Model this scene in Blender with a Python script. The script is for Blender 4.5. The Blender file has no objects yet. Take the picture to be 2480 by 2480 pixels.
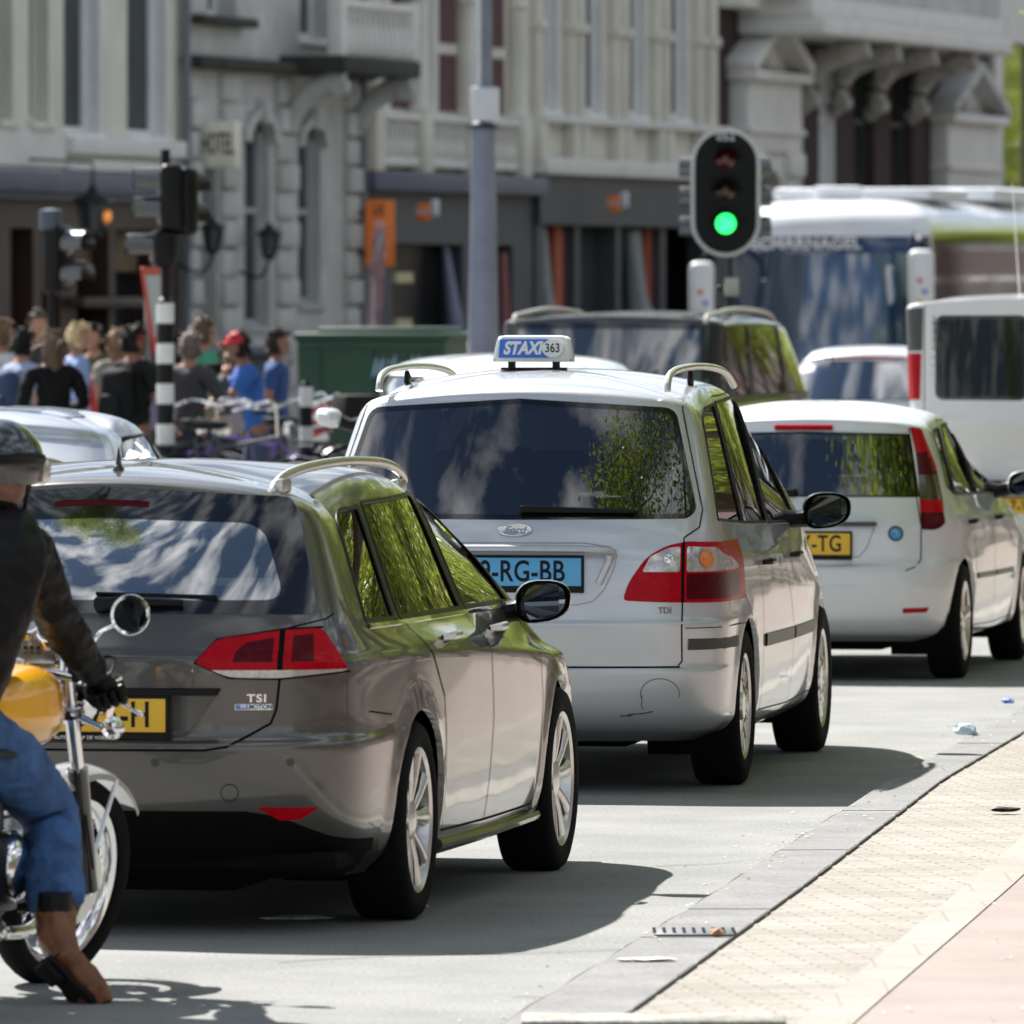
import bpy, bmesh, math, random
import numpy as np
from mathutils import Vector, Matrix, noise as mnoise
from mathutils.bvhtree import BVHTree
R = math.radians
random.seed(7)
sc = bpy.context.scene
C = sc.collection
# ---------------------------------------------------------------- camera, sky, sun, exposure
CAM_H = 2.03
cd = bpy.data.cameras.new('camera')
cam = bpy.data.objects.new('camera', cd); C.objects.link(cam)
cam.location = (0, 0, CAM_H); cam.rotation_euler = (R(90), 0, 0)
cd.sensor_width = 36; cd.lens = 341.0; cd.shift_y = -0.2226
cd.clip_start = 1.0; cd.clip_end = 3000
cd.dof.use_dof = True; cd.dof.focus_distance = 35.5; cd.dof.aperture_fstop = 9.0
sc.camera = cam
SUN_EL, SUN_AZ = R(47.3), R(-33.5)          # azimuth from +Y towards +X
sun_dir = Vector((math.sin(SUN_AZ)*math.cos(SUN_EL), math.cos(SUN_AZ)*math.cos(SUN_EL), math.sin(SUN_EL)))
sd = bpy.data.lights.new('sun', 'SUN'); sd.energy = 5.0; sd.angle = R(0.5); sd.color = (1.0, .97, .92)
so = bpy.data.objects.new('sun', sd); C.objects.link(so)
so.rotation_euler = sun_dir.to_track_quat('Z', 'Y').to_euler()
w = bpy.data.worlds.new('World'); sc.world = w; w.use_nodes = True
nt = w.node_tree; nt.nodes.clear()
def wn(t, **k):
    n = nt.nodes.new(t)
    for a, b in k.items(): setattr(n, a, b)
    return n
wo = wn('ShaderNodeOutputWorld'); bg = wn('ShaderNodeBackground')
sky = wn('ShaderNodeTexSky', sky_type='NISHITA', sun_disc=False, sun_elevation=SUN_EL, sun_rotation=SUN_AZ % (2*math.pi))
sky.air_density = 1.0; sky.dust_density = .6; sky.ozone_density = 1.6
tc = wn('ShaderNodeTexCoord')
sep = wn('ShaderNodeSeparateXYZ'); nt.links.new(tc.outputs['Generated'], sep.inputs[0])
mx = wn('ShaderNodeMath', operation='MAXIMUM'); nt.links.new(sep.outputs[2], mx.inputs[0]); mx.inputs[1].default_value = .06
cmb = wn('ShaderNodeCombineXYZ')
for i in (0, 1):
    dv = wn('ShaderNodeMath', operation='DIVIDE'); nt.links.new(sep.outputs[i], dv.inputs[0]); nt.links.new(mx.outputs[0], dv.inputs[1])
    nt.links.new(dv.outputs[0], cmb.inputs[i])
cl = wn('ShaderNodeTexNoise'); cl.inputs['Scale'].default_value = 2.1; cl.inputs['Detail'].default_value = 6; cl.inputs['Roughness'].default_value = .5
cl.inputs['Distortion'].default_value = .35
nt.links.new(cmb.outputs[0], cl.inputs['Vector'])
cr = wn('ShaderNodeValToRGB'); cr.color_ramp.elements[0].position = .455; cr.color_ramp.elements[1].position = .63
cr.color_ramp.elements[0].color = (0, 0, 0, 1)
nt.links.new(cl.outputs['Fac'], cr.inputs[0])
mixc = wn('ShaderNodeMixRGB'); mixc.inputs[2].default_value = (13.5, 13.8, 14.2, 1)
nt.links.new(cr.outputs[0], mixc.inputs[0]); nt.links.new(sky.outputs[0], mixc.inputs[1])
nt.links.new(mixc.outputs[0], bg.inputs[0]); bg.inputs[1].default_value = .046
nt.links.new(bg.outputs[0], wo.inputs[0])
sc.view_settings.view_transform = 'Standard'; sc.view_settings.look = 'None'
sc.view_settings.exposure = 1.2; sc.view_settings.gamma = 1; sc.view_settings.use_curve_mapping = False
sc.render.engine = 'CYCLES'; sc.cycles.use_denoising = True
sc.cycles.max_bounces = 10; sc.cycles.transparent_max_bounces = 24; sc.cycles.transmission_bounces = 6
sc.cycles.caustics_reflective = False; sc.cycles.caustics_refractive = False
sc.cycles.sample_clamp_indirect = 6

# ---------------------------------------------------------------- materials
MATS = {}
def mat(name, col, rough=.6, metal=0, coat=0, emit=None, es=1, noise=None, bump=None, spec=.5, back=None, coatr=.03, sheen=0, trans=0):
    if name in MATS: return MATS[name]
    if max(col) < .035 and not metal and not coat: col = tuple(c*.55 for c in col); spec = min(spec, .22)
    m = bpy.data.materials.new(name); m.use_nodes = True
    n = m.node_tree.nodes; L = m.node_tree.links; b = n['Principled BSDF']
    b.inputs['Base Color'].default_value = (*col, 1); b.inputs['Roughness'].default_value = rough
    b.inputs['Metallic'].default_value = metal; b.inputs['Coat Weight'].default_value = coat
    b.inputs['Coat Roughness'].default_value = coatr; b.inputs['Specular IOR Level'].default_value = spec
    b.inputs['Sheen Weight'].default_value = sheen
    t = n.new('ShaderNodeTexCoord')
    if emit: b.inputs['Emission Color'].default_value = (*emit, 1); b.inputs['Emission Strength'].default_value = es
    if noise is None: noise = (6, .10)
    sc_, amt = noise[:2]
    nz = n.new('ShaderNodeTexNoise'); nz.inputs['Scale'].default_value = sc_; nz.inputs['Detail'].default_value = 6
    nz.inputs['Roughness'].default_value = .62
    L.new(t.outputs['Object'], nz.inputs['Vector'])
    rp = n.new('ShaderNodeMapRange'); rp.inputs[1].default_value = .25; rp.inputs[2].default_value = .75
    rp.inputs[3].default_value = 1-amt; rp.inputs[4].default_value = 1+amt
    L.new(nz.outputs['Fac'], rp.inputs[0])
    mul = n.new('ShaderNodeVectorMath'); mul.operation = 'SCALE'
    mul.inputs[0].default_value = col; L.new(rp.outputs[0], mul.inputs['Scale'])
    last = mul.outputs[0]
    if back is not None:
        g = n.new('ShaderNodeNewGeometry'); mb = n.new('ShaderNodeMixRGB'); mb.inputs[2].default_value = (*back, 1)
        L.new(g.outputs['Backfacing'], mb.inputs[0]); L.new(last, mb.inputs[1]); last = mb.outputs[0]
        if metal or coat:
            for k_, v_ in (('Metallic', metal), ('Coat Weight', coat)):
                mm = n.new('ShaderNodeMath'); mm.operation = 'MULTIPLY_ADD'; mm.inputs[1].default_value = -v_; mm.inputs[2].default_value = v_
                L.new(g.outputs['Backfacing'], mm.inputs[0]); L.new(mm.outputs[0], b.inputs[k_])
    L.new(last, b.inputs['Base Color'])
    if bump:
        nb = n.new('ShaderNodeTexNoise'); nb.inputs['Scale'].default_value = bump[0]; nb.inputs['Detail'].default_value = 5
        L.new(t.outputs['Object'], nb.inputs['Vector'])
        bp = n.new('ShaderNodeBump'); bp.inputs['Strength'].default_value = bump[1]; bp.inputs['Distance'].default_value = bump[2] if len(bump) > 2 else .02
        L.new(nb.outputs['Fac'], bp.inputs['Height']); L.new(bp.outputs[0], b.inputs['Normal'])
    MATS[name] = m; return m
def paint(name, col, metal, rough, dirt=.12, back=(.03, .03, .03)):
    """car paint: metallic base under a clear coat, dusty towards the sills, fine orange peel"""
    if name in MATS: return MATS[name]
    m = mat(name, col, rough, metal, 1.0, back=back, noise=(2.2, .05))
    n = m.node_tree.nodes; L = m.node_tree.links; b = n['Principled BSDF']
    t = n.new('ShaderNodeTexCoord'); s = n.new('ShaderNodeSeparateXYZ'); L.new(t.outputs['Object'], s.inputs[0])
    nz = n.new('ShaderNodeTexNoise'); nz.inputs['Scale'].default_value = 3.5; nz.inputs['Detail'].default_value = 8; nz.inputs['Roughness'].default_value = .7
    L.new(t.outputs['Object'], nz.inputs['Vector'])
    mr = n.new('ShaderNodeMapRange'); mr.inputs[1].default_value = .95; mr.inputs[2].default_value = .15; mr.inputs[3].default_value = 0; mr.inputs[4].default_value = 1
    L.new(s.outputs[2], mr.inputs[0])
    mu = n.new('ShaderNodeMath'); mu.operation = 'MULTIPLY'; L.new(mr.outputs[0], mu.inputs[0]); L.new(nz.outputs['Fac'], mu.inputs[1])
    m2 = n.new('ShaderNodeMath'); m2.operation = 'MULTIPLY'; L.new(mu.outputs[0], m2.inputs[0]); m2.inputs[1].default_value = dirt*4
    c = b.inputs['Base Color'].links[0].from_socket
    mxn = n.new('ShaderNodeMixRGB'); mxn.inputs[2].default_value = (.16, .14, .115, 1)
    L.new(m2.outputs[0], mxn.inputs[0]); L.new(c, mxn.inputs[1]); L.new(mxn.outputs[0], b.inputs['Base Color'])
    ra = n.new('ShaderNodeMath'); ra.operation = 'MULTIPLY_ADD'; ra.inputs[1].default_value = .35; ra.inputs[2].default_value = .035
    L.new(m2.outputs[0], ra.inputs[0]); L.new(ra.outputs[0], b.inputs['Coat Roughness'])
    nb = n.new('ShaderNodeTexNoise'); nb.inputs['Scale'].default_value = 1.6; nb.inputs['Detail'].default_value = 1
    L.new(t.outputs['Object'], nb.inputs['Vector'])
    bp = n.new('ShaderNodeBump'); bp.inputs['Strength'].default_value = .25; bp.inputs['Distance'].default_value = .02
    L.new(nb.outputs['Fac'], bp.inputs['Height']); L.new(bp.outputs[0], b.inputs['Normal'])
    L.new(bp.outputs[0], b.inputs['Coat Normal'])
    return m
def glass(name, tint, rough=.0, refl=1.0, haze=0, hc=(.35, .38, .38)):
    """thin tinted pane: clear transmission under a sharp Fresnel reflection"""
    if name in MATS: return MATS[name]
    m = bpy.data.materials.new(name); m.use_nodes = True
    n = m.node_tree.nodes; L = m.node_tree.links; n.clear()
    o = n.new('ShaderNodeOutputMaterial'); tr = n.new('ShaderNodeBsdfTransparent'); gl = n.new('ShaderNodeBsdfGlossy')
    tr.inputs[0].default_value = (*tint, 1); gl.inputs['Roughness'].default_value = rough
    lw = n.new('ShaderNodeFresnel'); lw.inputs[0].default_value = 1.62
    mu = n.new('ShaderNodeMath'); mu.operation = 'MULTIPLY'; mu.inputs[1].default_value = refl*1.75; mu.use_clamp = True
    L.new(lw.outputs[0], mu.inputs[0])
    mi = n.new('ShaderNodeMixShader'); L.new(mu.outputs[0], mi.inputs[0]); 
    if haze:
        df = n.new('ShaderNodeBsdfDiffuse'); df.inputs[0].default_value = (*hc, 1)
        mh = n.new('ShaderNodeMixShader'); mh.inputs[0].default_value = haze
        L.new(tr.outputs[0], mh.inputs[1]); L.new(df.outputs[0], mh.inputs[2]); L.new(mh.outputs[0], mi.inputs[1])
    else: L.new(tr.outputs[0], mi.inputs[1])
    L.new(gl.outputs[0], mi.inputs[2])
    L.new(mi.outputs[0], o.inputs[0]); MATS[name] = m; return m
BLACK = mat('black_plastic', (.008, .008, .009), .35, spec=.35, noise=(20, .2))
MATTE = mat('matt_black', (.006, .006, .007), .85, spec=.12, noise=(9, .25))
GLOSSB = mat('gloss_black', (.006, .006, .007), .06, coat=.6)
RUBBER = mat('tyre_rubber', (.010, .010, .011), .88, spec=.15, noise=(30, .3), bump=(60, .3, .004))
CHROME = mat('chrome', (.82, .82, .83), .07, 1, noise=(4, .03))
ALLOY = mat('alloy_wheel', (.66, .65, .62), .28, .85, .3, noise=(15, .15))
SATIN = mat('satin_aluminium', (.62, .61, .57), .32, .9)
TRIM = mat('grey_interior', (.05, .052, .056), .8, noise=(12, .2))
SEATM = mat('seat_fabric', (.045, .047, .05), .9, noise=(25, .3))
HEADL = mat('headlining', (.38, .37, .34), .9)
REDL = mat('red_lens', (.40, .002, .010), .2, spec=.12, noise=(40, .25))
DREDL = mat('dark_red_lens', (.075, .002, .006), .2, spec=.12, noise=(40, .3))
CLRL = mat('clear_lens', (.50, .48, .46), .12, .4, coat=1, noise=(60, .3))
AMBER = mat('amber_lens', (.70, .20, .02), .15, coat=.8)
WHITE = mat('white_print', (.78, .78, .78), .45, noise=(8, .04))
SILVL = mat('silver_lettering', (.75, .75, .74), .2, .9)
INK = mat('black_print', (.01, .01, .012), .4)
YPLATE = mat('yellow_plate', (.80, .47, .03), .35, noise=(6, .05))
BPLATE = mat('blue_plate', (.10, .40, .72), .35, noise=(6, .05))

# ---------------------------------------------------------------- mesh and object helpers
def link(name, me, m=None, parent=None):
    o = bpy.data.objects.new(name, me); C.objects.link(o)
    if m is not None:
        for q in (m if isinstance(m, (list, tuple)) else [m]): me.materials.append(q)
    if parent is not None: o.parent = parent
    return o
def fin(name, bm, m=None, parent=None, smooth=True, ang=35):
    me = bpy.data.meshes.new(name)
    bmesh.ops.recalc_face_normals(bm, faces=bm.faces) if smooth != 'keep' else None
    bm.to_mesh(me); bm.free()
    if smooth:
        me.polygons.foreach_set('use_smooth', [True]*len(me.polygons))
        if smooth != 'keep': me.set_sharp_from_angle(angle=R(ang))
    return link(name, me, m, parent)
def tag(o, label=None, cat=None, group=None, kind=None):
    if label: o['label'] = label
    if cat: o['category'] = cat
    if group: o['group'] = group
    if kind: o['kind'] = kind
    return o
def thing(name, label, cat, loc=(0, 0, 0), rz=0, group=None):
    o = bpy.data.objects.new(name, None); C.objects.link(o); o.empty_display_size = .2
    o.location = loc; o.rotation_euler = (0, 0, rz)
    return tag(o, label, cat, group)
def box(bm, c, s, bev=0, rot=None, seg=2):
    r = bmesh.ops.create_cube(bm, size=1)
    vs = r['verts']
    M = Matrix.Translation(Vector(c)) @ (rot.to_4x4() if rot is not None else Matrix.Identity(4)) @ Matrix.Diagonal((*s, 1))
    if bev:
        bmesh.ops.transform(bm, matrix=Matrix.Diagonal((*s, 1)), verts=vs)
        es = list({e for v in vs for e in v.link_edges})
        rr = bmesh.ops.bevel(bm, geom=es, offset=bev, segments=seg, affect='EDGES', profile=.5)
        vs = list({v for f in rr['faces'] for v in f.verts} | {v for v in vs if v.is_valid})
        M = Matrix.Translation(Vector(c)) @ (rot.to_4x4() if rot is not None else Matrix.Identity(4))
    bmesh.ops.transform(bm, matrix=M, verts=[v for v in vs if v.is_valid])
    return vs
def frame_from(d, up=Vector((0, 0, 1))):
    d = d.normalized()
    if abs(d.dot(up)) > .98: up = Vector((0, 1, 0))
    a = d.cross(up).normalized(); b = a.cross(d).normalized()
    return a, b
def tube(bm, pts, r, n=10, caps=True, flat=1.0, up=Vector((0, 0, 1))):
    """tube through pts; r is a number or one per point; flat squeezes it along up"""
    pts = [Vector(p) for p in pts]; rs = r if isinstance(r, (list, tuple)) else [r]*len(pts)
    rings = []
    for i, p in enumerate(pts):
        d = (pts[min(i+1, len(pts)-1)]-pts[max(i-1, 0)])
        a, b = frame_from(d, up)
        rings.append([bm.verts.new(p+a*math.cos(2*math.pi*k/n)*rs[i]+b*math.sin(2*math.pi*k/n)*rs[i]*flat) for k in range(n)])
    for i in range(len(rings)-1):
        for k in range(n):
            bm.faces.new((rings[i][k], rings[i][(k+1) % n], rings[i+1][(k+1) % n], rings[i+1][k]))
    if caps:
        bm.faces.new(rings[0][::-1]); bm.faces.new(rings[-1])
def lathe(bm, prof, n=32, axis='X', c=(0, 0, 0), arc=(0, 2*math.pi)):
    """prof = [(radius, height along the axis)]"""
    full = abs(arc[1]-arc[0]-2*math.pi) < 1e-6
    cols = []
    for k in range(n if full else n+1):
        t = arc[0]+(arc[1]-arc[0])*k/n; ct, st = math.cos(t), math.sin(t); col = []
        for (r, h) in prof:
            p = {'X': (h, r*ct, r*st), 'Y': (r*ct, h, r*st), 'Z': (r*ct, r*st, h)}[axis]
            col.append(bm.verts.new((p[0]+c[0], p[1]+c[1], p[2]+c[2])))
        cols.append(col)
    for k in range(len(cols) if full else len(cols)-1):
        a, b = cols[k], cols[(k+1) % len(cols)]
        for i in range(len(prof)-1):
            try: bm.faces.new((a[i], b[i], b[i+1], a[i+1]))
            except ValueError: pass
def smoothpts(pts, k=6):
    """Catmull-Rom through points"""
    P = [Vector(p) for p in pts]; out = []
    for i in range(len(P)-1):
        p0, p1, p2, p3 = P[max(i-1, 0)], P[i], P[i+1], P[min(i+2, len(P)-1)]
        for j in range(k):
            t = j/k
            out.append(.5*((2*p1)+(p2-p0)*t+(2*p0-5*p1+4*p2-p3)*t*t+(3*p1-p0-3*p2+p3)*t**3))
    out.append(P[-1]); return out
def prism(bm, poly, h, M=None, bev=0):
    """polygon in XY (ccw), thickness h along Z from 0"""
    bot = [bm.verts.new((p[0], p[1], 0)) for p in poly]; top = [bm.verts.new((p[0], p[1], h)) for p in poly]
    n = len(poly); bm.faces.new(bot[::-1]); ft = bm.faces.new(top)
    for i in range(n): bm.faces.new((bot[i], bot[(i+1) % n], top[(i+1) % n], top[i]))
    if bev:
        r = bmesh.ops.bevel(bm, geom=list(ft.edges), offset=bev, segments=2, affect='EDGES')
    if M is not None:
        vs = set(bot) | set(v for v in top if v.is_valid)
        if bev: vs |= {v for f in r['faces'] for v in f.verts}
        bmesh.ops.transform(bm, matrix=M, verts=[v for v in vs if v.is_valid])
def text_mesh(name, s, size, m, parent=None, M=None, depth=.002, bold=0, shear=0, sx=1.0, align='CENTER', space=1.0):
    cu = bpy.data.curves.new('t', 'FONT'); cu.body = s; cu.size = size; cu.extrude = depth; cu.offset = bold
    cu.align_x = align; cu.align_y = 'CENTER'; cu.shear = shear; cu.resolution_u = 4; cu.space_character = space
    to = bpy.data.objects.new('t', cu); C.objects.link(to)
    dg = bpy.context.evaluated_depsgraph_get(); me = bpy.data.meshes.new_from_object(to.evaluated_get(dg))
    bpy.data.objects.remove(to); bpy.data.curves.remove(cu)
    me.transform(Matrix.Diagonal((sx, 1, 1, 1)))
    if M is not None: me.transform(M)
    me.name = name; me.materials.clear()
    return link(name, me, m, parent)
def plane_M(o, ax, ay):
    """matrix taking XY text plane to origin o with axes ax (reading direction), ay (up)"""
    ax = Vector(ax).normalized(); ay = Vector(ay); ay = (ay-ax*ay.dot(ax)).normalized(); az = ax.cross(ay)
    M = Matrix((ax, ay, az)).transposed().to_4x4(); M.translation = Vector(o); return M
F_PX = 341.0/36*1932          # pixels of the 1932-wide design sheet per radian
def at(px, py, Y):
    """a real position Y metres out, laid out on the site plan from a sight line"""
    return Vector(((px-966)/F_PX*Y, Y, CAM_H-(py-536)/F_PX*Y))
def ground(px, py):
    return at(px, py, F_PX*CAM_H/(py-536))
# ---------------------------------------------------------------- car bodies
def pchip(xs, ys, x):
    n = len(xs)
    d = [(ys[i+1]-ys[i])/(xs[i+1]-xs[i]) for i in range(n-1)]
    m = [d[0]]+[0 if d[i-1]*d[i] <= 0 else 2*d[i-1]*d[i]/(d[i-1]+d[i]) for i in range(1, n-1)]+[d[-1]]
    i = 0
    while i < n-2 and x > xs[i+1]: i += 1
    h = xs[i+1]-xs[i]; t = (x-xs[i])/h
    return (ys[i]*(1+2*t)*(1-t)**2+h*m[i]*t*(1-t)**2+ys[i+1]*t*t*(3-2*t)-h*m[i+1]*t*t*(1-t))
def rpoly(pts, r=.03, seg=4):
    """polygon with rounded corners"""
    out = []; n = len(pts); rr = r if isinstance(r, (list, tuple)) else [r]*n
    for i in range(n):
        p = Vector(pts[i][:2]); a = Vector(pts[i-1][:2])-p; b = Vector(pts[(i+1) % n][:2])-p
        q = min(rr[i], a.length*.45, b.length*.45)
        if q < 1e-4: out.append((p.x, p.y)); continue
        p0 = p+a.normalized()*q; p1 = p+b.normalized()*q
        for k in range(seg+1):
            t = k/seg; v = p0*(1-t)**2+p*2*t*(1-t)+p1*t*t
            out.append((v.x, v.y))
    return out
def inset(poly, d):
    n = len(poly); A = sum(poly[i][0]*poly[(i+1) % n][1]-poly[(i+1) % n][0]*poly[i][1] for i in range(n))
    s = 1 if A > 0 else -1; out = []
    for i in range(n):
        a, p, b = Vector(poly[i-1]), Vector(poly[i]), Vector(poly[(i+1) % n])
        u = (p-a); v = (b-p)
        if u.length < 1e-6: u = v
        if v.length < 1e-6: v = u
        u.normalize(); v.normalize()
        n1 = Vector((-u.y, u.x)); n2 = Vector((-v.y, v.x)); q = (n1+n2)
        q = q.normalized()*(d/max(.5, q.normalized().dot(n1)))*s if q.length > 1e-6 else n1*d*s
        out.append((p.x+q.x, p.y+q.y))
    return out
def inpoly(x, y, poly):
    c = False; n = len(poly); j = n-1
    for i in range(n):
        xi, yi = poly[i]; xj, yj = poly[j]
        if (yi > y) != (yj > y) and x < (xj-xi)*(y-yi)/(yj-yi)+xi: c = not c
        j = i
    return c
class Body:
    def __init__(s, rows, wheels, arch, sub=7, ns=104, flare=.014, fr=(.38, .5, .16)):
        # row = (zr, yr, wr, rx, ry, bow, zsr, zs, wm, zsf, wf, yf, zf)
        s.bm = bm = bmesh.new(); s.idl = bm.faces.layers.int.new('part'); s.nl = bm.verts.layers.float_vector.new('nrm')
        s.wheels = wheels; s.arch = arch; s.n = 0; s.parts = {}
        T = list(range(len(rows))); K = len(rows[0]); grid = []
        nrow = (len(rows)-1)*sub
        for i in range(nrow+1):
            t = i/sub; P = [pchip(T, [r[k] for r in rows], t) for k in range(K)]
            grid.append([Vector(p) for p in s.slice(P, ns, fr, flare)])
        V = [[bm.verts.new(p) for p in g] for g in grid]
        for i in range(nrow):
            for j in range(len(V[0])-1):
                bm.faces.new((V[i][j], V[i][j+1], V[i+1][j+1], V[i+1][j]))
        bmesh.ops.remove_doubles(bm, verts=bm.verts, dist=1e-4)
        bmesh.ops.dissolve_degenerate(bm, edges=bm.edges, dist=1e-5)
        for v in bm.verts:
            if abs(v.co.x) < 1e-4: v.co.x = 0
        bm.normal_update()
        c = sum((f.normal.dot(f.calc_center_median()-Vector((0, f.calc_center_median().y, .7))) for f in bm.faces))
        if c < 0: bmesh.ops.reverse_faces(bm, faces=bm.faces)
        bm.normal_update()
        for v in bm.verts:
            n = v.normal.copy()
            if v.co.x == 0: n.x = 0
            v[s.nl] = n.normalized()
        s.tree = BVHTree.FromBMesh(bm)
        s.ids = {}
    def slice(s, P, ns, fr, flare):
        zr, yr, wr, rx, ry, bow, zsr, zs, wm, zsf, wf, yf, zf = P
        rx = min(rx, wr*.95); out = []
        nr, na, nf = 14, 14, 8
        def lag(a, b, c, t): return a*(1-t)*(1-2*t)+b*4*t*(1-t)+c*t*(2*t-1)
        Ly = yf-yr
        def side(y):
            t = (y-yr)/Ly
            x = wr+(wm-wr)*(1-(1-min(t/.42, 1))**2.2) if t < .42 else wm+(wf-wm)*((t-.42)/.58)**2.4
            return x
        xr = wr-rx
        for k in range(nr):
            x = xr*k/nr; u = x/max(wr, 1e-6)
            out.append((x, yr+bow*u*u, zr+(zsr-zr)*u*u))
        y0 = yr+bow*(xr/max(wr, 1e-6))**2; y3 = yr+bow+ry
        a0 = Vector((xr, y0)); a3 = Vector((side(y3), y3)); sl = 2*bow*(xr/max(wr, 1e-6))/max(wr, 1e-6)
        d0 = Vector((1, sl)).normalized(); e = .02; d3 = Vector((side(y3+e)-side(y3), e)).normalized()
        L = (a3-a0).length*.5
        for k in range(na):
            t = k/na; p = a0*(1-t)**3+(a0+d0*L)*3*t*(1-t)**2+(a3-d3*L)*3*t*t*(1-t)+a3*t**3
            u = min(1, p.x/max(wr, 1e-6)); z = zr+(zsr-zr)*u*u
            out.append((p.x, p.y, z))
        kk = max(0, min(1, (wm-.80)/.06)) if wm > 0 else 0; fx, fy, fb = .17+(fr[0]-.17)*kk, .17+(fr[1]-.17)*kk, fr[2]; fx = min(fx, wf*.9); fy = min(fy, Ly*.2)
        ye = yf-fb*min(1, wf/.8)-fy
        for k in range(ns):
            y = y3+(ye-y3)*k/ns; t = (y-y3)/(ye-y3)
            x = side(y); z = lag(zsr, zs, zsf, t)
            if wm > .7:
                for wy, wz, wr_ in s.wheels:
                    dd = math.hypot(y-wy, z-wz)-s.arch
                    if -.1 < dd < .10: x += flare*(math.exp(-(max(dd, 0)/.045)**2))*min(1, max(0, (wm-.7)/.1))
            out.append((x, y, z))
        b0 = Vector((side(ye), ye)); b3 = Vector((wf-fx, yf-fb*((wf-fx)/max(wf, 1e-6))**2*min(1, wf/.8)))
        L = (b3-b0).length*.5
        for k in range(10):
            t = k/10; p = b0*(1-t)**3+(b0+Vector((0, 1))*L)*3*t*(1-t)**2+(b3+Vector((1, -.25)).normalized()*L)*3*t*t*(1-t)+b3*t**3
            out.append((p.x, p.y, zf+(zsf-zf)*min(1, (p.x/max(wf, 1e-6)))**2))
        for k in range(nf+1):
            x = (wf-fx)*(1-k/nf); u = x/max(wf, 1e-6)
            out.append((x, yf-fb*u*u*min(1, wf/.8), zf+(zsf-zf)*u*u))
        return out
    def cut(s, poly, mode, key, m, within=('body',), lim=None):
        """cut the polygon out of the shell and hand the piece to part `key`"""
        bm, idl = s.bm, s.idl
        wid = set(s.ids.get(k, -1) for k in within if k != 'body') | ({0} if 'body' in within else set())
        nid = s.n+1; s.n = nid; s.ids.setdefault(key, nid); s.parts.setdefault(key, []).append((nid, m))
        if mode == 'side': ax, fl = (1, 2), (lambda f: f.normal.x > .12)
        elif mode == 'rear': ax, fl = (0, 2), (lambda f: f.calc_center_median().y < (-.2 if lim is None else lim) and f.normal.y < .05)
        elif mode == 'front': ax, fl = (0, 2), (lambda f: f.normal.y > .1 and f.calc_center_median().y > (1 if lim is None else lim))
        else: ax, fl = (0, 1), (lambda f: f.normal.z > .5)
        a, b = ax
        xs = [p[0] for p in poly]; ys = [p[1] for p in poly]; x0, x1, y0, y1 = min(xs), max(xs), min(ys), max(ys)
        def bb(f):
            u = [v.co[a] for v in f.verts]; w_ = [v.co[b] for v in f.verts]
            return min(u), max(u), min(w_), max(w_)
        cand = {}
        for f in bm.faces:
            if f[idl] in wid or -1 in wid:
                q = bb(f)
                if q[1] > x0 and q[0] < x1 and q[3] > y0 and q[2] < y1 and fl(f): cand[f] = q
        n = len(poly)
        for i in range(n):
            p, q = Vector(poly[i]), Vector(poly[(i+1) % n])
            if (q-p).length < 1e-6: continue
            d = q-p; no = Vector((0, 0, 0)); no[a] = -d.y; no[b] = d.x; co = Vector((0, 0, 0)); co[a] = p.x; co[b] = p.y
            e = .0005; sx0, sx1, sy0, sy1 = min(p.x, q.x)-e, max(p.x, q.x)+e, min(p.y, q.y)-e, max(p.y, q.y)+e
            sel = [f for f, r in cand.items() if r[1] > sx0 and r[0] < sx1 and r[3] > sy0 and r[2] < sy1]
            if not sel: continue
            nn = no.normalized(); s2 = []
            for f in sel:
                ds = [(v.co-co).dot(nn) for v in f.verts]
                if min(ds) < -1e-5 and max(ds) > 1e-5: s2.append(f)
            if not s2: continue
            geom = list({v for f in s2 for v in f.verts})+list({ee for f in s2 for ee in f.edges})+s2
            res = bmesh.ops.bisect_plane(bm, geom=geom, dist=1e-6, plane_co=co, plane_no=no)
            for f in s2:
                if f.is_valid: cand[f] = bb(f)
            for g in res['geom']:
                if isinstance(g, bmesh.types.BMFace): cand[g] = bb(g)
            for g in res['geom_cut']:
                if isinstance(g, bmesh.types.BMEdge):
                    for f in g.link_faces: cand[f] = bb(f)
        for f in cand:
            if f.is_valid:
                c = f.calc_center_median()
                if inpoly(c[a], c[b], poly): f[idl] = nid
        return nid
    def proj(s, mode, u, v, x=None):
        if mode == 'side': r = s.tree.ray_cast(Vector((3, u, v)), Vector((-1, 0, 0)))
        elif mode == 'rear': r = s.tree.ray_cast(Vector((u, -6, v)), Vector((0, 1, 0)))
        elif mode == 'front': r = s.tree.ray_cast(Vector((u, 9, v)), Vector((0, -1, 0)))
        else: r = s.tree.ray_cast(Vector((u, v, 4)), Vector((0, 0, -1)))
        if r[0] is None:
            o = {'side': Vector((.8, u, v)), 'rear': Vector((u, -.9, v)), 'front': Vector((u, 3, v)), 'top': Vector((u, v, 1.4))}[mode]
            r = s.tree.find_nearest(o)
        n = r[1]
        if n.dot(r[0]-Vector((0, r[0].y, .6))) < 0 and mode != 'rear' and mode != 'front': n = -n
        if mode == 'rear' and n.y > 0: n = -n
        return r[0], n
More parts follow.
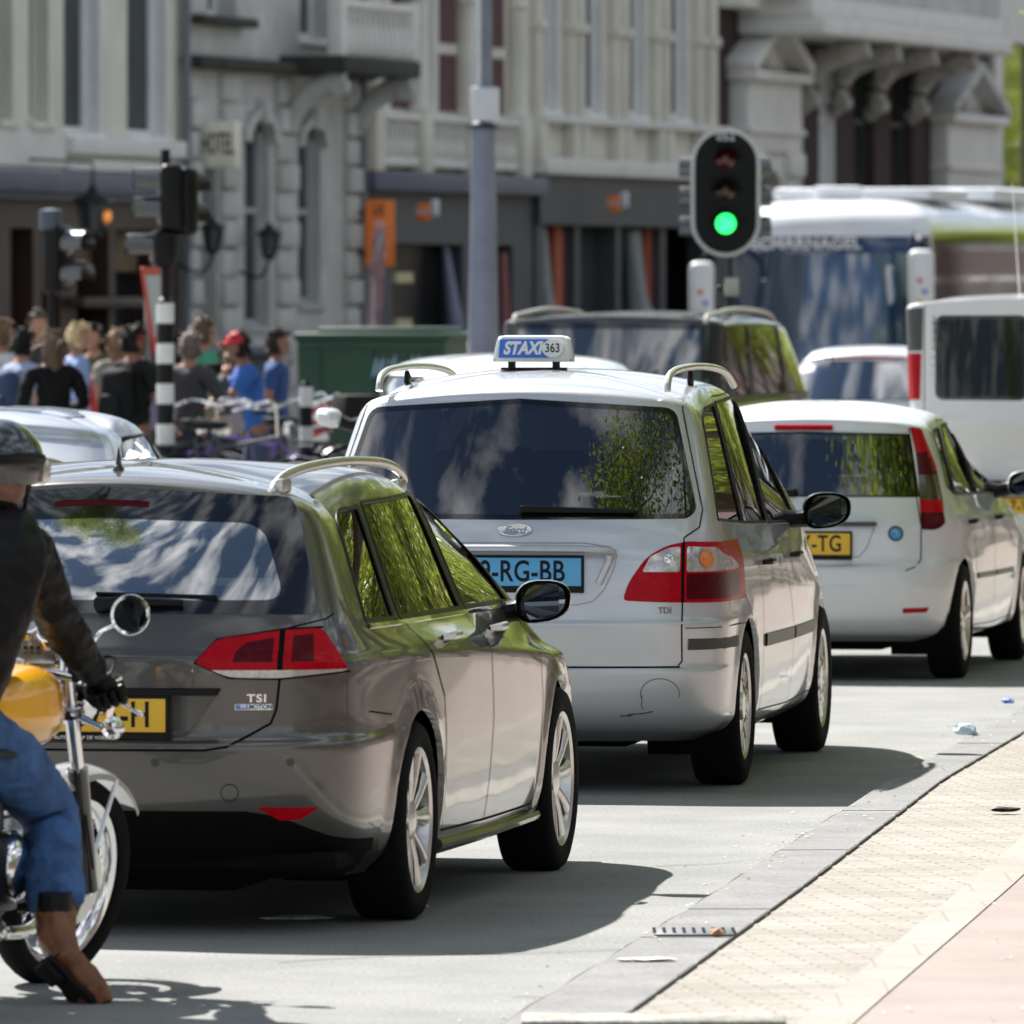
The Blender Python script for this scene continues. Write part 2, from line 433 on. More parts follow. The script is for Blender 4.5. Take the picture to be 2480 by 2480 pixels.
    def extract(s, key, parent, name=None, off=0.0, skirt=.012, sides='both', label=None):
        """one mesh per side (or one across the middle) for the faces of a part"""
        nm = name or key; ids = {i: k for k, (i, m) in enumerate(s.parts.get(key, []))}; mats = [m for i, m in s.parts.get(key, [])]
        if key == 'body': ids = {0: 0}; mats = [s.bodymat]
        fs = [f for f in s.bm.faces if f[s.idl] in ids]
        if not fs: return []
        fit = {}
        if nm in ('side_window', 'rear_window', 'windscreen'):      # panes are pressed smooth: one slow curve each
            vv = list({v for f in fs for v in f.verts}); P_ = np.array([v.co[:] for v in vv]); N_ = np.array([v[s.nl].normalized()[:] for v in vv])
            x, y, z = P_.T; o1 = np.ones(len(x))
            if nm == 'side_window': A = [np.stack([o1, y, z], 1)]*3
            else: A = [np.stack([x, x*z], 1), np.stack([o1, x*x, z], 1), np.stack([o1, x*x, z], 1)]
            Q = np.stack([a @ np.linalg.lstsq(a, N_[:, i], rcond=None)[0] for i, a in enumerate(A)], 1)
            fit = {v: Vector(q).normalized() for v, q in zip(vv, Q)}
        res = []
        for sg in ([(1, -1)] if sides == 'both' else [(1,), (-1,)] if sides == 'each' else [(1,)] if sides == 'right' else [(-1,)]):
            vs, ns, faces, mi = [], [], [], []
            for sgn in sg:
                mp = {}
                for f in fs:
                    idx = []
                    for v in f.verts:
                        if v not in mp:
                            k = (v, 0)
                            n = v[s.nl].normalized(); p = v.co+n*off; n = fit.get(v, n)
                            if sgn < 0 and abs(v.co.x) < 1e-6 and len(sg) == 2:
                                mp[v] = mid[v]
                            else:
                                mp[v] = len(vs); vs.append((p.x*sgn, p.y, p.z)); ns.append((n.x*sgn, n.y, n.z))
                        idx.append(mp[v])
                    if sgn < 0: idx = idx[::-1]
                    faces.append(idx); mi.append(ids[f[s.idl]])
                if sgn > 0: mid = mp
            if skirt:
                cnt = {}
                for k, f in enumerate(faces):
                    for i in range(len(f)):
                        a_, b_ = f[i], f[(i+1) % len(f)]
                        kk = (min(a_, b_), max(a_, b_))
                        cnt.setdefault(kk, []).append((a_, b_, mi[k]))
                low = {}
                for kk, l in cnt.items():
                    if len(l) == 1:
                        a_, b_, m_ = l[0]
                        pa, pb = Vector(vs[a_]), Vector(vs[b_])
                        if abs(pa.x) < 1e-5 and abs(pb.x) < 1e-5: continue
                        for q in (a_, b_):
                            if q not in low:
                                low[q] = len(vs); vs.append(tuple(Vector(vs[q])-Vector(ns[q])*skirt)); ns.append(ns[q])
                        faces.append([b_, a_, low[a_], low[b_]]); mi.append(m_)
            me = bpy.data.meshes.new(nm); me.from_pydata(vs, [], faces)
            me.polygons.foreach_set('material_index', mi); me.polygons.foreach_set('use_smooth', [True]*len(faces))
            me.normals_split_custom_set_from_vertices(ns); 
            o = link(nm, me, mats, parent)
            if label: o['label'] = label
            res.append(o)
        return res
    def ribbon(s, paths, mode, wd, off=.0016, name='panel_gap', m=None, parent=None, mirror=True, step=.02, h=.0, bm=None):
        """thin strip along a surface path (both sides of the car)"""
        own = bm is None; bm = bm or bmesh.new()
        for path in paths:
            P = []
            for i in range(len(path)-1):
                a, b = Vector(path[i]), Vector(path[i+1]); k = max(1, int((b-a).length/step))
                P += [a+(b-a)*j/k for j in range(k)]
            P.append(Vector(path[-1])); Q = [s.proj(mode, p.x, p.y) for p in P]
            rows_ = []
            for i, (p, n) in enumerate(Q):
                d = Q[min(i+1, len(Q)-1)][0]-Q[max(i-1, 0)][0]
                if d.length < 1e-6: d = Vector((0, 0, 1))
                sd_ = n.cross(d.normalized()).normalized()*wd/2; o = n*off
                if h: rows_.append([p-sd_, p-sd_*.8+n*(off+h), p+sd_*.8+n*(off+h), p+sd_])
                else: rows_.append([p-sd_+o, p+sd_+o])
            for sgn in ((1, -1) if mirror else (1,)):
                V = [[bm.verts.new((q.x*sgn, q.y, q.z)) for q in r] for r in rows_]
                for i in range(len(V)-1):
                    for j in range(len(V[i])-1): bm.faces.new((V[i][j], V[i+1][j], V[i+1][j+1], V[i][j+1]))
        if own: return fin(name, bm, m, parent)
def make_wheel(parent, x, y, z, r, wd, rr, style, right=True, twist=0):
    sgn = 1 if right else -1
    w_ = bpy.data.objects.new('wheel', None); C.objects.link(w_); w_.parent = parent; w_.location = (x, y, z)
    bm = bmesh.new(); h = wd/2
    lathe(bm, [(rr-.01, -h*.8), (rr+.01, -h*.95), (r-.045, -h), (r-.015, -h*.92), (r, -h*.72), (r, h*.72), (r-.015, h*.92), (r-.045, h), (rr+.012, h*.95), (rr-.008, h*.80)], 56)
    fin('tyre', bm, RUBBER, w_, ang=50)
    bm = bmesh.new()
    o_ = h*.86*sgn; i_ = -h*.8*sgn
    lathe(bm, [(rr+.012, o_), (rr+.004, o_+.004*sgn), (rr-.012, o_-.004*sgn), (rr-.02, o_-.03*sgn), (rr-.035, 0), (rr-.03, i_)], 56)
    rim = fin('rim', bm, ALLOY if style != 'steel' else BLACK, w_, ang=40)
    bm = bmesh.new(); f = o_-.012*sgn
    if style == 'ten':            # five pairs of slim blades
        for k in range(10):
            t = 2*math.pi*(k//2)/5+(.19 if k % 2 else -.19)+twist
            t2 = 2*math.pi*(k//2)/5+(.30 if k % 2 else -.30)+twist
            p0 = Vector((f-.015*sgn, math.cos(t)*.055, math.sin(t)*.055)); p1 = Vector((f-.004*sgn, math.cos(t2)*(rr-.012), math.sin(t2)*(rr-.012)))
            tube(bm, [p0, (p0+p1)/2+Vector((.004*sgn, 0, 0)), p1], [.017, .021, .033], 8, flat=.45, up=Vector((1, 0, 0)))
        lathe(bm, [(0, f+.004*sgn), (.03, f+.004*sgn), (.062, f-.006*sgn), (.07, f-.03*sgn)], 24)
    elif style == 'cover':        # dished wheel cover with many slots
        lathe(bm, [(0, f+.012*sgn), (.05, f+.012*sgn), (.06, f), (rr*.62, f-.002*sgn)], 36)
        for k in range(14):
            t = 2*math.pi*k/14+twist
            p0 = Vector((f-.004*sgn, math.cos(t)*rr*.55, math.sin(t)*rr*.55)); p1 = Vector((f-.004*sgn, math.cos(t)*(rr-.01), math.sin(t)*(rr-.01)))
            tube(bm, [p0, p1], [.020, .026], 8, flat=.4, up=Vector((1, 0, 0)))
    elif style == 'five':
        for k in range(5):
            t = 2*math.pi*k/5+twist
            p0 = Vector((f-.004*sgn, math.cos(t)*.05, math.sin(t)*.05)); p1 = Vector((f, math.cos(t)*(rr-.01), math.sin(t)*(rr-.01)))
            tube(bm, [p0, (p0+p1)/2, p1], [.035, .032, .05], 8, flat=.4, up=Vector((1, 0, 0)))
        lathe(bm, [(0, f+.008*sgn), (.04, f+.008*sgn), (.06, f-.004*sgn)], 24)
    else:
        lathe(bm, [(0, f-.01*sgn), (.05, f-.01*sgn), (.08, f-.03*sgn), (rr-.03, f-.02*sgn), (rr-.01, f-.03*sgn)], 30)
    fin('spokes' if style not in ('cover', 'steel') else 'wheel_cover', bm, ALLOY if style != 'steel' else MATTE, rim, ang=40)
    bm = bmesh.new(); lathe(bm, [(.0, f-.05*sgn), (rr-.03, f-.05*sgn)], 30)
    for k in range(5): 
        t = 2*math.pi*k/5+twist; box(bm, (f-.02*sgn, math.cos(t)*.045, math.sin(t)*.045), (.012, .012, .012))
    fin('brake_disc', bm, MATTE, w_)
    return w_
def interior(parent, ys, zf, hw, seat_w=.5, rows=((0.35, .5, 3), (1.35, .5, 2)), dash=2.05, hz=1.05, hr=True):
    bm = bmesh.new()
    for (yy, z0, n) in rows:
        xs = (-.36, .36) if n == 2 else (-.40, 0, .40)
        if n == 3: box(bm, (0, yy, z0+.22), (1.20, .16, .62), .05, Matrix.Rotation(R(12), 3, 'X'))
        for x in xs:
            if n == 2: box(bm, (x, yy, z0+.24), (.46, .14, .66), .06, Matrix.Rotation(R(10), 3, 'X'))
            if hr: box(bm, (x, yy-.09, z0+.64), (.25, .09, .17), .04, Matrix.Rotation(R(6), 3, 'X'))
            if n == 2: box(bm, (x, yy+.28, z0-.02), (.46, .5, .14), .05)
    fin('seats', bm, SEATM, parent)
    bm = bmesh.new(); box(bm, (0, dash, hz-.18), (hw*2-.16, .5, .30), .06); box(bm, (0, (dash-.3)/2, .42), (hw*2-.16, dash+.3, .06))
    tube(bm, [(-.36+math.cos(t)*.17, dash-.42+math.sin(t)*.05, hz-.05+math.sin(t)*.17) for t in [k*math.pi/12 for k in range(25)]], .016, 6)
    fin('dashboard', bm, TRIM, parent)
def wing_mirror(parent, x, y, z, paintm, w_=.235, h_=.145, sides=(1, -1), tw=0):
    for sgn in sides:
        bm = bmesh.new(); n = 22; rings = []
        for (d, k) in ((-.012, .97), (0, 1.0), (.03, 1.0), (.065, .9), (.09, .68), (.105, .35), (.108, .02)):
            ring = []
            for i in range(n):
                t = 2*math.pi*i/n; cx = math.cos(t); cz = math.sin(t)
                px_ = abs(cx)**.75*math.copysign(1, cx)*w_/2*k; pz = abs(cz)**.75*math.copysign(1, cz)*h_/2*k*(1-.12*cx)
                ring.append(bm.verts.new((sgn*(px_*(1-.0)+d*-.25), d+max(0, -cx)*.02+cx*.02, pz+.01*cx)))
            rings.append(ring)
        for a, b in zip(rings, rings[1:]):
            for i in range(n): bm.faces.new((a[i], a[(i+1) % n], b[(i+1) % n], b[i]))
        bm.faces.new(rings[-1])
        o = fin('wing_mirror', bm, paintm, parent, ang=60); o.location = (sgn*x, y, z)
        bm = bmesh.new(); ring = []
        for i in range(n):
            t = 2*math.pi*i/n; cx = math.cos(t); cz = math.sin(t)
            ring.append(bm.verts.new((sgn*abs(cx)**.75*math.copysign(1, cx)*w_*.435, -.0135+max(0, -cx)*.02-cx*.012, abs(cz)**.75*math.copysign(1, cz)*h_*.42*(1-.12*cx)+.01*cx)))
        f = bm.faces.new(ring)
        if f.normal.y > 0: f.normal_flip()
        fin('mirror_glass', bm, MIRG, o, smooth=False)
        bm = bmesh.new(); r0 = [Vector((sgn*q[0], q[1], q[2])) for q in ((-w_/2+.03, .04, -h_/2+.045), (-w_/2-.05, .055, -.04), (-w_/2-.13, .05, -.045))]
        tube(bm, r0, [.045, .042, .065], 10, flat=.9); fin('mirror_arm', bm, BLACK, o)
MIRG = mat('mirror_silver', (.30, .32, .33), .02, 1, noise=(1, .01))
def plate(parent, text, p, n, m, wdt=.52, hgt=.11, size=.105, bold=.0018, sx=.86, band=False, label=None, space=1.05, frame=True, ax=(1, 0, 0), tx=.005):
    M = plane_M(Vector(p), ax, Vector((0, 0, 1))-n*n.z)
    bm = bmesh.new(); box(bm, (0, 0, 0), (wdt, hgt, .008), .003); bm.transform(M)
    o = fin('number_plate', bm, m, parent)
    if label: o['label'] = label
    if frame:
        bm = bmesh.new(); box(bm, (0, -.008, -.008), (wdt+.022, hgt+.038, .012), .005); bm.transform(M); fin('plate_frame', bm, BLACK, o)
    text_mesh('lettering', text, size, INK, o, M @ Matrix.Translation((tx, -.001, .0045)), .0006, bold, sx=sx, space=space)
    if band:
        bm = bmesh.new(); box(bm, (-wdt/2+.022, 0, .0045), (.04, hgt-.006, .001)); bm.transform(M); fin('blue_band', bm, mat('eu_blue', (.02, .08, .5), .4), o)
    return o
# ---------------------------------------------------------------- ground, kerb, pavements
def kind(o, k='structure'): o['kind'] = k; return o
def gmat(name, col, col2, sc1, sc2, amt, rough=.85, bump=(180, .35, .006), brick=None, spots=None):
    m = bpy.data.materials.new(name); m.use_nodes = True
    n = m.node_tree.nodes; L = m.node_tree.links; b = n['Principled BSDF']; b.inputs['Roughness'].default_value = rough; b.inputs['Specular IOR Level'].default_value = .35
    t = n.new('ShaderNodeTexCoord'); out = t.outputs['Object']
    a = n.new('ShaderNodeTexNoise'); a.inputs['Scale'].default_value = sc1; a.inputs['Detail'].default_value = 8; a.inputs['Roughness'].default_value = .6; L.new(out, a.inputs['Vector'])
    c = n.new('ShaderNodeTexNoise'); c.inputs['Scale'].default_value = sc2; c.inputs['Detail'].default_value = 3; L.new(out, c.inputs['Vector'])
    r = n.new('ShaderNodeMapRange'); r.inputs[1].default_value = .38; r.inputs[2].default_value = .62; L.new(a.outputs['Fac'], r.inputs[0])
    mx_ = n.new('ShaderNodeMixRGB'); mx_.inputs[1].default_value = (*col, 1); mx_.inputs[2].default_value = (*col2, 1); L.new(r.outputs[0], mx_.inputs[0])
    last = mx_.outputs[0]; h = c.outputs['Fac']
    if brick:
        mp = n.new('ShaderNodeMapping'); mp.inputs['Rotation'].default_value = (0, 0, brick[4]); L.new(out, mp.inputs['Vector'])
        nz = n.new('ShaderNodeTexNoise'); nz.inputs['Scale'].default_value = 5; L.new(out, nz.inputs['Vector'])
        bt = n.new('ShaderNodeTexBrick'); L.new(mp.outputs[0], bt.inputs['Vector']); bt.inputs['Scale'].default_value = 1
        bt.inputs['Brick Width'].default_value = brick[0]; bt.inputs['Row Height'].default_value = brick[1]; bt.inputs['Mortar Size'].default_value = brick[2]; bt.inputs['Mortar Smooth'].default_value = .4
        bt.inputs['Color1'].default_value = (1, 1, 1, 1); bt.inputs['Color2'].default_value = (.76, .74, .72, 1); bt.inputs['Mortar'].default_value = (.42, .40, .37, 1); bt.inputs['Bias'].default_value = -.2
        ml = n.new('ShaderNodeMixRGB'); ml.blend_type = 'MULTIPLY'; ml.inputs[0].default_value = brick[3]; L.new(last, ml.inputs[1]); L.new(bt.outputs[0], ml.inputs[2]); last = ml.outputs[0]
    sp = n.new('ShaderNodeTexVoronoi'); sp.inputs['Scale'].default_value = 55; L.new(out, sp.inputs['Vector'])
    sr = n.new('ShaderNodeMapRange'); sr.inputs[3].default_value = 1-amt; sr.inputs[4].default_value = 1+amt; L.new(c.outputs['Fac'], sr.inputs[0]); sr.inputs[1].default_value = .3; sr.inputs[2].default_value = .7
    vm = n.new('ShaderNodeVectorMath'); vm.operation = 'SCALE'; L.new(last, vm.inputs[0]); L.new(sr.outputs[0], vm.inputs['Scale']); last = vm.outputs[0]
    if spots:
        s2 = n.new('ShaderNodeTexNoise'); s2.inputs['Scale'].default_value = spots[0]; s2.inputs['Detail'].default_value = 2; L.new(out, s2.inputs['Vector'])
        s3 = n.new('ShaderNodeMapRange'); s3.inputs[1].default_value = spots[1]; s3.inputs[2].default_value = spots[1]+.04; L.new(s2.outputs['Fac'], s3.inputs[0])
        s4 = n.new('ShaderNodeMixRGB'); s4.inputs[2].default_value = (*spots[2], 1); L.new(s3.outputs[0], s4.inputs[0]); L.new(last, s4.inputs[1]); last = s4.outputs[0]
    L.new(last, b.inputs['Base Color'])
    bp = n.new('ShaderNodeBump'); bp.inputs['Strength'].default_value = bump[1]; bp.inputs['Distance'].default_value = bump[2]; L.new(h, bp.inputs['Height']); L.new(bp.outputs[0], b.inputs['Normal'])
    return m
ASPH = gmat('asphalt', (.225, .226, .216), (.175, .178, .172), 1.3, 70, .25, spots=(26, .74, (.42, .41, .38)))
KERBM = gmat('kerb_concrete', (.205, .203, .20), (.165, .164, .162), 2.5, 60, .22)
GUTM = gmat('gutter_concrete', (.36, .34, .30), (.28, .262, .235), 3, 60, .15)
BRICKP = gmat('beige_pavers', (.325, .30, .268), (.265, .243, .215), 1.6, 40, .16, brick=(.20, .066, .006, .85, R(-7.4)))
REDP = gmat('red_cycle_path', (.285, .235, .215), (.245, .20, .182), 1.5, 90, .12)
def sheet(name, P, z, m, kd='structure', th=0):
    bm = bmesh.new(); v = [bm.verts.new((p[0], p[1], z)) for p in P]; f = bm.faces.new(v)
    if f.normal.z < 0: f.normal_flip()
    if th:
        r = bmesh.ops.extrude_face_region(bm, geom=[f]); bmesh.ops.translate(bm, verts=[q for q in r['geom'] if isinstance(q, bmesh.types.BMVert)], vec=(0, 0, -th))
        bmesh.ops.recalc_face_normals(bm, faces=bm.faces)
    return kind(fin(name, bm, m, None, smooth=False), kd)
sheet('ground', [(-600, -300), (600, -300), (600, 1500), (-600, 1500)], -.02, gmat('earth', (.25, .24, .22), (.2, .19, .17), .3, 20, .15))
def line(pts, Y):
    for a, b in zip(pts, pts[1:]):
        if a[1] <= Y <= b[1]: t = (Y-a[1])/(b[1]-a[1]); return a[0]+(b[0]-a[0])*t
    return pts[-1][0]+(Y-pts[-1][1])*.15
def ext(P, s0=.12, s1=.14): # extend a traced line both ways
    P = [(p.x, p.y) for p in P]; a = P[0]; b = P[-1]
    return [(a[0]-s0*(a[1]+60), -60)]+P+[(b[0]+s1*(320-b[1]), 320)]
# edges of the road, kerb and paving, surveyed along the kerb (near to far)
E1 = ext([ground(*q) for q in ((951, 1932), (1318, 1706), (1640, 1499), (1932, 1342))])
def shift(P, d): return [(x+d, y) for x, y in P]
def off2(P, f): return [(x+f(y), y) for x, y in P]
lerpw = lambda a, b: (lambda y: a+(b-a)*max(0, min(1, (y-26)/16)))
E1b = off2(E1, lambda y: .045)
E2 = off2(E1, lerpw(.09, .08))
E3 = off2(E1, lerpw(.385, .265))
E4 = off2(E1, lerpw(.87, .87))
E4b = off2(E1, lerpw(1.02, 1.02))
sheet('road', [(-60, -60)]+E1+[(-60, 320)], 0, ASPH)
def strip(name, A, B, z, m, th=.1):
    return sheet(name, A+B[::-1], z, m, 'structure', th)
# gutter course: sloping up to the kerb, split into blocks by dark joints
bm = bmesh.new()
vs = [[bm.verts.new(q) for q in ((a[0], a[1], .003), (b[0]-.03, b[1], .006), (b[0], b[1], .055))] for a, b in zip(E1, E2)]
for a, b in zip(vs, vs[1:]):
    for k in (0, 1): bm.faces.new((a[k], a[k+1], b[k+1], b[k]))
kind(fin('gutter', bm, GUTM, None, smooth=False))
strip('kerb', E2, E3, .060, KERBM, .12)
strip('pavement', E3, E4, .052, BRICKP, .12)
strip('path_edging', E4, E4b, .058, gmat('pale_edging', (.325, .298, .265), (.275, .25, .222), 2, 50, .12, brick=(.3, .5, .006, .4, 0)), .12)
strip('cycle_path', E4b, off2(E1, lambda y: 3.6), .054, REDP, .12)
strip('far_pavement', off2(E1, lambda y: 3.6), off2(E1, lambda y: 60), .056, gmat('pavers_far', (.20, .165, .14), (.15, .125, .105), .8, 40, .12, brick=(.3, .3, .012, .8, 0)), .12)
# kerb joints, drain grate, crack along the gutter
bm = bmesh.new()
for i, Y in enumerate([ground(0, q).y for q in (1429, 1637, 1750, 1807, 1560)]+[45+3.1*k for k in range(12)]):
    x0, x1 = line(E2, Y), line(E3, Y); j = .03*math.sin(i*2.3)
    box(bm, ((x0+x1)/2, Y+j, .0605), (x1-x0, .012, .002), rot=Matrix.Rotation(.05*math.sin(i*1.7), 3, 'Z'))
rnd = random.Random(3)
for i in range(70):
    Y = 24+i*.36; x = line(E1, Y)+.006*math.sin(i*1.9)-.006; x2 = line(E1, Y+.36)+.006*math.sin((i+1)*1.9)-.006
    a = Vector((x, Y, .0042)); b = Vector((x2, Y+.36, .0042)); wv = rnd.uniform(.006, .012)
    if rnd.random() < .95: bm.faces.new([bm.verts.new(q) for q in (a, a+Vector((wv, 0, 0)), b+Vector((wv*.7, 0, 0)), b)])
for i in range(44):
    Y = 24+i*.6; x0, x1 = line(E3, Y), line(E3, Y+.5); wv = rnd.uniform(.005, .012)
    bm.faces.new([bm.verts.new(q) for q in ((x0-wv*.5, Y, .0612), (x0+wv*.5, Y, .0612), (x1+wv*.5, Y+.5, .0612), (x1-wv*.5, Y+.5, .0612))])
kind(fin('kerb_joint', bm, mat('joint_dirt', (.05, .045, .04), .9, noise=(30, .4)), None, smooth=False))
g = ground(1262, 1797); x0, x1 = line(E2, g.y), line(E3, g.y)
dr = thing('drain_grate', 'grey metal drain grate set in the kerb', 'drain', ((x0+x1)/2, g.y, .061))
bm = bmesh.new(); box(bm, (0, 0, .003), (x1-x0-.03, .34, .006), .002)
fin('grate_plate', bm, mat('grate_metal', (.16, .16, .165), .5, .6, noise=(20, .25)), dr)
bm = bmesh.new()
for k in range(9): box(bm, (-.12+.03*k, 0, .0066), (.010, .24, .002))
fin('grate_slot', bm, MATTE, dr)
rnd = random.Random(21); bm = bmesh.new()       # hairline cracks wandering over the carriageway
for (x, y, a, n_) in ((.0, 27.6, .25, 16), (-.7, 29.0, 1.2, 9), (1.2, 37.0, .1, 20), (.5, 33.8, .5, 12), (2.0, 44.5, .2, 16), (-1.4, 27.2, .9, 8)):
    for k in range(n_):
        a += rnd.uniform(-.45, .45); L_ = rnd.uniform(.08, .22); x1, y1 = x+math.cos(a)*L_, y+math.sin(a)*L_; w1 = rnd.uniform(.003, .008)
        bm.faces.new([bm.verts.new(q) for q in ((x, y-w1, .0035), (x1, y1-w1, .0035), (x1, y1+w1, .0035), (x, y+w1, .0035))]); x, y = x1, y1
for f in bm.faces:
    if f.normal.z < 0: f.normal_flip()
kind(fin('road_crack', bm, mat('crack_dirt', (.09, .088, .08), .9), None, smooth=False))
# loose slabs at the very front, litter
g = Vector((.374, 25.62, 0))
bm = bmesh.new(); box(bm, (0, 0, .02), (.70, .26, .05), .01, Matrix.Rotation(R(-1), 3, 'Z'))
o = fin('kerb_slab', bm, gmat('slab', (.40, .39, .35), (.22, .21, .18), 9, 60, .3)); o.location = (g.x, g.y, .05); tag(o, 'rough raised concrete slab across the kerb, at the bottom edge', 'slab')
def litter(px, py, s, col, label, cat, name='crumpled_litter', z=.062, seed=1):
    g = ground(px, py); r = random.Random(seed); bm = bmesh.new(); bmesh.ops.create_icosphere(bm, subdivisions=2, radius=1)
    for v in bm.verts: v.co = v.co*(1+r.uniform(-.35, .3)); v.co.x *= s[0]; v.co.y *= s[1]; v.co.z = max(0, v.co.z*s[2]+s[2]*.6)
    o = fin(name, bm, mat('litter_%d' % seed, col, .6, noise=(40, .3)), smooth=False); o.location = (g.x, g.y, z); tag(o, label, cat)
litter(1900, 1352, (.03, .04, .015), (.10, .17, .45), 'crumpled blue wrapper on the kerb edge, farthest litter', 'litter', seed=1)
litter(1820, 1413, (.055, .05, .03), (.50, .66, .78), 'crumpled pale plastic bag lying on the kerb', 'litter', seed=2)
litter(1897, 1563, (.05, .03, .012), (.02, .03, .028), 'dark rag lying on the beige pavers', 'litter', 'dark_rag', seed=3)
litter(1215, 1853, (.085, .03, .006), (.75, .72, .66), 'flat white scrap of paper on the kerb near the slab', 'paper scrap', 'paper_scrap', seed=4)
litter(1352, 1803, (.02, .04, .012), (.45, .20, .08), 'small brown leaf litter beside the drain grate', 'litter', 'dead_leaf', seed=5)
litter(560, 1735, (.11, .06, .008), (.40, .40, .38), 'flattened grey scrap on the road under the estate car', 'litter', 'flat_scrap', .002, seed=6)
litter(795, 1714, (.025, .03, .01), (.55, .53, .48), 'small pale scrap on the road behind the estate car rear wheel', 'litter', 'small_scrap', .002, seed=7)
bm = bmesh.new(); rnd = random.Random(11)
for k in range(420):
    Y = rnd.uniform(23, 48); x = line(E1, Y)+rnd.choice((rnd.gauss(0.05, .10), rnd.uniform(-.3, 1.5)))
    h = .0015 if x < line(E1, Y) else .0615; s_ = rnd.uniform(.003, .010); a = rnd.uniform(0, 6)
    if line(E1, Y) <= x <= line(E2, Y): h = .03
    v = [bm.verts.new((x+math.cos(a+q)*s_*rnd.uniform(.6, 1.4), Y+math.sin(a+q)*s_*1.5, h+rnd.uniform(0, .004))) for q in (0, 1.6, 3.1, 4.7)]
    f = bm.faces.new(v)
kind(fin('grit', bm, mat('grit', (.55, .5, .42), .9, noise=(3, .6)), None, smooth=False), 'stuff')

# ---------------------------------------------------------------- buildings along the far side of the street
FD = Vector((.255, .967, 0)).normalized(); FN = Vector((.967, -.255, 0)).normalized(); FP = Vector((-2.11, 140, 0))
def fu(px, off=0):
    """distance along the frontage seen under a sight line (off = metres in front of the wall)"""
    k = (px-966)/F_PX; bx = FP.x+FN.x*off; by = FP.y+FN.y*off
    return (k*by-bx)/(FD.x-k*FD.y)
def fz(px, py, off=0):
    u = fu(px, off); Y = FP.y+FN.y*off+FD.y*u
    return CAM_H-(py-536)/F_PX*Y
def FM(): return Matrix((FD, FN, Vector((0, 0, 1)))).transposed().to_4x4()
FMm = Matrix.Translation(FP) @ FM()
def fbox(bm, u0, u1, z0, z1, d0, d1, bev=0):
    box(bm, ((u0+u1)/2, (d0+d1)/2, (z0+z1)/2), (abs(u1-u0), abs(d1-d0), abs(z1-z0)), bev)
def bfin(name, bm, m, parent, ang=35):
    return fin(name, bm, m, parent, ang=ang)
def house(name, label, cat='building'):
    t = thing(name, label, cat); t.matrix_world = FMm; return t
def wallgrid(bm, u0, u1, z0, z1, d, ops, th=.5):
    us = sorted({u0, u1} | {max(u0, min(u1, q)) for o in ops for q in o[:2]}); zs = sorted({z0, z1} | {max(z0, min(z1, q)) for o in ops for q in o[2:4]})
    for a, b in zip(us, us[1:]):
        run = None
        for c, e in zip(zs, zs[1:]):
            m_ = (a+b)/2, (c+e)/2
            hit = any(o[0] < m_[0] < o[1] and o[2] < m_[1] < o[3] for o in ops)
            if hit or b-a < 1e-4:
                if run: fbox(bm, a, b, run[0], run[1], d-th, d); run = None
            else: run = (run[0], e) if run else (c, e)
        if run: fbox(bm, a, b, run[0], run[1], d-th, d)
STN = mat('cream_stone', (.66, .64, .56), .8, noise=(1.2, .14), bump=(14, .3))
STG = mat('grey_stone', (.50, .50, .475), .85, noise=(1.5, .22), bump=(10, .4))
STW = mat('white_stone', (.70, .69, .65), .8, noise=(1.5, .10))
WPT = mat('white_window_paint', (.78, .79, .78), .5, noise=(3, .06))
WPTG = mat('grey_window_paint', (.36, .38, .39), .5)
BRK = gmat('brown_brick', (.085, .055, .055), (.06, .04, .042), 2, 30, .25, brick=(.22, .075, .008, .7, 0))
BRR = gmat('purple_brick', (.13, .065, .07), (.10, .05, .055), 2, 30, .25, brick=(.22, .075, .008, .7, 0))
SLATE = mat('slate_blue_paint', (.085, .09, .14), .5, noise=(2, .2))
CHAR = mat('charcoal_paint', (.048, .055, .062), .55, noise=(2, .15))
BROWN = mat('brown_wood', (.040, .020, .013), .5, noise=(3, .35))
DK = mat('dark_interior', (.008, .010, .014), .6, noise=(1.2, .5))
MOSS = mat('mossy_lead', (.035, .04, .03), .9, noise=(4, .5))
WGL = mat('window_glass', (.040, .050, .052), .3, spec=.12, noise=(.9, .6))
WGG = mat('window_glass_dark', (.014, .018, .02), .3, spec=.10, noise=(.7, .6))
CURT = mat('net_curtain', (.50, .53, .53), .8, noise=(5, .12))
ORG = mat('orange_sign', (.95, .22, .02), .45, noise=(3, .08))
HT = 13.0
def window(parent, u0, u1, z0, z1, rec=.30, fw=.07, m=WGL, fm=WPT, tr=None, mull=0, sill=True, reveal=None):
    bm = bmesh.new(); d = -rec
    for (a, b, c, e) in ((u0, u0+fw, z0, z1), (u1-fw, u1, z0, z1), (u0+fw, u1-fw, z0, z0+fw), (u0+fw, u1-fw, z1-fw, z1)): fbox(bm, a, b, c, e, d-.05, d+.04)
    if tr: fbox(bm, u0+fw, u1-fw, tr-.04, tr+.04, d-.04, d+.05)
    for k in range(mull): u = u0+(u1-u0)*(k+1)/(mull+1); fbox(bm, u-.035, u+.035, z0+fw, z1-fw, d-.04, d+.045)
    if reveal: 
        fbox(bm, u1-.02, u1+.012, z0, z1, d+.04, .02)
    w_ = bfin('window', bm, fm, parent)
    bm = bmesh.new(); fbox(bm, u0+fw*.5, u1-fw*.5, z0+fw*.5, z1-fw*.5, d-.03, d-.015); bfin('pane', bm, m, w_)
    if sill: bm = bmesh.new(); fbox(bm, u0-.08, u1+.08, z0-.10, z0-.002, d, .10, .01); bfin('sill', bm, fm, w_)
    return w_
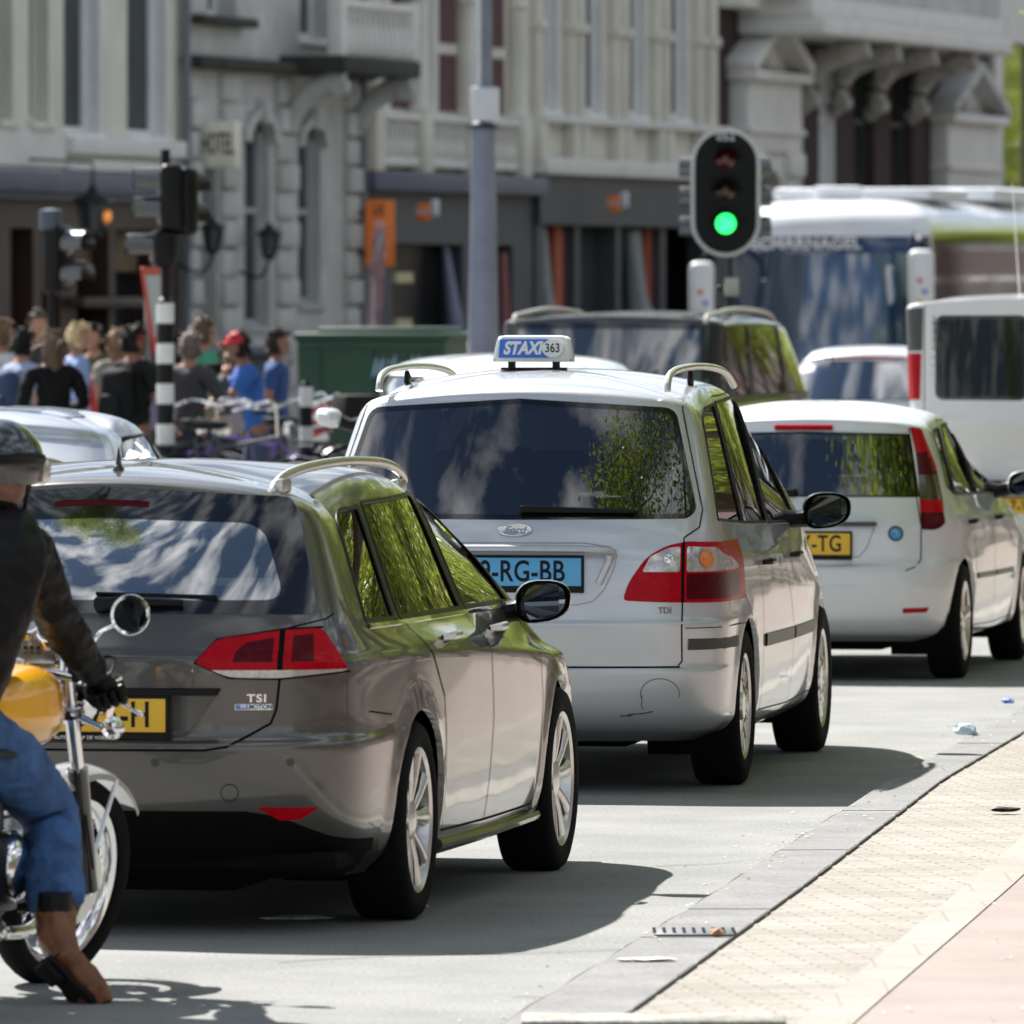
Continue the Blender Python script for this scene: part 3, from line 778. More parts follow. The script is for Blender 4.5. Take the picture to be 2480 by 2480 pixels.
# --- A: corner pub with brown front
hA = house('corner_pub', 'pub building with brown wooden front under cream upper floor')
uA0, uA1 = fu(-260), fu(336); zc = 3.30
ops = []; wins = []
for (a, b) in ((-60, -20), (2, 30), (62, 98)): wins.append((fu(a-8), fu(b-8), 4.12, 8.4, WGG))
for (a, b) in ((120, 186), (240, 312)): wins.append((fu(a), fu(b), 4.0, 8.8, WGL))
bm = bmesh.new(); wallgrid(bm, uA0, uA1, 3.45, HT, 0, [(a, b, c, d) for a, b, c, d, m in wins]+[(a, b, 9.6, 12) for a, b, c, d, m in wins]); bfin('wall', bm, STN, hA)
for a, b, c, d, m in wins:
    window(hA, a, b, c, d, .22, .09, m, WPT if m is WGL else STN, tr=c+2.9, reveal=1)
    window(hA, a, b, 9.6, 12, .38, .09, m, WPT)
for a, b, c, d, m in wins[-2:]:
    bm = bmesh.new(); fbox(bm, b-.42*(b-a), b-.09, c+.1, d-.1, -.30, -.27); bfin('curtain', bm, CURT, hA)
bm = bmesh.new(); fbox(bm, uA0, fu(118), 3.55, 4.02, -.1, .05); fbox(bm, fu(118), uA1, 3.72, 3.95, -.1, .16, .02); fbox(bm, fu(118), uA1, 3.5, 3.66, -.1, .10, .02); bfin('sill_band', bm, STW, hA)
bm = bmesh.new(); fbox(bm, uA0, uA1, 3.20, 3.48, -.1, .28, .03); fbox(bm, uA0, uA1, 3.12, 3.2, -.1, .18); bfin('cornice', bm, SLATE, hA)
bm = bmesh.new(); fbox(bm, uA0, uA1, 2.75, 3.12, -.5, .0); fbox(bm, fu(-260), fu(20), 0, 2.75, -.5, 0); fbox(bm, fu(110), fu(140), 0, 2.75, -.5, .03); fbox(bm, fu(300), uA1, 0, 2.75, -.5, .03); fbox(bm, fu(60), fu(76), 0, 2.75, -.5, .02); fbox(bm, fu(200), fu(212), 0, 2.75, -.5, .04); fbox(bm, fu(20), fu(300), 0, .7, -.5, -.05); fbox(bm, fu(118), fu(250), 1.72, 1.86, -.3, .3, .02); bfin('pub_front', bm, BROWN, hA)
bm = bmesh.new(); fbox(bm, fu(20), fu(300), .7, 2.75, -.5, -.35); bfin('pub_window', bm, WGG, hA)
bm = bmesh.new(); fbox(bm, fu(125), fu(285), 2.2, 2.74, -.36, -.20); bfin('tan_panel', bm, mat('tan_panel', (.11, .075, .03), .7, noise=(3, .4)), hA)
# --- B: grey stone hotel house
hB = house('stone_hotel', 'grey stone hotel front with balcony, portal and white box sign')
uB0, uB1 = uA1+.02, fu(668)
portal = (fu(362), fu(402), 0, 3.62); w1 = (fu(455), fu(502), 1.45, 4.30); w2 = (fu(556), fu(598), 1.75, 4.26)
bm = bmesh.new(); wallgrid(bm, uB0, uB1, 0, HT, .05, [portal, w1, w2, (fu(385), fu(440), 5.7, 8.5), (fu(560), fu(620), 5.5, 8.4)]); bfin('wall', bm, STG, hB)
bm = bmesh.new(); fbox(bm, portal[0], portal[1], 0, 3.62, -1.1, -.9); fbox(bm, portal[0], portal[1], 3.62, 3.7, -1.1, 0); bfin('door', bm, DK, hB)
for (a, b, c, d) in (w1, w2):
    window(hB, a, b, c, d, .15, .09, WGL, WPTG, tr=3.05 if a == w1[0] else 3.05)
    bm = bmesh.new(); n_ = 10; cx, rw = (a+b)/2, (b-a)/2       # stone arch head filling the corners, and a moulded hood
    for k in range(n_):
        t0, t1 = math.pi*k/n_, math.pi*(k+1)/n_
        p = [(cx+math.cos(t)*r_, d-.30+math.sin(t)*r_*.55) for t, r_ in ((t0, rw+.0), (t1, rw+.0), (t1, rw+.22), (t0, rw+.22))]
        v = [bm.verts.new((q[0], .0, q[1])) for q in p]+[bm.verts.new((q[0], .16, q[1])) for q in p]
        for f in ((0, 1, 2, 3), (7, 6, 5, 4), (0, 4, 5, 1), (1, 5, 6, 2), (2, 6, 7, 3), (3, 7, 4, 0)): bm.faces.new([v[i] for i in f])
    fbox(bm, cx-.09, cx+.09, d-.05, d+.28, .0, .22, .02)
    bfin('arch_moulding', bm, STG, hB)
window(hB, fu(385), fu(440), 5.7, 8.5, .28, .09, WGL, WPT); window(hB, fu(560), fu(620), 5.5, 8.4, .28, .09, WGL, WPT)
bm = bmesh.new()
for (a, b) in ((uB0+.15, uB0+.65), (fu(405), fu(440)), (fu(512), fu(545)), (uB1-.75, uB1-.10)):
    for k in range(12): fbox(bm, a, b, .15+k*.40, .15+k*.40+.34, 0, .13 if k % 2 else .17, .015)
bfin('quoin', bm, STG, hB)
bm = bmesh.new(); fbox(bm, uB0, uB1, 4.95, 5.12, 0, .35, .03); fbox(bm, fu(520), uB1, 4.98, 5.22, 0, 1.0, .03); fbox(bm, fu(345), fu(450), 5.55, 5.68, 0, .3, .02); bfin('balcony_slab', bm, MOSS, hB)
bm = bmesh.new()
for u in [fu(530)+k*.27 for k in range(int((uB1-fu(530))/.27))]:
    lathe(bm, [(.03, 5.22), (.05, 5.28), (.085, 5.42), (.06, 5.6), (.035, 5.75), (.05, 5.84), (.06, 5.9)], 8, 'Z', (u, .86, 0))
fbox(bm, fu(522), uB1, 5.9, 6.02, .78, .95, .02)
for u in (fu(524), uB1-.12): fbox(bm, u-.12, u+.12, 5.22, 6.06, .75, .97, .02)
bfin('balustrade', bm, STW, hB)
bm = bmesh.new()
for u in (fu(530), uB1-.3):   # curling brackets under the balcony
    pts = smoothpts([(u, .05, 4.2), (u, .16, 4.30), (u, .25, 4.5), (u, .45, 4.72), (u, .75, 4.85), (u, .9, 4.83)], 4); tube(bm, pts, [.06+.012*i/4 for i in range(len(pts))], 8, flat=1.6)
    lathe(bm, [(0, -.11), (.13, -.11), (.13, .11), (0, .11)], 12, 'X', (u, .86, 4.78))
bfin('bracket', bm, STG, hB)
bm = bmesh.new(); us0, us1 = fu(378, .9), fu(378, .9)+.30
fbox(bm, fu(365, 0), fu(365, 0)+.26, 3.60, 4.24, .06, .60, .03); sg_ = bfin('box_sign', bm, mat('cream_box', (.82, .80, .64), .5), hB)
text_mesh('lettering', 'HOTEL', .42, mat('sign_brown', (.12, .09, .07), .5), sg_, plane_M((fu(365)-.004, .34, 3.92), (0, 1, 0), (0, 0, 1)) @ Matrix.Translation((0, 0, .0)), .006, .006, sx=.36)
def lantern(px, py, lab, lit=False, off=.55, s=.30, arm=True):
    u = fu(px, off); z = fz(px, py, off); t = thing('wall_lantern', lab, 'lantern'); t.matrix_world = FMm @ Matrix.Translation((u, off, z))
    bm = bmesh.new(); lathe(bm, [(0, s*.95), (s*.12, s*.85), (s*.2, s*.7), (s*.62, s*.45), (s*.66, s*.36), (s*.50, s*.36)], 6, 'Z'); lathe(bm, [(s*.30, -s*.55), (s*.34, -s*.62), (s*.1, -s*.8), (0, -s*.9)], 6, 'Z')
    for k in range(6):
        a = math.pi*k/3; tube(bm, [(math.cos(a)*s*.5, math.sin(a)*s*.5, s*.38), (math.cos(a)*s*.3, math.sin(a)*s*.3, -s*.55)], .012, 5)
    if arm: tube(bm, smoothpts([(0, 0, -s*.85), (0, -.1, -s*1.5), (0, -.3, -s*1.5), (0, -off, -s*1.0)], 4), .02, 6)
    else: tube(bm, [(0, 0, s*.9), (0, 0, s*1.6), (0, -off, s*1.7)], .02, 6)
    fin('lantern_frame', bm, mat('lantern_iron', (.02, .025, .03), .5), t)
    bm = bmesh.new(); lathe(bm, [(s*.44, s*.36), (s*.27, -s*.54)], 6, 'Z'); fin('lantern_glass', bm, mat('lantern_pane', (.10, .11, .115), .15, coat=.3), t)
    if lit: bm = bmesh.new(); bmesh.ops.create_icosphere(bm, subdivisions=2, radius=s*.24, matrix=Matrix.Translation((s*.35, s*.25, -.02))); fin('lamp_bulb', bm, mat('lit_bulb', (.9, .4, .1), .5, emit=(1.0, .30, .04), es=.25), t)
    return t
lantern(175, 405, 'large black lantern with glowing orange bulb on the pub front', True, .9, .42, arm=False)
lantern(401, 447, 'black tapered lantern beside the hotel doorway, nearer the pub', False, .55, .30)
lantern(508, 458, 'black tapered lantern between the two arched hotel windows', False, .55, .30)
bm = bmesh.new(); tube(bm, [(uB1+.05, .12, 0), (uB1+.05, .12, HT)], .06, 8); tube(bm, [(uB0-.08, .14, 0), (uB0-.08, .14, HT)], .06, 8); bfin('drainpipe', bm, mat('pipe', (.16, .17, .20), .5), hB)
# --- C: cream shop house with brick piers
hC = house('cream_brick_house', 'cream house with purple brick panels above a charcoal shopfront')
uC0, uC1 = uB1+.14, fu(1000)
wC = [(fu(a), fu(b)) for a, b in ((698, 728), (790, 818), (880, 905))]; bC = [(fu(a), fu(b)) for a, b in ((738, 768), (828, 858), (924, 948))]
bm = bmesh.new(); wallgrid(bm, uC0, uC1, 3.62, HT, 0, [(a, b, 4.55, 8.2) for a, b in wC]+[(a, b, 9.2, 11.8) for a, b in wC]); bfin('wall', bm, STN, hC)
for a, b in wC: window(hC, a, b, 4.55, 8.2, .14, .09, WGL, WPT, tr=7.2, reveal=1); window(hC, a, b, 9.2, 11.8, .3, .09, WGL, WPT)
bm = bmesh.new()
for a, b in bC: fbox(bm, a, b, 4.60, 5.45, 0, .03); fbox(bm, a, b, 5.62, 6.6, 0, .03); fbox(bm, a, b, 6.75, 8.2, 0, .03)
bfin('brick_panel', bm, BRR, hC)
bm = bmesh.new()
for px in (682, 774, 866, 962):
    u = fu(px); lathe(bm, [(.22, 4.6), (.16, 4.7), (.14, 6.2), (.19, 6.26), (.13, 6.32), (.12, 8.2)], 12, 'Z', (u, .12, 0)); fbox(bm, u-.24, u+.24, 3.66, 4.6, 0, .30, .02)
bfin('column', bm, STN, hC)
bm = bmesh.new()
for a, b in ((690, 768), (780, 860), (880, 955)):
    a, b = fu(a), fu(b); fbox(bm, a, b, 4.42, 4.52, 0, .24, .01); fbox(bm, a, b, 3.75, 3.88, 0, .2, .01)
    k = a+.12
    while k < b: lathe(bm, [(.03, 3.9), (.07, 4.05), (.03, 4.2), (.05, 4.42)], 6, 'Z', (k, .12, 0)); k += .24
bfin('baluster_panel', bm, STW, hC)
bm = bmesh.new(); fbox(bm, uC0, uC1, 3.38, 3.66, -.1, .30, .03); bfin('cornice', bm, SLATE, hC)
bm = bmesh.new(); fbox(bm, uC0, uC1, 2.62, 3.38, -.4, .05); fbox(bm, uC0, fu(735), 0, 2.62, -.4, .04); fbox(bm, fu(960), uC1, 0, 2.62, -.4, .06); fbox(bm, fu(868), fu(884), 0, 2.62, -.4, .04); bfin('shopfront', bm, CHAR, hC)
bm = bmesh.new(); fbox(bm, fu(735), fu(960), 0, 2.62, -1.5, -1.35); bfin('shop_interior', bm, DK, hC)
bm = bmesh.new(); fbox(bm, fu(742), fu(956), .5, 2.6, -.30, -.28); bfin('shop_window', bm, WGG, hC)
bm = bmesh.new(); fbox(bm, fu(760), fu(792), 2.05, 2.2, -.2, -.1); fbox(bm, fu(762), fu(790), 1.35, 1.52, -.2, -.1); bfin('window_sticker', bm, mat('pale_sticker', (.55, .52, .30), .6), hC)
bm = bmesh.new(); fbox(bm, fu(758), fu(830), 1.0, 1.25, -.2, -.05); fbox(bm, fu(758), fu(772), .0, 1.0, -.2, -.05); bfin('red_counter', bm, mat('red_counter', (.40, .10, .07), .6), hC)
bm = bmesh.new(); tube(bm, [(fu(852), -.1, 2.6), (fu(856), .02, 1.5), (fu(864), .05, .4)], [.05, .12, .16], 8); bfin('shop_curtain', bm, mat('lilac_curtain', (.26, .28, .40), .8), hC)
bm = bmesh.new(); tube(bm, [(fu(948), 0, 2.5), (fu(950), .05, .4)], [.07, .12], 8); bfin('red_curtain', bm, mat('rose_curtain', (.30, .12, .12), .8), hC)
# --- D: pale plaster house
hD = house('plaster_house', 'pale plaster house with four tall windows over a dark grey shopfront')
uD0, uD1 = uC1+.01, fu(1355)
wD = [(fu(a), fu(b)) for a, b in ((1020, 1050), (1103, 1135), (1187, 1215), (1266, 1294))]
bm = bmesh.new(); wallgrid(bm, uD0, uD1, 3.85, HT, 0, [(a, b, 4.72, 8.3) for a, b in wD]+[(a, b, 9.4, 12) for a, b in wD]); bfin('wall', bm, STN, hD)
for a, b in wD: window(hD, a, b, 4.72, 8.3, .17, .09, WGG, WPT, reveal=1); window(hD, a, b, 9.4, 12, .34, .09, WGL, WPT)
bm = bmesh.new()
for px in (1006, 1068, 1085, 1152, 1168, 1230, 1246, 1310, 1335):
    u = fu(px); fbox(bm, u-.16, u+.16, 3.95, 8.4, 0, .14, .02); fbox(bm, u-.2, u+.2, 5.95, 6.1, 0, .2, .02); fbox(bm, u-.2, u+.2, 3.86, 4.6, 0, .2, .02)
bfin('pilaster', bm, STN, hD)
bm = bmesh.new(); fbox(bm, uD0, uD1, 3.72, 3.98, -.1, .30, .03); fbox(bm, uD0, uD1, 4.52, 4.64, 0, .24, .02); bfin('cornice', bm, STW, hD)
bm = bmesh.new(); fbox(bm, uD0, uD1, 2.95, 3.72, -.4, .16); fbox(bm, uD0, fu(1015), 0, 2.95, -.4, .1); fbox(bm, fu(1340), uD1, 0, 2.95, -.4, .1)
for px in (1078, 1155, 1240): fbox(bm, fu(px), fu(px+9), 0, 2.95, -.4, .06)
bfin('shopfront', bm, CHAR, hD)
bm = bmesh.new(); fbox(bm, fu(1015), fu(1340), 0, 2.95, -1.6, -1.45); bfin('shop_interior', bm, DK, hD)
bm = bmesh.new(); fbox(bm, fu(1015), fu(1240), .6, 2.95, -.30, -.28); bfin('shop_window', bm, mat('shop_glass', (.05, .065, .065), .08, coat=.7, noise=(1.4, .6)), hD)
bm = bmesh.new()
for px in (1060, 1232): fbox(bm, fu(px), fu(px)+.5, .3, 2.93, -.26, -.10)
bfin('red_door_jamb', bm, mat('brick_red_jamb', (.42, .10, .05), .6), hD)
bm = bmesh.new()
for px, w_ in ((1028, .3), (1205, .4)): tube(bm, [(fu(px), -.1, 2.9), (fu(px+6), -.1, 1.8), (fu(px+14), -.05, 1.0)], [.12, .2, w_], 8)
bfin('shop_curtain', bm, mat('pale_curtain', (.33, .36, .36), .8), hD)
# --- E: brick mansion with pedimented window surrounds and a bracketed oriel
hE = house('brick_mansion', 'dark brick mansion with white pedimented windows and carved oriel brackets')
uE0, uE1 = uD1+.01, fu(1868)
nich = [(1400, 1452, 0), (1776, 1832, 1)]; WT = 6.12
wE = [(1482, 1512), (1545, 1572), (1612, 1650), (1680, 1722)]
ops = [(fu(a), fu(b), 2.6, WT) for a, b in wE]+[(fu(a), fu(b), 1.8, 3.5 if i else 4.0) for a, b, i in nich]
bm = bmesh.new(); wallgrid(bm, uE0, uE1, 0, HT, 0, ops); bfin('wall', bm, BRK, hE)
GRW = mat('glass_tree_reflection', (.03, .035, .03), .04, coat=1, noise=(.8, .5))  # faint green of mirrored trees put into the pane colour
for i, (a, b) in enumerate(wE):
    window(hE, fu(a), fu(b), 2.6, WT, .20, .10, WGL if i < 2 else GRW, WPT if i < 2 else mat('green_frame', (.03, .05, .045), .5), tr=4.9, reveal=1 if i < 2 else None)
    if i < 2:
        bm = bmesh.new(); fbox(bm, fu(b-10), fu(b)-.1, 2.7, 6.0, -.18, -.16); bfin('curtain', bm, CURT, hE)
for a, b, i in nich:
    u0, u1 = fu(a), fu(b); zt = 4.1 if not i else 3.65; W = u1-u0
    window(hE, u0, u1, 1.8, zt-.1, .45, .09, mat('grey_blind', (.22, .22, .21), .6), STG)
    bm = bmesh.new()
    for (p0, p1) in ((u0-.9, u0-.02), (u1+.02, u1+.9)): fbox(bm, p0, p1, 1.2, zt+.0, 0, .30, .03); fbox(bm, p0-.08, p1+.08, zt-.25, zt+.15, 0, .42, .05)
    fbox(bm, u0-.95, u1+.95, zt+.15, zt+1.33, 0, .34, .02); fbox(bm, u0-1.0, u1+1.0, zt+.45, zt+.55, 0, .42, .02); fbox(bm, u0-1.1, u1+1.1, zt+1.33, zt+1.5, 0, .52, .03)
    n_ = 8; cx = (u0+u1)/2
    for k in range(n_):   # round head of the window
        t0, t1 = math.pi*k/n_, math.pi*(k+1)/n_
        p = [(cx+math.cos(t)*q*W/2, zt-.75+math.sin(t)*q*.62) for t, q in ((t0, 1), (t1, 1), (t1, 1.35), (t0, 1.35))]
        v = [bm.verts.new((q[0], -.05, q[1])) for q in p]+[bm.verts.new((q[0], .26, q[1])) for q in p]
        for f in ((0, 1, 2, 3), (7, 6, 5, 4), (0, 4, 5, 1), (1, 5, 6, 2), (2, 6, 7, 3), (3, 7, 4, 0)): bm.faces.new([v[j] for j in f])
    fbox(bm, u0-.02, u1+.02, zt-.15, zt+.15, 0, .24)
    bfin('window_surround', bm, STW, hE)
    bm = bmesh.new(); zb = zt+1.5; pk = zb+.80                       # pediment: raking mouldings over a recessed field
    for sg2 in (-1, 1):
        e0 = Vector((cx+sg2*(W/2+1.1), .26, zb)); e1 = Vector((cx, .26, pk)); dv_ = (e1-e0); L_ = dv_.length; ang = math.atan2(dv_.z, dv_.x)
        box(bm, (e0+e1)/2+Vector((0, 0, .08)), (L_+.1, .54, .20), .02, Matrix.Rotation(-ang, 3, 'Y'))
    v = [bm.verts.new(q) for q in ((cx-W/2-1, .12, zb), (cx+W/2+1, .12, zb), (cx, .12, pk))]; bm.faces.new(v)
    box(bm, (cx, .2, zb+.25), (.5, .2, .28), .08)
    bfin('pediment', bm, STW if not i else STG, hE)
bm = bmesh.new()                                                  # oriel floor and its carved brackets
zo = fz(1600, 72, .9); fbox(bm, fu(1490, .9), fu(1850, .9), 6.2, 6.5, 0, 1.5, .05); fbox(bm, fu(1490, .9), fu(1850, .9), 6.5, 6.85, 0, 1.3, .03); fbox(bm, uE0, fu(1490), 6.62, 6.9, 0, .45, .03); fbox(bm, uE0, fu(1490), 7.0, 7.1, 0, .3, .02); fbox(bm, uE0, uE1, 8.6, 8.9, 0, .4, .03)
bfin('oriel_floor', bm, STW, hE)
bm = bmesh.new(); fbox(bm, fu(1480, .9), fu(1860, .9), 6.85, 11, 0, 1.15); bfin('oriel', bm, STG, hE)
bm = bmesh.new()
for px in (1530, 1590, 1660, 1738):
    u = fu(px, .3); tube(bm, smoothpts([(u, .05, 5.0), (u, .22, 5.15), (u, .26, 5.5), (u, .42, 5.78), (u, .85, 5.98), (u, 1.3, 6.1)], 4), [.10+.004*i for i in range(21)], 10, flat=1.3)
    for (d, z, r_) in ((.30, 5.18, .14), (.40, 5.72, .15), (1.0, 5.98, .17)): lathe(bm, [(0, -.2), (r_, -.2), (r_*.9, 0), (r_, .2), (0, .2)], 10, 'X', (u, d, z))
bfin('bracket', bm, mat('weathered_stone', (.46, .44, .40), .9, noise=(3, .35), bump=(6, .8)), hE)
# --- F: modern glass front
hF = house('glass_front_building', 'modern white building with wide glazing coloured green for reflected trees at the far end')
u0 = uE1+.02; u1 = u0+30; bm = bmesh.new(); wallgrid(bm, u0, u1, 0, HT, .1, [(u0+.7, u1-1, .8, 6.6), (u0+.7, u1-1, 8.0, 12)]); bfin('wall', bm, STW, hF)
bm = bmesh.new(); fbox(bm, u0+.7, u1-1, .8, 6.6, -.15, -.1); fbox(bm, u0+.7, u1-1, 8, 12, -.15, -.1); bfin('glazing', bm, GRW, hF)
bm = bmesh.new()
for k in range(9): fbox(bm, u0+3.4*k+.7, u0+3.4*k+.85, .8, 6.6, -.15, .06)
bfin('mullion', bm, WPTG, hF)
# --- G: continuation of the row towards the camera, off to the left
hG = house('row_house', 'plain cream row house beyond the pub, off the left edge')
bm = bmesh.new(); ops = [(fu(-280)-2.2*k-1.6, fu(-280)-2.2*k-.6, z, z+2.2) for k in range(8) for z in (1, 4.6, 8.4)]
wallgrid(bm, fu(-260)-20, fu(-260)-.02, 0, HT, 0, ops); bfin('wall', bm, STN, hG)
bm = bmesh.new(); fbox(bm, fu(-260)-19.9, fu(-260)-.1, .2, HT-.4, -.45, -.42); bfin('glazing', bm, WGL, hG)

for h_, a, b in ((hA, uA0, uA1), (hB, uB0, uB1), (hC, uC0, uC1), (hD, uD0, uD1), (hE, uE0, uE1), (hF, uE1+.02, uE1+30), (hG, fu(-260)-20, fu(-260)-.02)):
    bm = bmesh.new(); fbox(bm, a+.01, b-.01, 0, HT-.05, -9, -1.72); bfin('house_interior', bm, DK, h_)
    bm = bmesh.new(); fbox(bm, a+.01, b-.01, HT, HT+.25, -9, .35); bfin('roof', bm, SLATE, h_)
    bm = bmesh.new(); fbox(bm, a+.02, a+.10, 0, HT-.1, -1.73, -.51); fbox(bm, b-.10, b-.02, 0, HT-.1, -1.73, -.51); bfin('party_wall', bm, DK, h_)
# ---------------------------------------------------------------- grey-brown estate car, nearest
def wh(y): return [(y, .3175, 0)]
def arch_poly(y, z, r, n=26, zb=-.1):
    return [(y-r, zb)]+[(y-r*math.cos(math.pi*k/n), z+r*math.sin(math.pi*k/n)) for k in range(n+1)]+[(y+r, zb)]
def shell_common(B, root, paintm, hatch=None, ang=35):
    B.bodymat = paintm
def underbody(root, w_, y0, y1, wheels, r, z=.2):
    bm = bmesh.new(); box(bm, (0, (y0+y1)/2, z+.03), (w_*2-.1, y1-y0, .06), .02)
    box(bm, (0, y0+.35, z-.02), (w_*1.1, .5, .10), .04)
    fin('underbody', bm, MATTE, root)
    bm = bmesh.new()
    for wy, wz in wheels:
        for s_ in (1, -1):
            lathe(bm, [(r+.015, s_*(w_-.03)), (r+.015, s_*(w_-.33)), (.0, s_*(w_-.33))], 20, c=(0, wy, wz), arc=(-.5, math.pi+.5))
    fin('wheel_arch_liner', bm, MATTE, root)
PG = paint('grey_brown_paint', (.082, .077, .068), .45, .30, .05)
GL1 = glass('estate_glass', (.50, .56, .55), refl=5, haze=.08)
GLS = glass('side_glass', (.30, .34, .31))
#        zr    yr    wr   rx   ry   bow  zsr   zs    wm   zsf   wf    yf    zf
GR = [(.17, -.78, .70, .25, .30, .10, .17, .17, .80, .17, .72, 3.30, .17),
      (.27, -.93, .78, .28, .36, .14, .26, .22, .845, .25, .76, 3.42, .25),
      (.385, -1.005, .80, .28, .38, .15, .37, .36, .870, .36, .79, 3.50, .36),
      (.50, -1.035, .80, .28, .40, .15, .50, .50, .882, .50, .79, 3.515, .50),
      (.590, -1.045, .80, .28, .42, .15, .59, .60, .887, .59, .79, 3.50, .58),
      (.625, -1.015, .78, .26, .40, .14, .64, .68, .888, .66, .78, 3.47, .64),
      (.86, -1.01, .77, .26, .42, .13, .845, .80, .888, .74, .77, 3.36, .70),
      (.90, -.995, .755, .25, .42, .125, .875, .855, .872, .80, .72, 3.10, .80),
      (1.00, -.955, .735, .20, .40, .12, .975, .94, .805, .94, .75, 2.52, .985),
      (1.345, -.755, .63, .15, .42, .10, 1.285, 1.36, .645, 1.27, .60, 1.72, 1.37),
      (1.398, -.765, .60, .15, .42, .10, 1.33, 1.405, .605, 1.32, .56, 1.60, 1.41),
      (1.425, -.70, .52, .14, .40, .09, 1.38, 1.438, .51, 1.38, .46, 1.40, 1.43),
      (1.452, -.35, .25, .10, .35, .03, 1.43, 1.458, .24, 1.43, .20, .80, 1.458),
      (1.460, -.05, 0, 0, .05, 0, 1.460, 1.468, 0, 1.462, 0, .55, 1.462)]
root = golf = thing('estate_car', 'grey-brown metallic estate car with yellow plate and red tail lights, nearest in the queue', 'car', (-1.15, 31.16, 0), R(-10.3))
WG = [(0, .3175), (2.635, .3175)]
B = Body(GR, [(0, .3175, 0), (2.635, .3175, 0)], .355)
B.bodymat = PG
for wy, wz in WG: B.cut(arch_poly(wy, wz, .355), 'side', 'hole', MATTE)
# rear window: black surround, clear pane
rg = rpoly([(-.1, 1.005), (.685, 1.00), (.69, 1.03), (.585, 1.362), (-.1, 1.402)], [0, .03, .02, .05, 0])
B.cut(rg, 'rear', 'rear_window', GLOSSB)
B.cut(rpoly([(-.1, 1.045), (.60, 1.045), (.505, 1.28), (-.1, 1.30)], [0, .06, .07, 0]), 'rear', 'rear_window', GL1, within=('rear_window',))
lamp = rpoly([(.345, .852), (.41, .925), (.61, .953), (.715, .957), (.79, .825), (.60, .805), (.45, .808)], [.015, .02, .02, .02, .02, .03, .03])
B.cut(lamp, 'rear', 'tail_light', REDL)
B.cut([(.36, .83), (.80, .83), (.80, .80), (.44, .80)], 'rear', 'tail_light_low', CLRL, within=('tail_light',))
for q in ([(.46, .855), (.58, .855), (.58, .93), (.50, .915), (.47, .89)], [(.635, .855), (.70, .855), (.69, .94), (.635, .935)]):
    B.cut(q, 'rear', 'tail_light_dark', DREDL, within=('tail_light',))
B.cut([(.595, .79), (.612, .79), (.612, .97), (.595, .97)], 'rear', 'tail_light_gap', MATTE, within=('tail_light',))
for k in ('tail_light_low', 'tail_light_dark', 'tail_light_gap'): B.parts['tail_light'] += B.parts.pop(k)
B.cut(rpoly([(.53, .405), (.72, .402), (.66, .362), (.60, .362)], .008), 'rear', 'reflector', REDL)
# plate recess
B.cut([(-.1, .775), (.43, .775), (.35, .655), (.32, .622), (.27, .612), (-.1, .61)], 'rear', 'recess', PG)
gq = rpoly([(-.45, .968), (-.05, .964), (.05, 1.315), (-.16, 1.31), (-.26, 1.27)], [.02, .02, .02, .05, .05])
gr = rpoly([(.03, .963), (1.10, .958), (1.01, 1.338), (.13, 1.328)], [.015, .015, .02, .02])
gf = rpoly([(1.19, .958), (2.10, .95), (1.74, 1.19), (1.45, 1.30), (1.12, 1.338)], [.015, .02, .06, .1, .02])
for g, k in ((gq, 'quarter_window'), (gr, 'rear_door_window'), (gf, 'front_door_window')):
    B.cut(g, 'side', k, BLACK); B.cut(inset(g, .010), 'side', k, GLS, within=(k,))
d_r = [(.05, .96), (.36, .70), (.42, .45), (.45, .235), (1.20, .235), (1.15, .95), (1.06, 1.37), (.09, 1.36), (.0, 1.1)]
d_f = [(1.20, .235), (2.24, .235), (2.27, .60), (2.24, .93), (2.12, .965), (1.76, 1.215), (1.46, 1.33), (1.06, 1.37), (1.15, .95)]
B.cut(d_r, 'side', 'rear_door', PG); B.cut(d_f, 'side', 'front_door', PG)
hatch = [(-.1, .585), (.38, .585), (.45, .595), (.575, .665), (.592, .71), (.60, .80), (.60, .96), (.72, .985), (.70, 1.01), (.59, 1.39), (-.1, 1.40)]
B.cut(hatch, 'rear', 'tailgate', PG)
bump = [(-.1, .05), (.9, .05), (.9, .66), (.61, .675), (.578, .66), (.45, .59), (.38, .58), (-.1, .58)]
B.cut([(-.1, 0), (.9, 0), (.9, .27), (.74, .31), (.60, .375), (.50, .392), (-.1, .395)], 'rear', 'diffuser_shadow', MATTE, lim=-.5)  # diffuser area blacked to stand for the shadow below the bumper
B.cut(bump, 'rear', 'rear_bumper', PG, lim=-.42)
wsh = rpoly([(-.1, 1.0), (.60, 1.0), (.50, 1.36), (-.1, 1.37)], [0, .05, .05, 0])
B.cut(wsh, 'front', 'windscreen', GLOSSB, lim=1.0); B.cut(inset(wsh, .03), 'front', 'windscreen', GL1, within=('windscreen',), lim=1.0)
B.extract('body', root, skirt=.02)
for k in ('rear_door', 'front_door'): B.extract(k, root, sides='each')
gate = B.extract('tailgate', root)[0]
B.extract('rear_bumper', root)
B.extract('recess', gate, 'plate_recess', off=-.055, skirt=-.055)
B.extract('diffuser_shadow', root, 'diffuser_shadow_panel')
for k in ('quarter_window', 'rear_door_window', 'front_door_window'): B.extract(k, root, 'side_window', off=-.004, sides='each', skirt=0)
B.extract('rear_window', root, off=.001, skirt=.006); B.extract('windscreen', root, off=0, skirt=0)
B.extract('tail_light', root, off=.004, sides='each', skirt=.02); B.extract('reflector', root, off=-.001, sides='each')
bm = bmesh.new()
B.ribbon([[(.345, .852), (.41, .925), (.61, .956), (.715, .960)], [(.345, .852), (.45, .806), (.60, .802), (.79, .822)]], 'rear', .006, off=.0035, bm=bm)
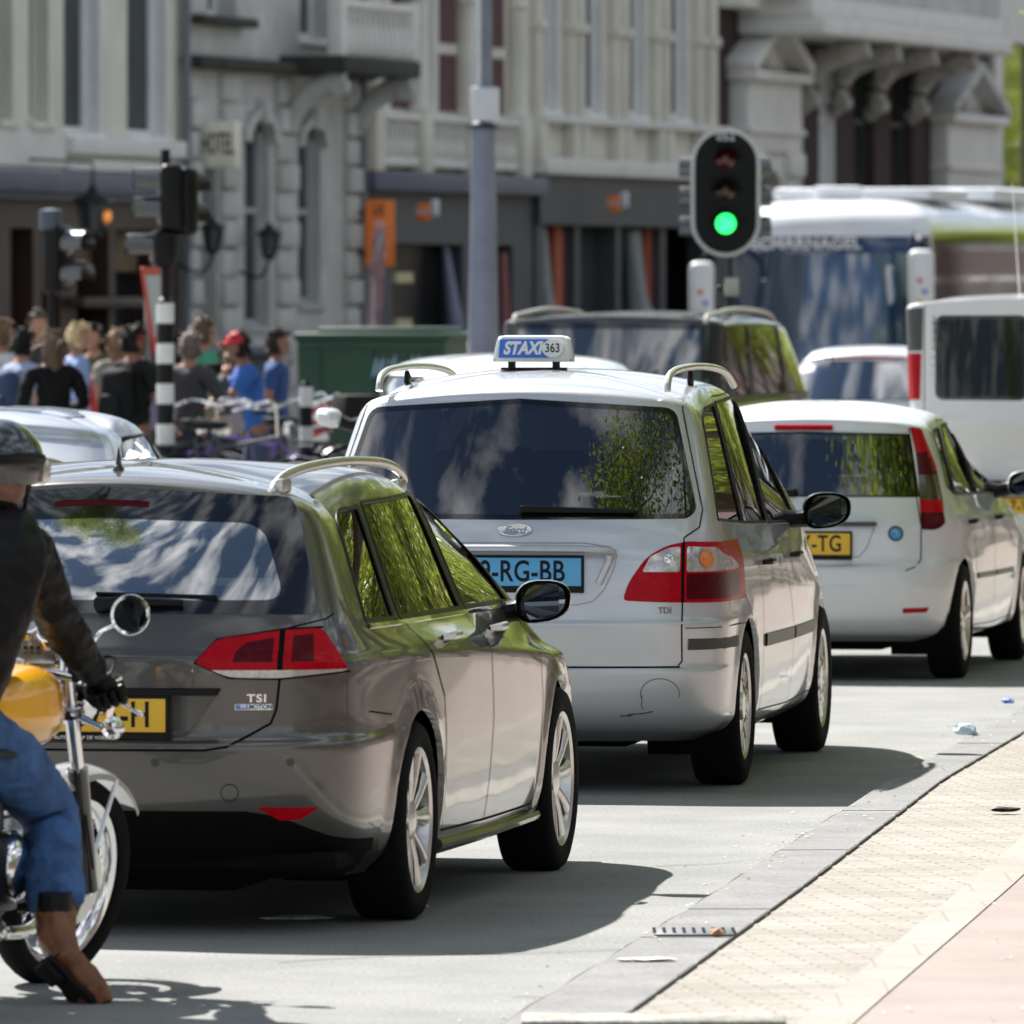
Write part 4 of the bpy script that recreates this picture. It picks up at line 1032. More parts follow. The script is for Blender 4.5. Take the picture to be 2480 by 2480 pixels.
B.ribbon([[(.0, .583), (.38, .583), (.45, .593), (.577, .665), (.594, .71), (.603, .80)]], 'rear', .008, bm=bm)
B.ribbon([[(.603, .955), (.72, .985), (.735, 1.0)]], 'rear', .005, bm=bm)
B.ribbon([[(.05, .96), (.36, .70), (.42, .45), (.45, .26), (1.20, .255), (2.20, .255), (2.26, .60), (2.24, .93)], [(1.20, .255), (1.22, .60), (1.15, .95)]], 'side', .0075, bm=bm)
B.ribbon([[(-.60, .69), (-.35, .67)]], 'side', .005, bm=bm)
B.ribbon([[(2.24, .90), (2.9, .83), (3.2, .74)]], 'side', .005, bm=bm)
fin('panel_gap', bm, MATTE, root)
bm = bmesh.new()
for g in (gq, gr, gf): B.ribbon([g+[g[0]]], 'side', .016, off=.001, bm=bm, h=.003)
B.ribbon([[(-.04, .96), (.07, 1.32)], [(1.15, .955), (1.06, 1.345)], [(1.12, .955), (1.03, 1.345)]], 'side', .05, off=.001, bm=bm, h=.002)
fin('window_seal', bm, BLACK, root)
bm = bmesh.new()
B.ribbon([[(-.44, .950), (1.0, .944), (2.10, .936)]], 'side', .018, off=.001, bm=bm, h=.004)
fin('belt_strip', bm, CHROME, root)
# ledge shade over the plate painted as a thin dark line, and the dark top of the recess
bm = bmesh.new(); B.ribbon([[(0, .868), (.30, .868), (.36, .862)]], 'rear', .004, off=.0006, bm=bm); fin('crease_shade', bm, mat('crease_shade_dark', (.05, .045, .04), .3, .5, .6), gate)
bm = bmesh.new(); box(bm, (0, -.985, .762), (.84, .06, .02), .004); fin('recess_lip', bm, BLACK, gate)
p, n = B.proj('rear', 0, .69)
plate(root, 'GB-375-H', p+Vector((0, -.003, 0)), Vector((0, -1, 0)), YPLATE, hgt=.104, size=.112, sx=.82, space=1.06, tx=.012)
text_mesh('lettering', 'AUTOBEDRIJF DE VOREN', .016, SILVL, root, plane_M(p+Vector((0, -.02, -.070)), (1, 0, 0), (0, 0, 1)), .0004)
p, n = B.proj('rear', .545, .745); ax = Vector((.97, .22, 0))
def on(B, mode, u, v, o=.001, e=.02):
    p, n = B.proj(mode, u, v)
    if mode == 'side': t = B.proj(mode, u+e, v)[0]-B.proj(mode, u-e, v)[0]; up = Vector((0, 0, 1))
    elif mode == 'rear': t = B.proj(mode, u+e, v)[0]-B.proj(mode, u-e, v)[0]; up = Vector((0, 0, 1))
    else: t = Vector((1, 0, 0)); up = Vector((0, 1, 0))
    t.normalize(); u2 = n.cross(t)
    if u2.dot(up) < 0: u2 = -u2
    return plane_M(p+n*o, t, u2)
text_mesh('lettering', 'TSI', .034, CHROME, gate, on(B, 'rear', .535, .742), .002, .0008, sx=1.25, space=1.15)
M = on(B, 'rear', .525, .716)
bm = bmesh.new(); box(bm, (0, 0, .001), (.118, .019, .003), .001); bm.transform(M); bd = fin('badge', bm, SILVL, gate)
text_mesh('lettering', 'BLUE', .0185, mat('badge_blue', (.03, .12, .55), .4), bd, M @ Matrix.Translation((-.034, 0, .003)), .0004, .0006, sx=.95)
text_mesh('lettering', 'MOTION', .0185, INK, bd, M @ Matrix.Translation((.022, 0, .003)), .0004, .0006, sx=.95)
# third brake light, wiper, aerial, parking sensors
bm = bmesh.new(); p, n = B.proj('rear', 0, 1.345)
tube(bm, [(x, B.proj('rear', abs(x), 1.345)[0].y-.004, 1.345-.006*(x/.15)**2) for x in (-.15, -.1, -.05, 0, .05, .1, .15)], .010, 8); fin('brake_light', bm, DREDL, gate)
bm = bmesh.new(); p, n = B.proj('rear', .03, 1.02)
tube(bm, [p+n*.02, p+n*.035+Vector((.06, 0, .004)), B.proj('rear', .30, 1.04)[0]+Vector((0, -.03, 0))], [.026, .017, .009], 8)
tube(bm, [B.proj('rear', .02, 1.065)[0]+Vector((0, -.012, 0)), B.proj('rear', .40, 1.055)[0]+Vector((0, -.012, 0))], [.007, .007], 6)
fin('rear_wiper', bm, BLACK, gate)
bm = bmesh.new(); lathe(bm, [(.032, 0), (.028, .012), (.016, .022), (.010, .05), (.003, .075), (0, .078)], 16, 'Z', (0, -.52, B.proj('top', 0, -.52)[0].z-.006)); 
bmesh.ops.scale(bm, vec=(.6, 1.3, 1), verts=bm.verts, space=Matrix.Translation((0, .52, 0)))
fin('roof_aerial', bm, GLOSSB, root)
bm = bmesh.new()
for x in (.23, .64):
    for s_ in (1, -1):
        p, n = B.proj('rear', x, .545); M = n.to_track_quat('Z', 'Y').to_matrix().to_4x4(); M.translation = p
        b2 = bmesh.new(); lathe(b2, [(.0, .002), (.0095, .0022), (.011, .0)], 16, 'Z'); lathe(b2, [(.013, .0012), (.0145, .0012)], 16, 'Z'); b2.transform(M)
        if s_ < 0: bmesh.ops.scale(b2, vec=(-1, 1, 1), verts=b2.verts)
        me_ = bpy.data.meshes.new('q'); b2.to_mesh(me_); b2.free(); bm.from_mesh(me_); bpy.data.meshes.remove(me_)
fin('parking_sensor', bm, mat('sensor', (.06, .055, .05), .4, .3), root)
bm = bmesh.new(); p, n = B.proj('rear', .455, .45)
M = n.to_track_quat('Z', 'Y').to_matrix().to_4x4(); M.translation = p; lathe(bm, [(.026, .0012), (.0285, .0012)], 24, 'Z'); bm.transform(M); fin('tow_cover', bm, MATTE, root)
for (hy, hz) in ((.52, .885), (1.50, .88)):
    for s_ in (1, -1):
        p, n = B.proj('side', hy, hz); bm = bmesh.new()
        tube(bm, [Vector((s_*(p.x+.004), hy-.085, hz)), Vector((s_*(p.x+.034), hy-.06, hz+.004)), Vector((s_*(p.x+.040), hy, hz+.006)), Vector((s_*(p.x+.034), hy+.06, hz+.006)), Vector((s_*(p.x+.004), hy+.085, hz+.003))], [.010, .014, .015, .013, .008], 8)
        fin('door_handle', bm, SATIN, root)
rows_ = []
for s_ in (1, -1):
    bm = bmesh.new(); pts = []
    for (y, xx, h) in ((-.58, .505, 1.365), (-.55, .51, 1.395), (-.46, .525, 1.425), (-.25, .55, 1.447), (.2, .57, 1.458), (.7, .57, 1.45), (1.05, .565, 1.432), (1.28, .56, 1.40), (1.36, .555, 1.375)):
        pts.append((s_*xx, y, h))
    tube(bm, smoothpts(pts, 4), .0135, 10, flat=1.2)
    for y in (-.50, 1.24):
        xx = .525 if y < 0 else .56; q = B.proj('top', xx, y)[0]; box(bm, (s_*xx, y, q.z+.012), (.032, .14, .05), .012)
    fin('roof_rail', bm, SATIN, root)
wing_mirror(root, .925, 1.92, .955, PG, .19, .145)
bm = bmesh.new()
for s_ in (1, -1): tube(bm, [(s_*.845, .42, .215), (s_*.85, 1.3, .21), (s_*.845, 2.22, .215)], [.02, .022, .02], 8)
fin('side_sill', bm, PG, root)
interior(root, None, 0, .75, rows=((.45, .52, 3), (1.25, .52, 2)), dash=2.0)
bm = bmesh.new(); box(bm, (0, -.3, .88), (1.2, .8, .02)); fin('load_cover', bm, TRIM, root)
underbody(root, .82, -.85, 3.3, WG, .355)
for wy in (0, 2.635):
    make_wheel(root, .775, wy, .3175, .3175, .205, .228, 'ten', True, .3+wy); make_wheel(root, -.775, wy, .3175, .3175, .205, .228, 'ten', False, .3)
# ---------------------------------------------------------------- the other vehicles
def car(name, label, cat, X, Y, deg, rows, wb, r, arch, pm, rear=None, lamps=(), side=(), doors=(), hatch=None, bumper=None, ws=None,
        glr=None, gls=None, zin=.55, floor=.22, track=.75, tw=.2, style='cover', group=None, gaps=(), frit=.03, rearext=None, seats=None,
        dash=1.9, hzd=1.05, flare=.012, rr=None, fr=(.38, .5, .16), lmode='rear'):
    root = thing(name, label, cat, (X, Y, 0), R(-deg), group)
    B = Body(rows, [(0, r, 0), (wb, r, 0)], arch, flare=flare, fr=fr); B.bodymat = pm
    for wy in (0, wb): B.cut(arch_poly(wy, r, arch), 'side', 'hole', MATTE)
    if rear:
        B.cut(rear, 'rear', 'rear_window', GLOSSB)
        B.cut(inset(rear, frit) if rearext is None else rearext, 'rear', 'rear_window', glr, within=('rear_window',))
    for k, (key, poly, m, w_in) in enumerate(lamps):
        if w_in: B.cut(poly, 'rear', '_x', m, within=(key,)); B.parts[key] += B.parts.pop('_x'); B.ids.pop('_x')
        else: B.cut(poly, 'rear', key, m, lim=-.05)
    for k, g in enumerate(side):
        B.cut(g, 'side', 'w%d' % k, BLACK); B.cut(inset(g, .010), 'side', 'w%d' % k, gls, within=('w%d' % k,))
    for k, d in enumerate(doors): B.cut(d, 'side', ('rear_door', 'front_door', 'sliding_door')[k], pm)
    if hatch: B.cut(hatch, 'rear', 'tailgate', pm)
    if bumper: B.cut(bumper, 'rear', 'rear_bumper', pm, lim=-.38)
    if ws: B.cut(ws, 'front', 'windscreen', GLOSSB, lim=.8); B.cut(inset(ws, .03), 'front', 'windscreen', glr or gls, within=('windscreen',), lim=.8)
    B.extract('body', root, skirt=.02)
    for k in ('rear_door', 'front_door', 'sliding_door'): B.extract(k, root, sides='each')
    B.gate = (B.extract('tailgate', root) or [root])[0]
    B.extract('rear_bumper', root)
    if rear: B.extract('rear_window', root, off=-.002, skirt=.006)
    for k in range(len(side)): B.extract('w%d' % k, root, 'side_window', off=-.004, sides='each', skirt=0)
    B.extract('windscreen', root, skirt=0)
    for key in {l[0] for l in lamps}:
        if key in B.parts: B.extract(key, root, off=.004 if key != 'reflector' else 0, sides='each' if key != 'brake_light' else 'both', skirt=.02)
    bm = bmesh.new()
    for mode, wd, path in gaps: B.ribbon([path], mode, wd, bm=bm)
    for d in doors: B.ribbon([d+[d[0]]], 'side', .005, bm=bm)
    if hatch: B.ribbon([[p for p in hatch if p[0] >= 0]], 'rear', .006, bm=bm)
    fin('panel_gap', bm, MATTE, root)
    bm = bmesh.new()
    for g in side: B.ribbon([g+[g[0]]], 'side', .014, off=.001, bm=bm, h=.003)
    if len(bm.verts): fin('window_seal', bm, BLACK, root)
    else: bm.free()
    if seats: interior(root, None, 0, .75, rows=seats, dash=dash, hz=hzd)
    underbody(root, track+.07, rows[0][1]+.05, rows[0][11]-.1, [(0, r), (wb, r)], arch, floor)
    for wy in (0, wb):
        for s_ in (True, False): make_wheel(root, (track if s_ else -track), wy, r, r, tw, rr or r*.66, style, s_, .2+wy)
    B.root = root
    return B
def rails(B, pts, xx, rad=.0155, flat=1.1, posts=(), m=None, pm=None, absz=False):
    for s_ in (1, -1):
        bm = bmesh.new(); P = []
        for (y, h) in pts:
            q = B.proj('top', xx, y)[0]; P.append((s_*xx, y, h if absz else q.z+h))
        tube(bm, smoothpts(P, 4), rad, 10, flat=flat); o = fin('roof_rail', bm, m or SATIN, B.root)
        if posts:
            bm = bmesh.new()
            for y in posts:
                q = B.proj('top', xx, y)[0]; box(bm, (s_*xx, y, q.z+.02), (.022, .07, .06), .008, Matrix.Rotation(R(-20), 3, 'X'))
            fin('rail_post', bm, BLACK, o)
def handles(B, ys, z, m=None, w_=.085, r=.014):
    for hy in ys:
        for s_ in (1, -1):
            p, n = B.proj('side', hy, z); bm = bmesh.new()
            tube(bm, [Vector((s_*(p.x+.0), hy-w_, z)), Vector((s_*(p.x+.028), hy-w_*.7, z+.004)), Vector((s_*(p.x+.033), hy, z+.004)), Vector((s_*(p.x+.028), hy+w_*.7, z+.004)), Vector((s_*(p.x+.0), hy+w_, z+.003))], [r*.8, r, r, r, r*.7], 8)
            fin('door_handle', bm, m or BLACK, B.root)
def wiper(B, a, b, piv=None):
    bm = bmesh.new(); A = B.proj('rear', abs(a[0]), a[1])[0]; A.x = a[0]; Q = B.proj('rear', abs(b[0]), b[1])[0]; Q.x = b[0]; o = Vector((0, -.022, 0))
    tube(bm, [A+o*.2, A+o*1.4, (A+Q)/2+o*1.6, Q+o], [.02, .015, .011, .007], 8)
    tube(bm, [A.lerp(Q, .15)+o*.6, Q+o*.5], [.006, .006], 6); fin('rear_wiper', bm, BLACK, B.root)
# silver taxi people carrier
SILV = paint('silver_paint', (.53, .55, .58), .62, .40, .05)
GLT = glass('privacy_glass', (.16, .17, .19), refl=1.7)
GLSD = glass('side_privacy_glass', (.10, .11, .10))
TR = [(.20, -.62, .66, .22, .28, .08, .20, .20, .76, .2, .70, 3.40, .2),
      (.265, -.84, .79, .26, .34, .12, .255, .24, .81, .27, .76, 3.62, .28),
      (.315, -.89, .82, .28, .36, .13, .30, .32, .835, .36, .79, 3.68, .38),
      (.49, -.935, .83, .28, .38, .13, .49, .46, .85, .50, .79, 3.70, .52),
      (.512, -.922, .83, .28, .38, .13, .515, .53, .852, .55, .79, 3.69, .56),
      (.670, -.940, .83, .28, .38, .13, .675, .68, .855, .66, .78, 3.60, .66),
      (.70, -.930, .825, .28, .38, .13, .705, .72, .855, .72, .78, 3.52, .74),
      (.90, -.91, .815, .25, .40, .125, .90, .88, .845, .85, .76, 3.25, .85),
      (1.06, -.87, .79, .20, .40, .12, 1.05, 1.00, .80, 1.02, .74, 2.95, 1.02),
      (1.555, -.60, .675, .15, .36, .10, 1.515, 1.575, .67, 1.45, .60, 1.90, 1.56),
      (1.60, -.575, .64, .14, .36, .09, 1.555, 1.61, .63, 1.49, .57, 1.75, 1.60),
      (1.635, -.42, .52, .12, .34, .07, 1.60, 1.645, .50, 1.56, .46, 1.5, 1.63),
      (1.675, -.0, .2, .08, .2, .03, 1.668, 1.68, .2, 1.66, .18, 1.1, 1.67),
      (1.68, .3, 0, 0, .05, 0, 1.68, 1.685, 0, 1.68, 0, .9, 1.68)]
tl = rpoly([(.455, .772), (.475, .84), (.545, .945), (.625, .99), (.70, 1.005), (.82, 1.00), (.858, .955), (.866, .76), (.60, .765)], [.02, .04, .05, .05, .01, .03, .02, .01, .01])
T_ = car('taxi', 'silver people carrier taxi with blue plate and lit sign on its roof rails', 'taxi', .115, 39.48, 8.2, TR, 2.835, .318, .365, SILV,
    rear=rpoly([(-.1, 1.09), (.70, 1.095), (.73, 1.13), (.62, 1.535), (-.1, 1.578)], [0, .03, .03, .05, 0]), frit=.022, glr=GLT, gls=GLSD,
    lamps=[('tail_light', tl, REDL, 0), ('tail_light', rpoly([(.53, .885), (.56, .945), (.63, .980), (.675, .985), (.675, .885)], .01), CLRL, 1),
           ('tail_light', rpoly([(.70, .885), (.70, .985), (.80, .98), (.825, .94), (.84, .885)], .01), CLRL, 1),
           ('tail_light', rpoly([(.70, .775), (.70, .878), (.838, .878), (.842, .775)], .01), DREDL, 1),
           ('tail_light', [(.680, .75), (.692, .75), (.692, 1.01), (.680, 1.01)], MATTE, 1)],
    side=[rpoly([(-.50, 1.085), (.30, 1.055), (.24, 1.54), (-.04, 1.525), (-.17, 1.48)], [.02, .02, .02, .06, .05]),
          rpoly([(.36, 1.053), (1.16, 1.035), (1.14, 1.568), (.30, 1.545)], .02),
          rpoly([(1.24, 1.032), (2.40, 1.01), (2.15, 1.22), (1.85, 1.46), (1.75, 1.53), (1.22, 1.568)], [.02, .03, .1, .05, .05, .02])],
    doors=[[(.33, 1.04), (.52, .72), (.55, .50), (.56, .28), (1.62, .265), (1.64, .6), (1.20, 1.03), (1.18, 1.585), (.27, 1.57)],
           [(1.62, .265), (2.50, .28), (2.56, .6), (2.48, 1.0), (1.9, 1.5), (1.75, 1.56), (1.18, 1.585), (1.20, 1.03), (1.64, .6)]],
    hatch=[(-.1, .513), (.67, .513), (.685, .53), (.688, 1.02), (.742, 1.06), (.748, 1.13), (.635, 1.56), (-.1, 1.6)],
    bumper=[(-.1, .0), (.95, .0), (.95, .66), (.695, .66), (.693, .525), (.675, .508), (-.1, .508)],
    ws=rpoly([(-.1, 1.06), (.68, 1.06), (.56, 1.50), (-.1, 1.56)], [0, .05, .05, 0]),
    gaps=[('rear', .004, [(.70, .662), (.86, .662)]), ('rear', .008, [(0, .507), (.677, .507)])],
    track=.745, tw=.21, style='cover', seats=((-.15, .62, 3), (.65, .62, 3), (1.55, .62, 2)), dash=2.55, hzd=1.12, floor=.24, zin=.6)
taxi = T_.root
# door cut for the taxi: the split stands upright between the doors
lens = bmesh.new(); p, n = T_.proj('rear', .768, .945)
for s_ in (1, -1):
    for (x, z, rr_, mm, nm) in ((.768, .935, .030, AMBER, 'indicator_bulb'), (.630, .935, .016, CHROME, 'reversing_bulb')):
        p, n = T_.proj('rear', x, z); b2 = bmesh.new(); lathe(b2, [(rr_*1.25, .003), (rr_*1.2, .008), (rr_*1.05, .008), (rr_, .005), (0, .012)], 20, 'Z')
        M = n.to_track_quat('Z', 'Y').to_matrix().to_4x4(); M.translation = p+n*.003; b2.transform(M)
        if s_ < 0: bmesh.ops.scale(b2, vec=(-1, 1, 1), verts=b2.verts)
        fin(nm, b2, mm, taxi)
lens.free()
bm = bmesh.new()
for (a, b) in (((.71, .597), (.90, .59)),):
    T_.ribbon([[a, (.80, .597), (.83, .596), (.845, .595)]], 'rear', .046, off=.001, bm=bm, h=.008)
fin('bumper_strip', bm, mat('strip', (.045, .04, .036), .55), taxi)
bm = bmesh.new(); T_.ribbon([[(.60, .565), (1.60, .56)], [(1.66, .56), (2.46, .56)]], 'side', .055, off=.001, bm=bm, h=.008); fin('door_strip', bm, mat('strip2', (.22, .21, .19), .5), taxi)
# plate panel: a shallow hood over the plate
bm = bmesh.new(); p = T_.proj('rear', 0, .90)[0]
tube(bm, smoothpts([(-.41, p.y-.0, .955), (-.39, p.y-.016, .972), (-.3, p.y-.030, .978), (0, p.y-.040, .980), (.3, p.y-.030, .978), (.39, p.y-.016, .972), (.41, p.y+.02, .955), (.36, p.y+.02, .84)], 4), .022, 10, flat=.7)
fin('plate_hood', bm, SILV, T_.gate)
bm = bmesh.new()
T_.ribbon([[(0, 1.000), (.30, 1.000), (.40, .985), (.43, .955), (.42, .90), (.385, .82), (.34, .77), (.28, .755), (0, .753)]], 'rear', .004, bm=bm); fin('crease_shade', bm, mat('crease_shade_silver', (.30, .30, .31), .4, .5), T_.gate)  # shade of the pressed crease drawn as a darker silver strip
p = T_.proj('rear', .05, .885)[0]
plate(taxi, '89-RG-BB', Vector((.03, p.y-.016, .886)), Vector((0, -1, 0)), BPLATE, wdt=.53, hgt=.112, size=.118, sx=.78, space=1.04)
bm = bmesh.new(); n_ = 28; M = on(T_, 'rear', .02, 1.05, .001)
v0 = [bm.verts.new((math.cos(2*math.pi*k/n_)*.073, math.sin(2*math.pi*k/n_)*.030, 0)) for k in range(n_)]; v1 = [bm.verts.new((math.cos(2*math.pi*k/n_)*.069, math.sin(2*math.pi*k/n_)*.026, .008)) for k in range(n_)]; v2 = [bm.verts.new((math.cos(2*math.pi*k/n_)*.060, math.sin(2*math.pi*k/n_)*.020, .005)) for k in range(n_)]
for a, b in ((v0, v1), (v1, v2)):
    for k in range(n_): bm.faces.new((a[k], a[(k+1) % n_], b[(k+1) % n_], b[k]))
bm.faces.new(v2); bm.transform(M); em = fin('badge', bm, SILVL, T_.gate)
text_mesh('lettering', 'Ford', .040, mat('grey_script', (.30, .31, .33), .4, .3), em, M @ Matrix.Translation((0, -.001, .0055)), .0004, .0012, .35, 1.1)
text_mesh('lettering', 'TDI', .034, mat('dark_chrome', (.22, .20, .18), .25, .8), T_.gate, on(T_, 'rear', .62, .732), .002, .0012, sx=1.0)
wiper(T_, (.045, 1.135), (.50, 1.125))
bm = bmesh.new(); tube(bm, [T_.proj('rear', x, 1.562)[0]+Vector((0, .03, -.006)) for x in (0.0, .03)], .01, 6); fin('brake_light', bm, DREDL, T_.gate)
rails(T_, ((-.50, 1.60), (-.485, 1.63), (-.42, 1.662), (-.2, 1.683), (.4, 1.692), (1.0, 1.682), (1.45, 1.655), (1.72, 1.60)), .585, .0145, 1.0, posts=(.25,), absz=True)
handles(T_, (.66, 1.74), .885)
wing_mirror(taxi, .945, 2.05, 1.065, BLACK, .205, .155)
# scrape marks on the bumper corner
bm = bmesh.new()
T_.ribbon([[(.60+.075*math.cos(t)*1.0, .40+.062*math.sin(t)) for t in [k*math.pi/14 for k in range(-1, 16)]], [(.53, .395), (.527, .35), (.535, .34)]], 'rear', .0035, off=.0007, bm=bm, mirror=False)
T_.ribbon([[(.47, .318), (.53, .322), (.57, .330)], [(.44, .312), (.49, .313)]], 'rear', .006, off=.0007, bm=bm, mirror=False)
fin('scrape', bm, mat('scrape', (.07, .06, .05), .8), taxi)
# roof sign
bm = bmesh.new(); zt = T_.proj('top', 0, .35)[0].z
S = .44; sy = .35
def sign_ring(w0, d0, z): return [(w0, -d0, z), (w0, d0, z), (-w0, d0, z), (-w0, -d0, z)]
rings = []
for (w0, d0, z) in ((.205, .055, zt+.037), (.205, .06, zt+.048), (.198, .052, zt+.10), (.188, .04, zt+.148), (.172, .028, zt+.162), (.14, .015, zt+.166)):
    rings.append([bm.verts.new((x, y+sy, z)) for x, y, z in sign_ring(w0, d0, z)])
for a, b in zip(rings, rings[1:]):
    for k in range(4): bm.faces.new((a[k], a[(k+1) % 4], b[(k+1) % 4], b[k]))
bm.faces.new(rings[0][::-1]); bm.faces.new(rings[-1])
bmesh.ops.bevel(bm, geom=[e for e in bm.edges if abs((e.verts[0].co-e.verts[1].co).z) > .004], offset=.012, segments=3, affect='EDGES')
sg = fin('roof_sign', bm, mat('sign_white', (.80, .80, .77), .3, coat=.5), taxi)
bm = bmesh.new()
for x in (-.115, .115): box(bm, (x, sy, zt+.022), (.034, .06, .06), .006)
box(bm, (0, sy, zt+.047), (.40, .10, .012), .004); box(bm, (0, sy, zt+.003), (.34, .05, .012), .003)
fin('sign_foot', bm, BLACK, sg)
sgl = []; M = plane_M((-.0, sy-.0600, zt+.100), (1, 0, 0), (0, .13, 1))
bm = bmesh.new(); po = rpoly([(-.175, -.044), (.085, -.044), (.085, .047), (-.168, .047)], .006); prism(bm, po, .002, M @ Matrix.Translation((0, 0, .0015))); fin('blue_panel', bm, mat('sign_blue', (.03, .16, .62), .4), sg)
bm = bmesh.new(); prism(bm, [(.105+.055*math.cos(2*math.pi*k/30), .002+.045*math.sin(2*math.pi*k/30)) for k in range(30)], .0025, M @ Matrix.Translation((0, 0, .003))); fin('number_panel', bm, WHITE, sg)
text_mesh('lettering', 'STAXI', .085, WHITE, sg, M @ Matrix.Translation((-.052, .001, .0042)), .001, .004, .25, .86)
text_mesh('lettering', '363', .062, INK, sg, M @ Matrix.Translation((.104, .002, .0062)), .0006, .0006, 0, .86)
sc_ = Matrix.Translation((-.075, sy, zt)) @ Matrix.Diagonal((.80, .80, .84, 1)) @ Matrix.Translation((0, -sy, -zt))
for o in [sg]+list(sg.children): o.data.transform(sc_)
# white small hatchback with tall lights
WHT = paint('white_silver_paint', (.66, .68, .70), .35, .42, .05)
GLF = glass('hatch_glass', (.28, .33, .34), refl=2.2)
FR = [(.20, -.42, .62, .2, .26, .08, .20, .20, .72, .2, .66, 3.0, .2),
      (.25, -.57, .72, .24, .34, .12, .25, .22, .775, .25, .72, 3.18, .26),
      (.37, -.61, .755, .25, .36, .14, .37, .36, .80, .40, .75, 3.25, .40),
      (.50, -.615, .76, .25, .36, .14, .50, .50, .812, .52, .75, 3.25, .52),
      (.575, -.605, .76, .25, .38, .14, .60, .60, .815, .58, .75, 3.22, .58),
      (.60, -.575, .755, .25, .38, .13, .625, .66, .815, .64, .74, 3.18, .64),
      (.80, -.555, .74, .24, .40, .13, .80, .80, .805, .76, .72, 2.95, .76),
      (.925, -.50, .705, .20, .40, .12, .925, .90, .745, .91, .70, 2.30, .92),
      (1.28, -.285, .60, .14, .36, .10, 1.255, 1.315, .61, 1.20, .55, 1.35, 1.31),
      (1.33, -.275, .57, .14, .34, .09, 1.30, 1.35, .575, 1.25, .52, 1.22, 1.34),
      (1.37, -.16, .46, .12, .3, .06, 1.345, 1.385, .46, 1.33, .42, 1.05, 1.37),
      (1.415, .1, .2, .06, .2, .02, 1.41, 1.42, .2, 1.40, .18, .8, 1.41),
      (1.42, .25, 0, 0, .05, 0, 1.42, 1.425, 0, 1.42, 0, .6, 1.42)]
fl = rpoly([(.534, 1.295), (.585, 1.285), (.665, 1.10), (.715, .92), (.738, .80), (.70, .772), (.632, .775), (.60, 1.04), (.575, 1.16)], [.01, .01, .03, .03, .02, .02, .01, .02, .02])
F_ = car('small_hatchback', 'white small hatchback with tall red tail lights beside the rear pillars', 'car', 1.55, 50.14, 10, FR, 2.486, .295, .33, WHT,
    rear=rpoly([(-.1, .94), (.615, .938), (.54, 1.262), (-.1, 1.275)], [0, .01, .02, 0]), frit=.012, glr=GLF, gls=GLS,
    lamps=[('tail_light', fl, REDL, 0), ('tail_light', [(.5, 1.165), (.8, 1.165), (.8, 1.05), (.5, 1.05)], DREDL, 1), ('tail_light', [(.5, 1.05), (.8, 1.05), (.8, .925), (.5, .925)], mat('smoked_lens', (.03, .012, .012), .12, coat=1), 1), ('tail_light', [(.5, .86), (.8, .86), (.8, .75), (.5, .75)], DREDL, 1),
           ('reflector', rpoly([(.545, .375), (.675, .378), (.66, .352), (.545, .348)], .004), REDL, 0)],
    side=[rpoly([(-.06, .985), (.10, .945), (.33, 1.285), (.20, 1.27)], .015), rpoly([(.14, .945), (.98, .93), (.92, 1.305), (.42, 1.295)], .02), rpoly([(1.04, .93), (1.92, .915), (1.60, 1.13), (1.30, 1.27), (1.0, 1.308)], [.02, .03, .08, .05, .02])],
    doors=[[(.12, .93), (.37, .66), (.40, .50), (.42, .26), (1.16, .25), (1.12, .62), (1.01, .925), (.96, 1.33), (.36, 1.32)], [(1.16, .25), (1.98, .26), (2.02, .55), (1.98, .90), (1.62, 1.17), (1.32, 1.29), (.96, 1.33), (1.01, .925), (1.12, .62)]],
    hatch=[(-.1, .567), (.56, .567), (.605, .585), (.63, .62), (.63, .79), (.60, .93), (.53, 1.29), (-.1, 1.33)],
    bumper=[(-.1, 0), (.9, 0), (.9, .63), (.64, .61), (.61, .575), (.56, .562), (-.1, .562)],
    ws=rpoly([(-.1, .95), (.63, .95), (.52, 1.24), (-.1, 1.30)], [0, .05, .05, 0]),
    track=.715, tw=.185, style='five', seats=((.35, .5, 3), (1.15, .5, 2)), dash=1.85, hzd=.98, rr=.20)
f_ = F_.root
bm = bmesh.new(); pp = [F_.proj('rear', abs(x), 1.297)[0] for x in (-.15, -.05, .05, .15)]
tube(bm, [Vector((x, p.y-.012, 1.293)) for x, p in zip((-.15, -.05, .05, .15), pp)], .014, 8); fin('brake_light', bm, REDL, F_.gate)
bm = bmesh.new(); p = F_.proj('rear', 0, .79)[0]; box(bm, (0, p.y+.004, .805), (.83, .05, .022), .008); fin('plate_hood', bm, mat('grey_trim', (.05, .05, .055), .5), F_.gate)
bm = bmesh.new(); F_.ribbon([[(.40, .79), (.36, .68), (.32, .635), (0, .625)]], 'rear', .006, bm=bm); fin('crease_shade', bm, mat('crease_shade_silver', (.3, .3, .31), .4, .5), F_.gate)  # crease shade around the plate laid on as a grey ribbon
p = F_.proj('rear', 0, .70)[0]; plate(f_, '12-NX-TG', Vector((.02, p.y-.012, .702)), Vector((0, -1, 0)), YPLATE, size=.118, sx=.78)
bm = bmesh.new(); M = on(F_, 'rear', .505, .755, .001)
prism(bm, [(.040*math.cos(2*math.pi*k/24), .040*math.sin(2*math.pi*k/24)) for k in range(24)], .003, M); st = fin('round_sticker', bm, mat('sticker_dark', (.02, .035, .03), .4), F_.gate)
bm = bmesh.new(); prism(bm, [(.030*math.cos(2*math.pi*k/24), .030*math.sin(2*math.pi*k/24)) for k in range(24)], .001, M @ Matrix.Translation((0, 0, .0035))); fin('sticker_sea', bm, mat('sticker_blue', (.05, .25, .5), .4), st)
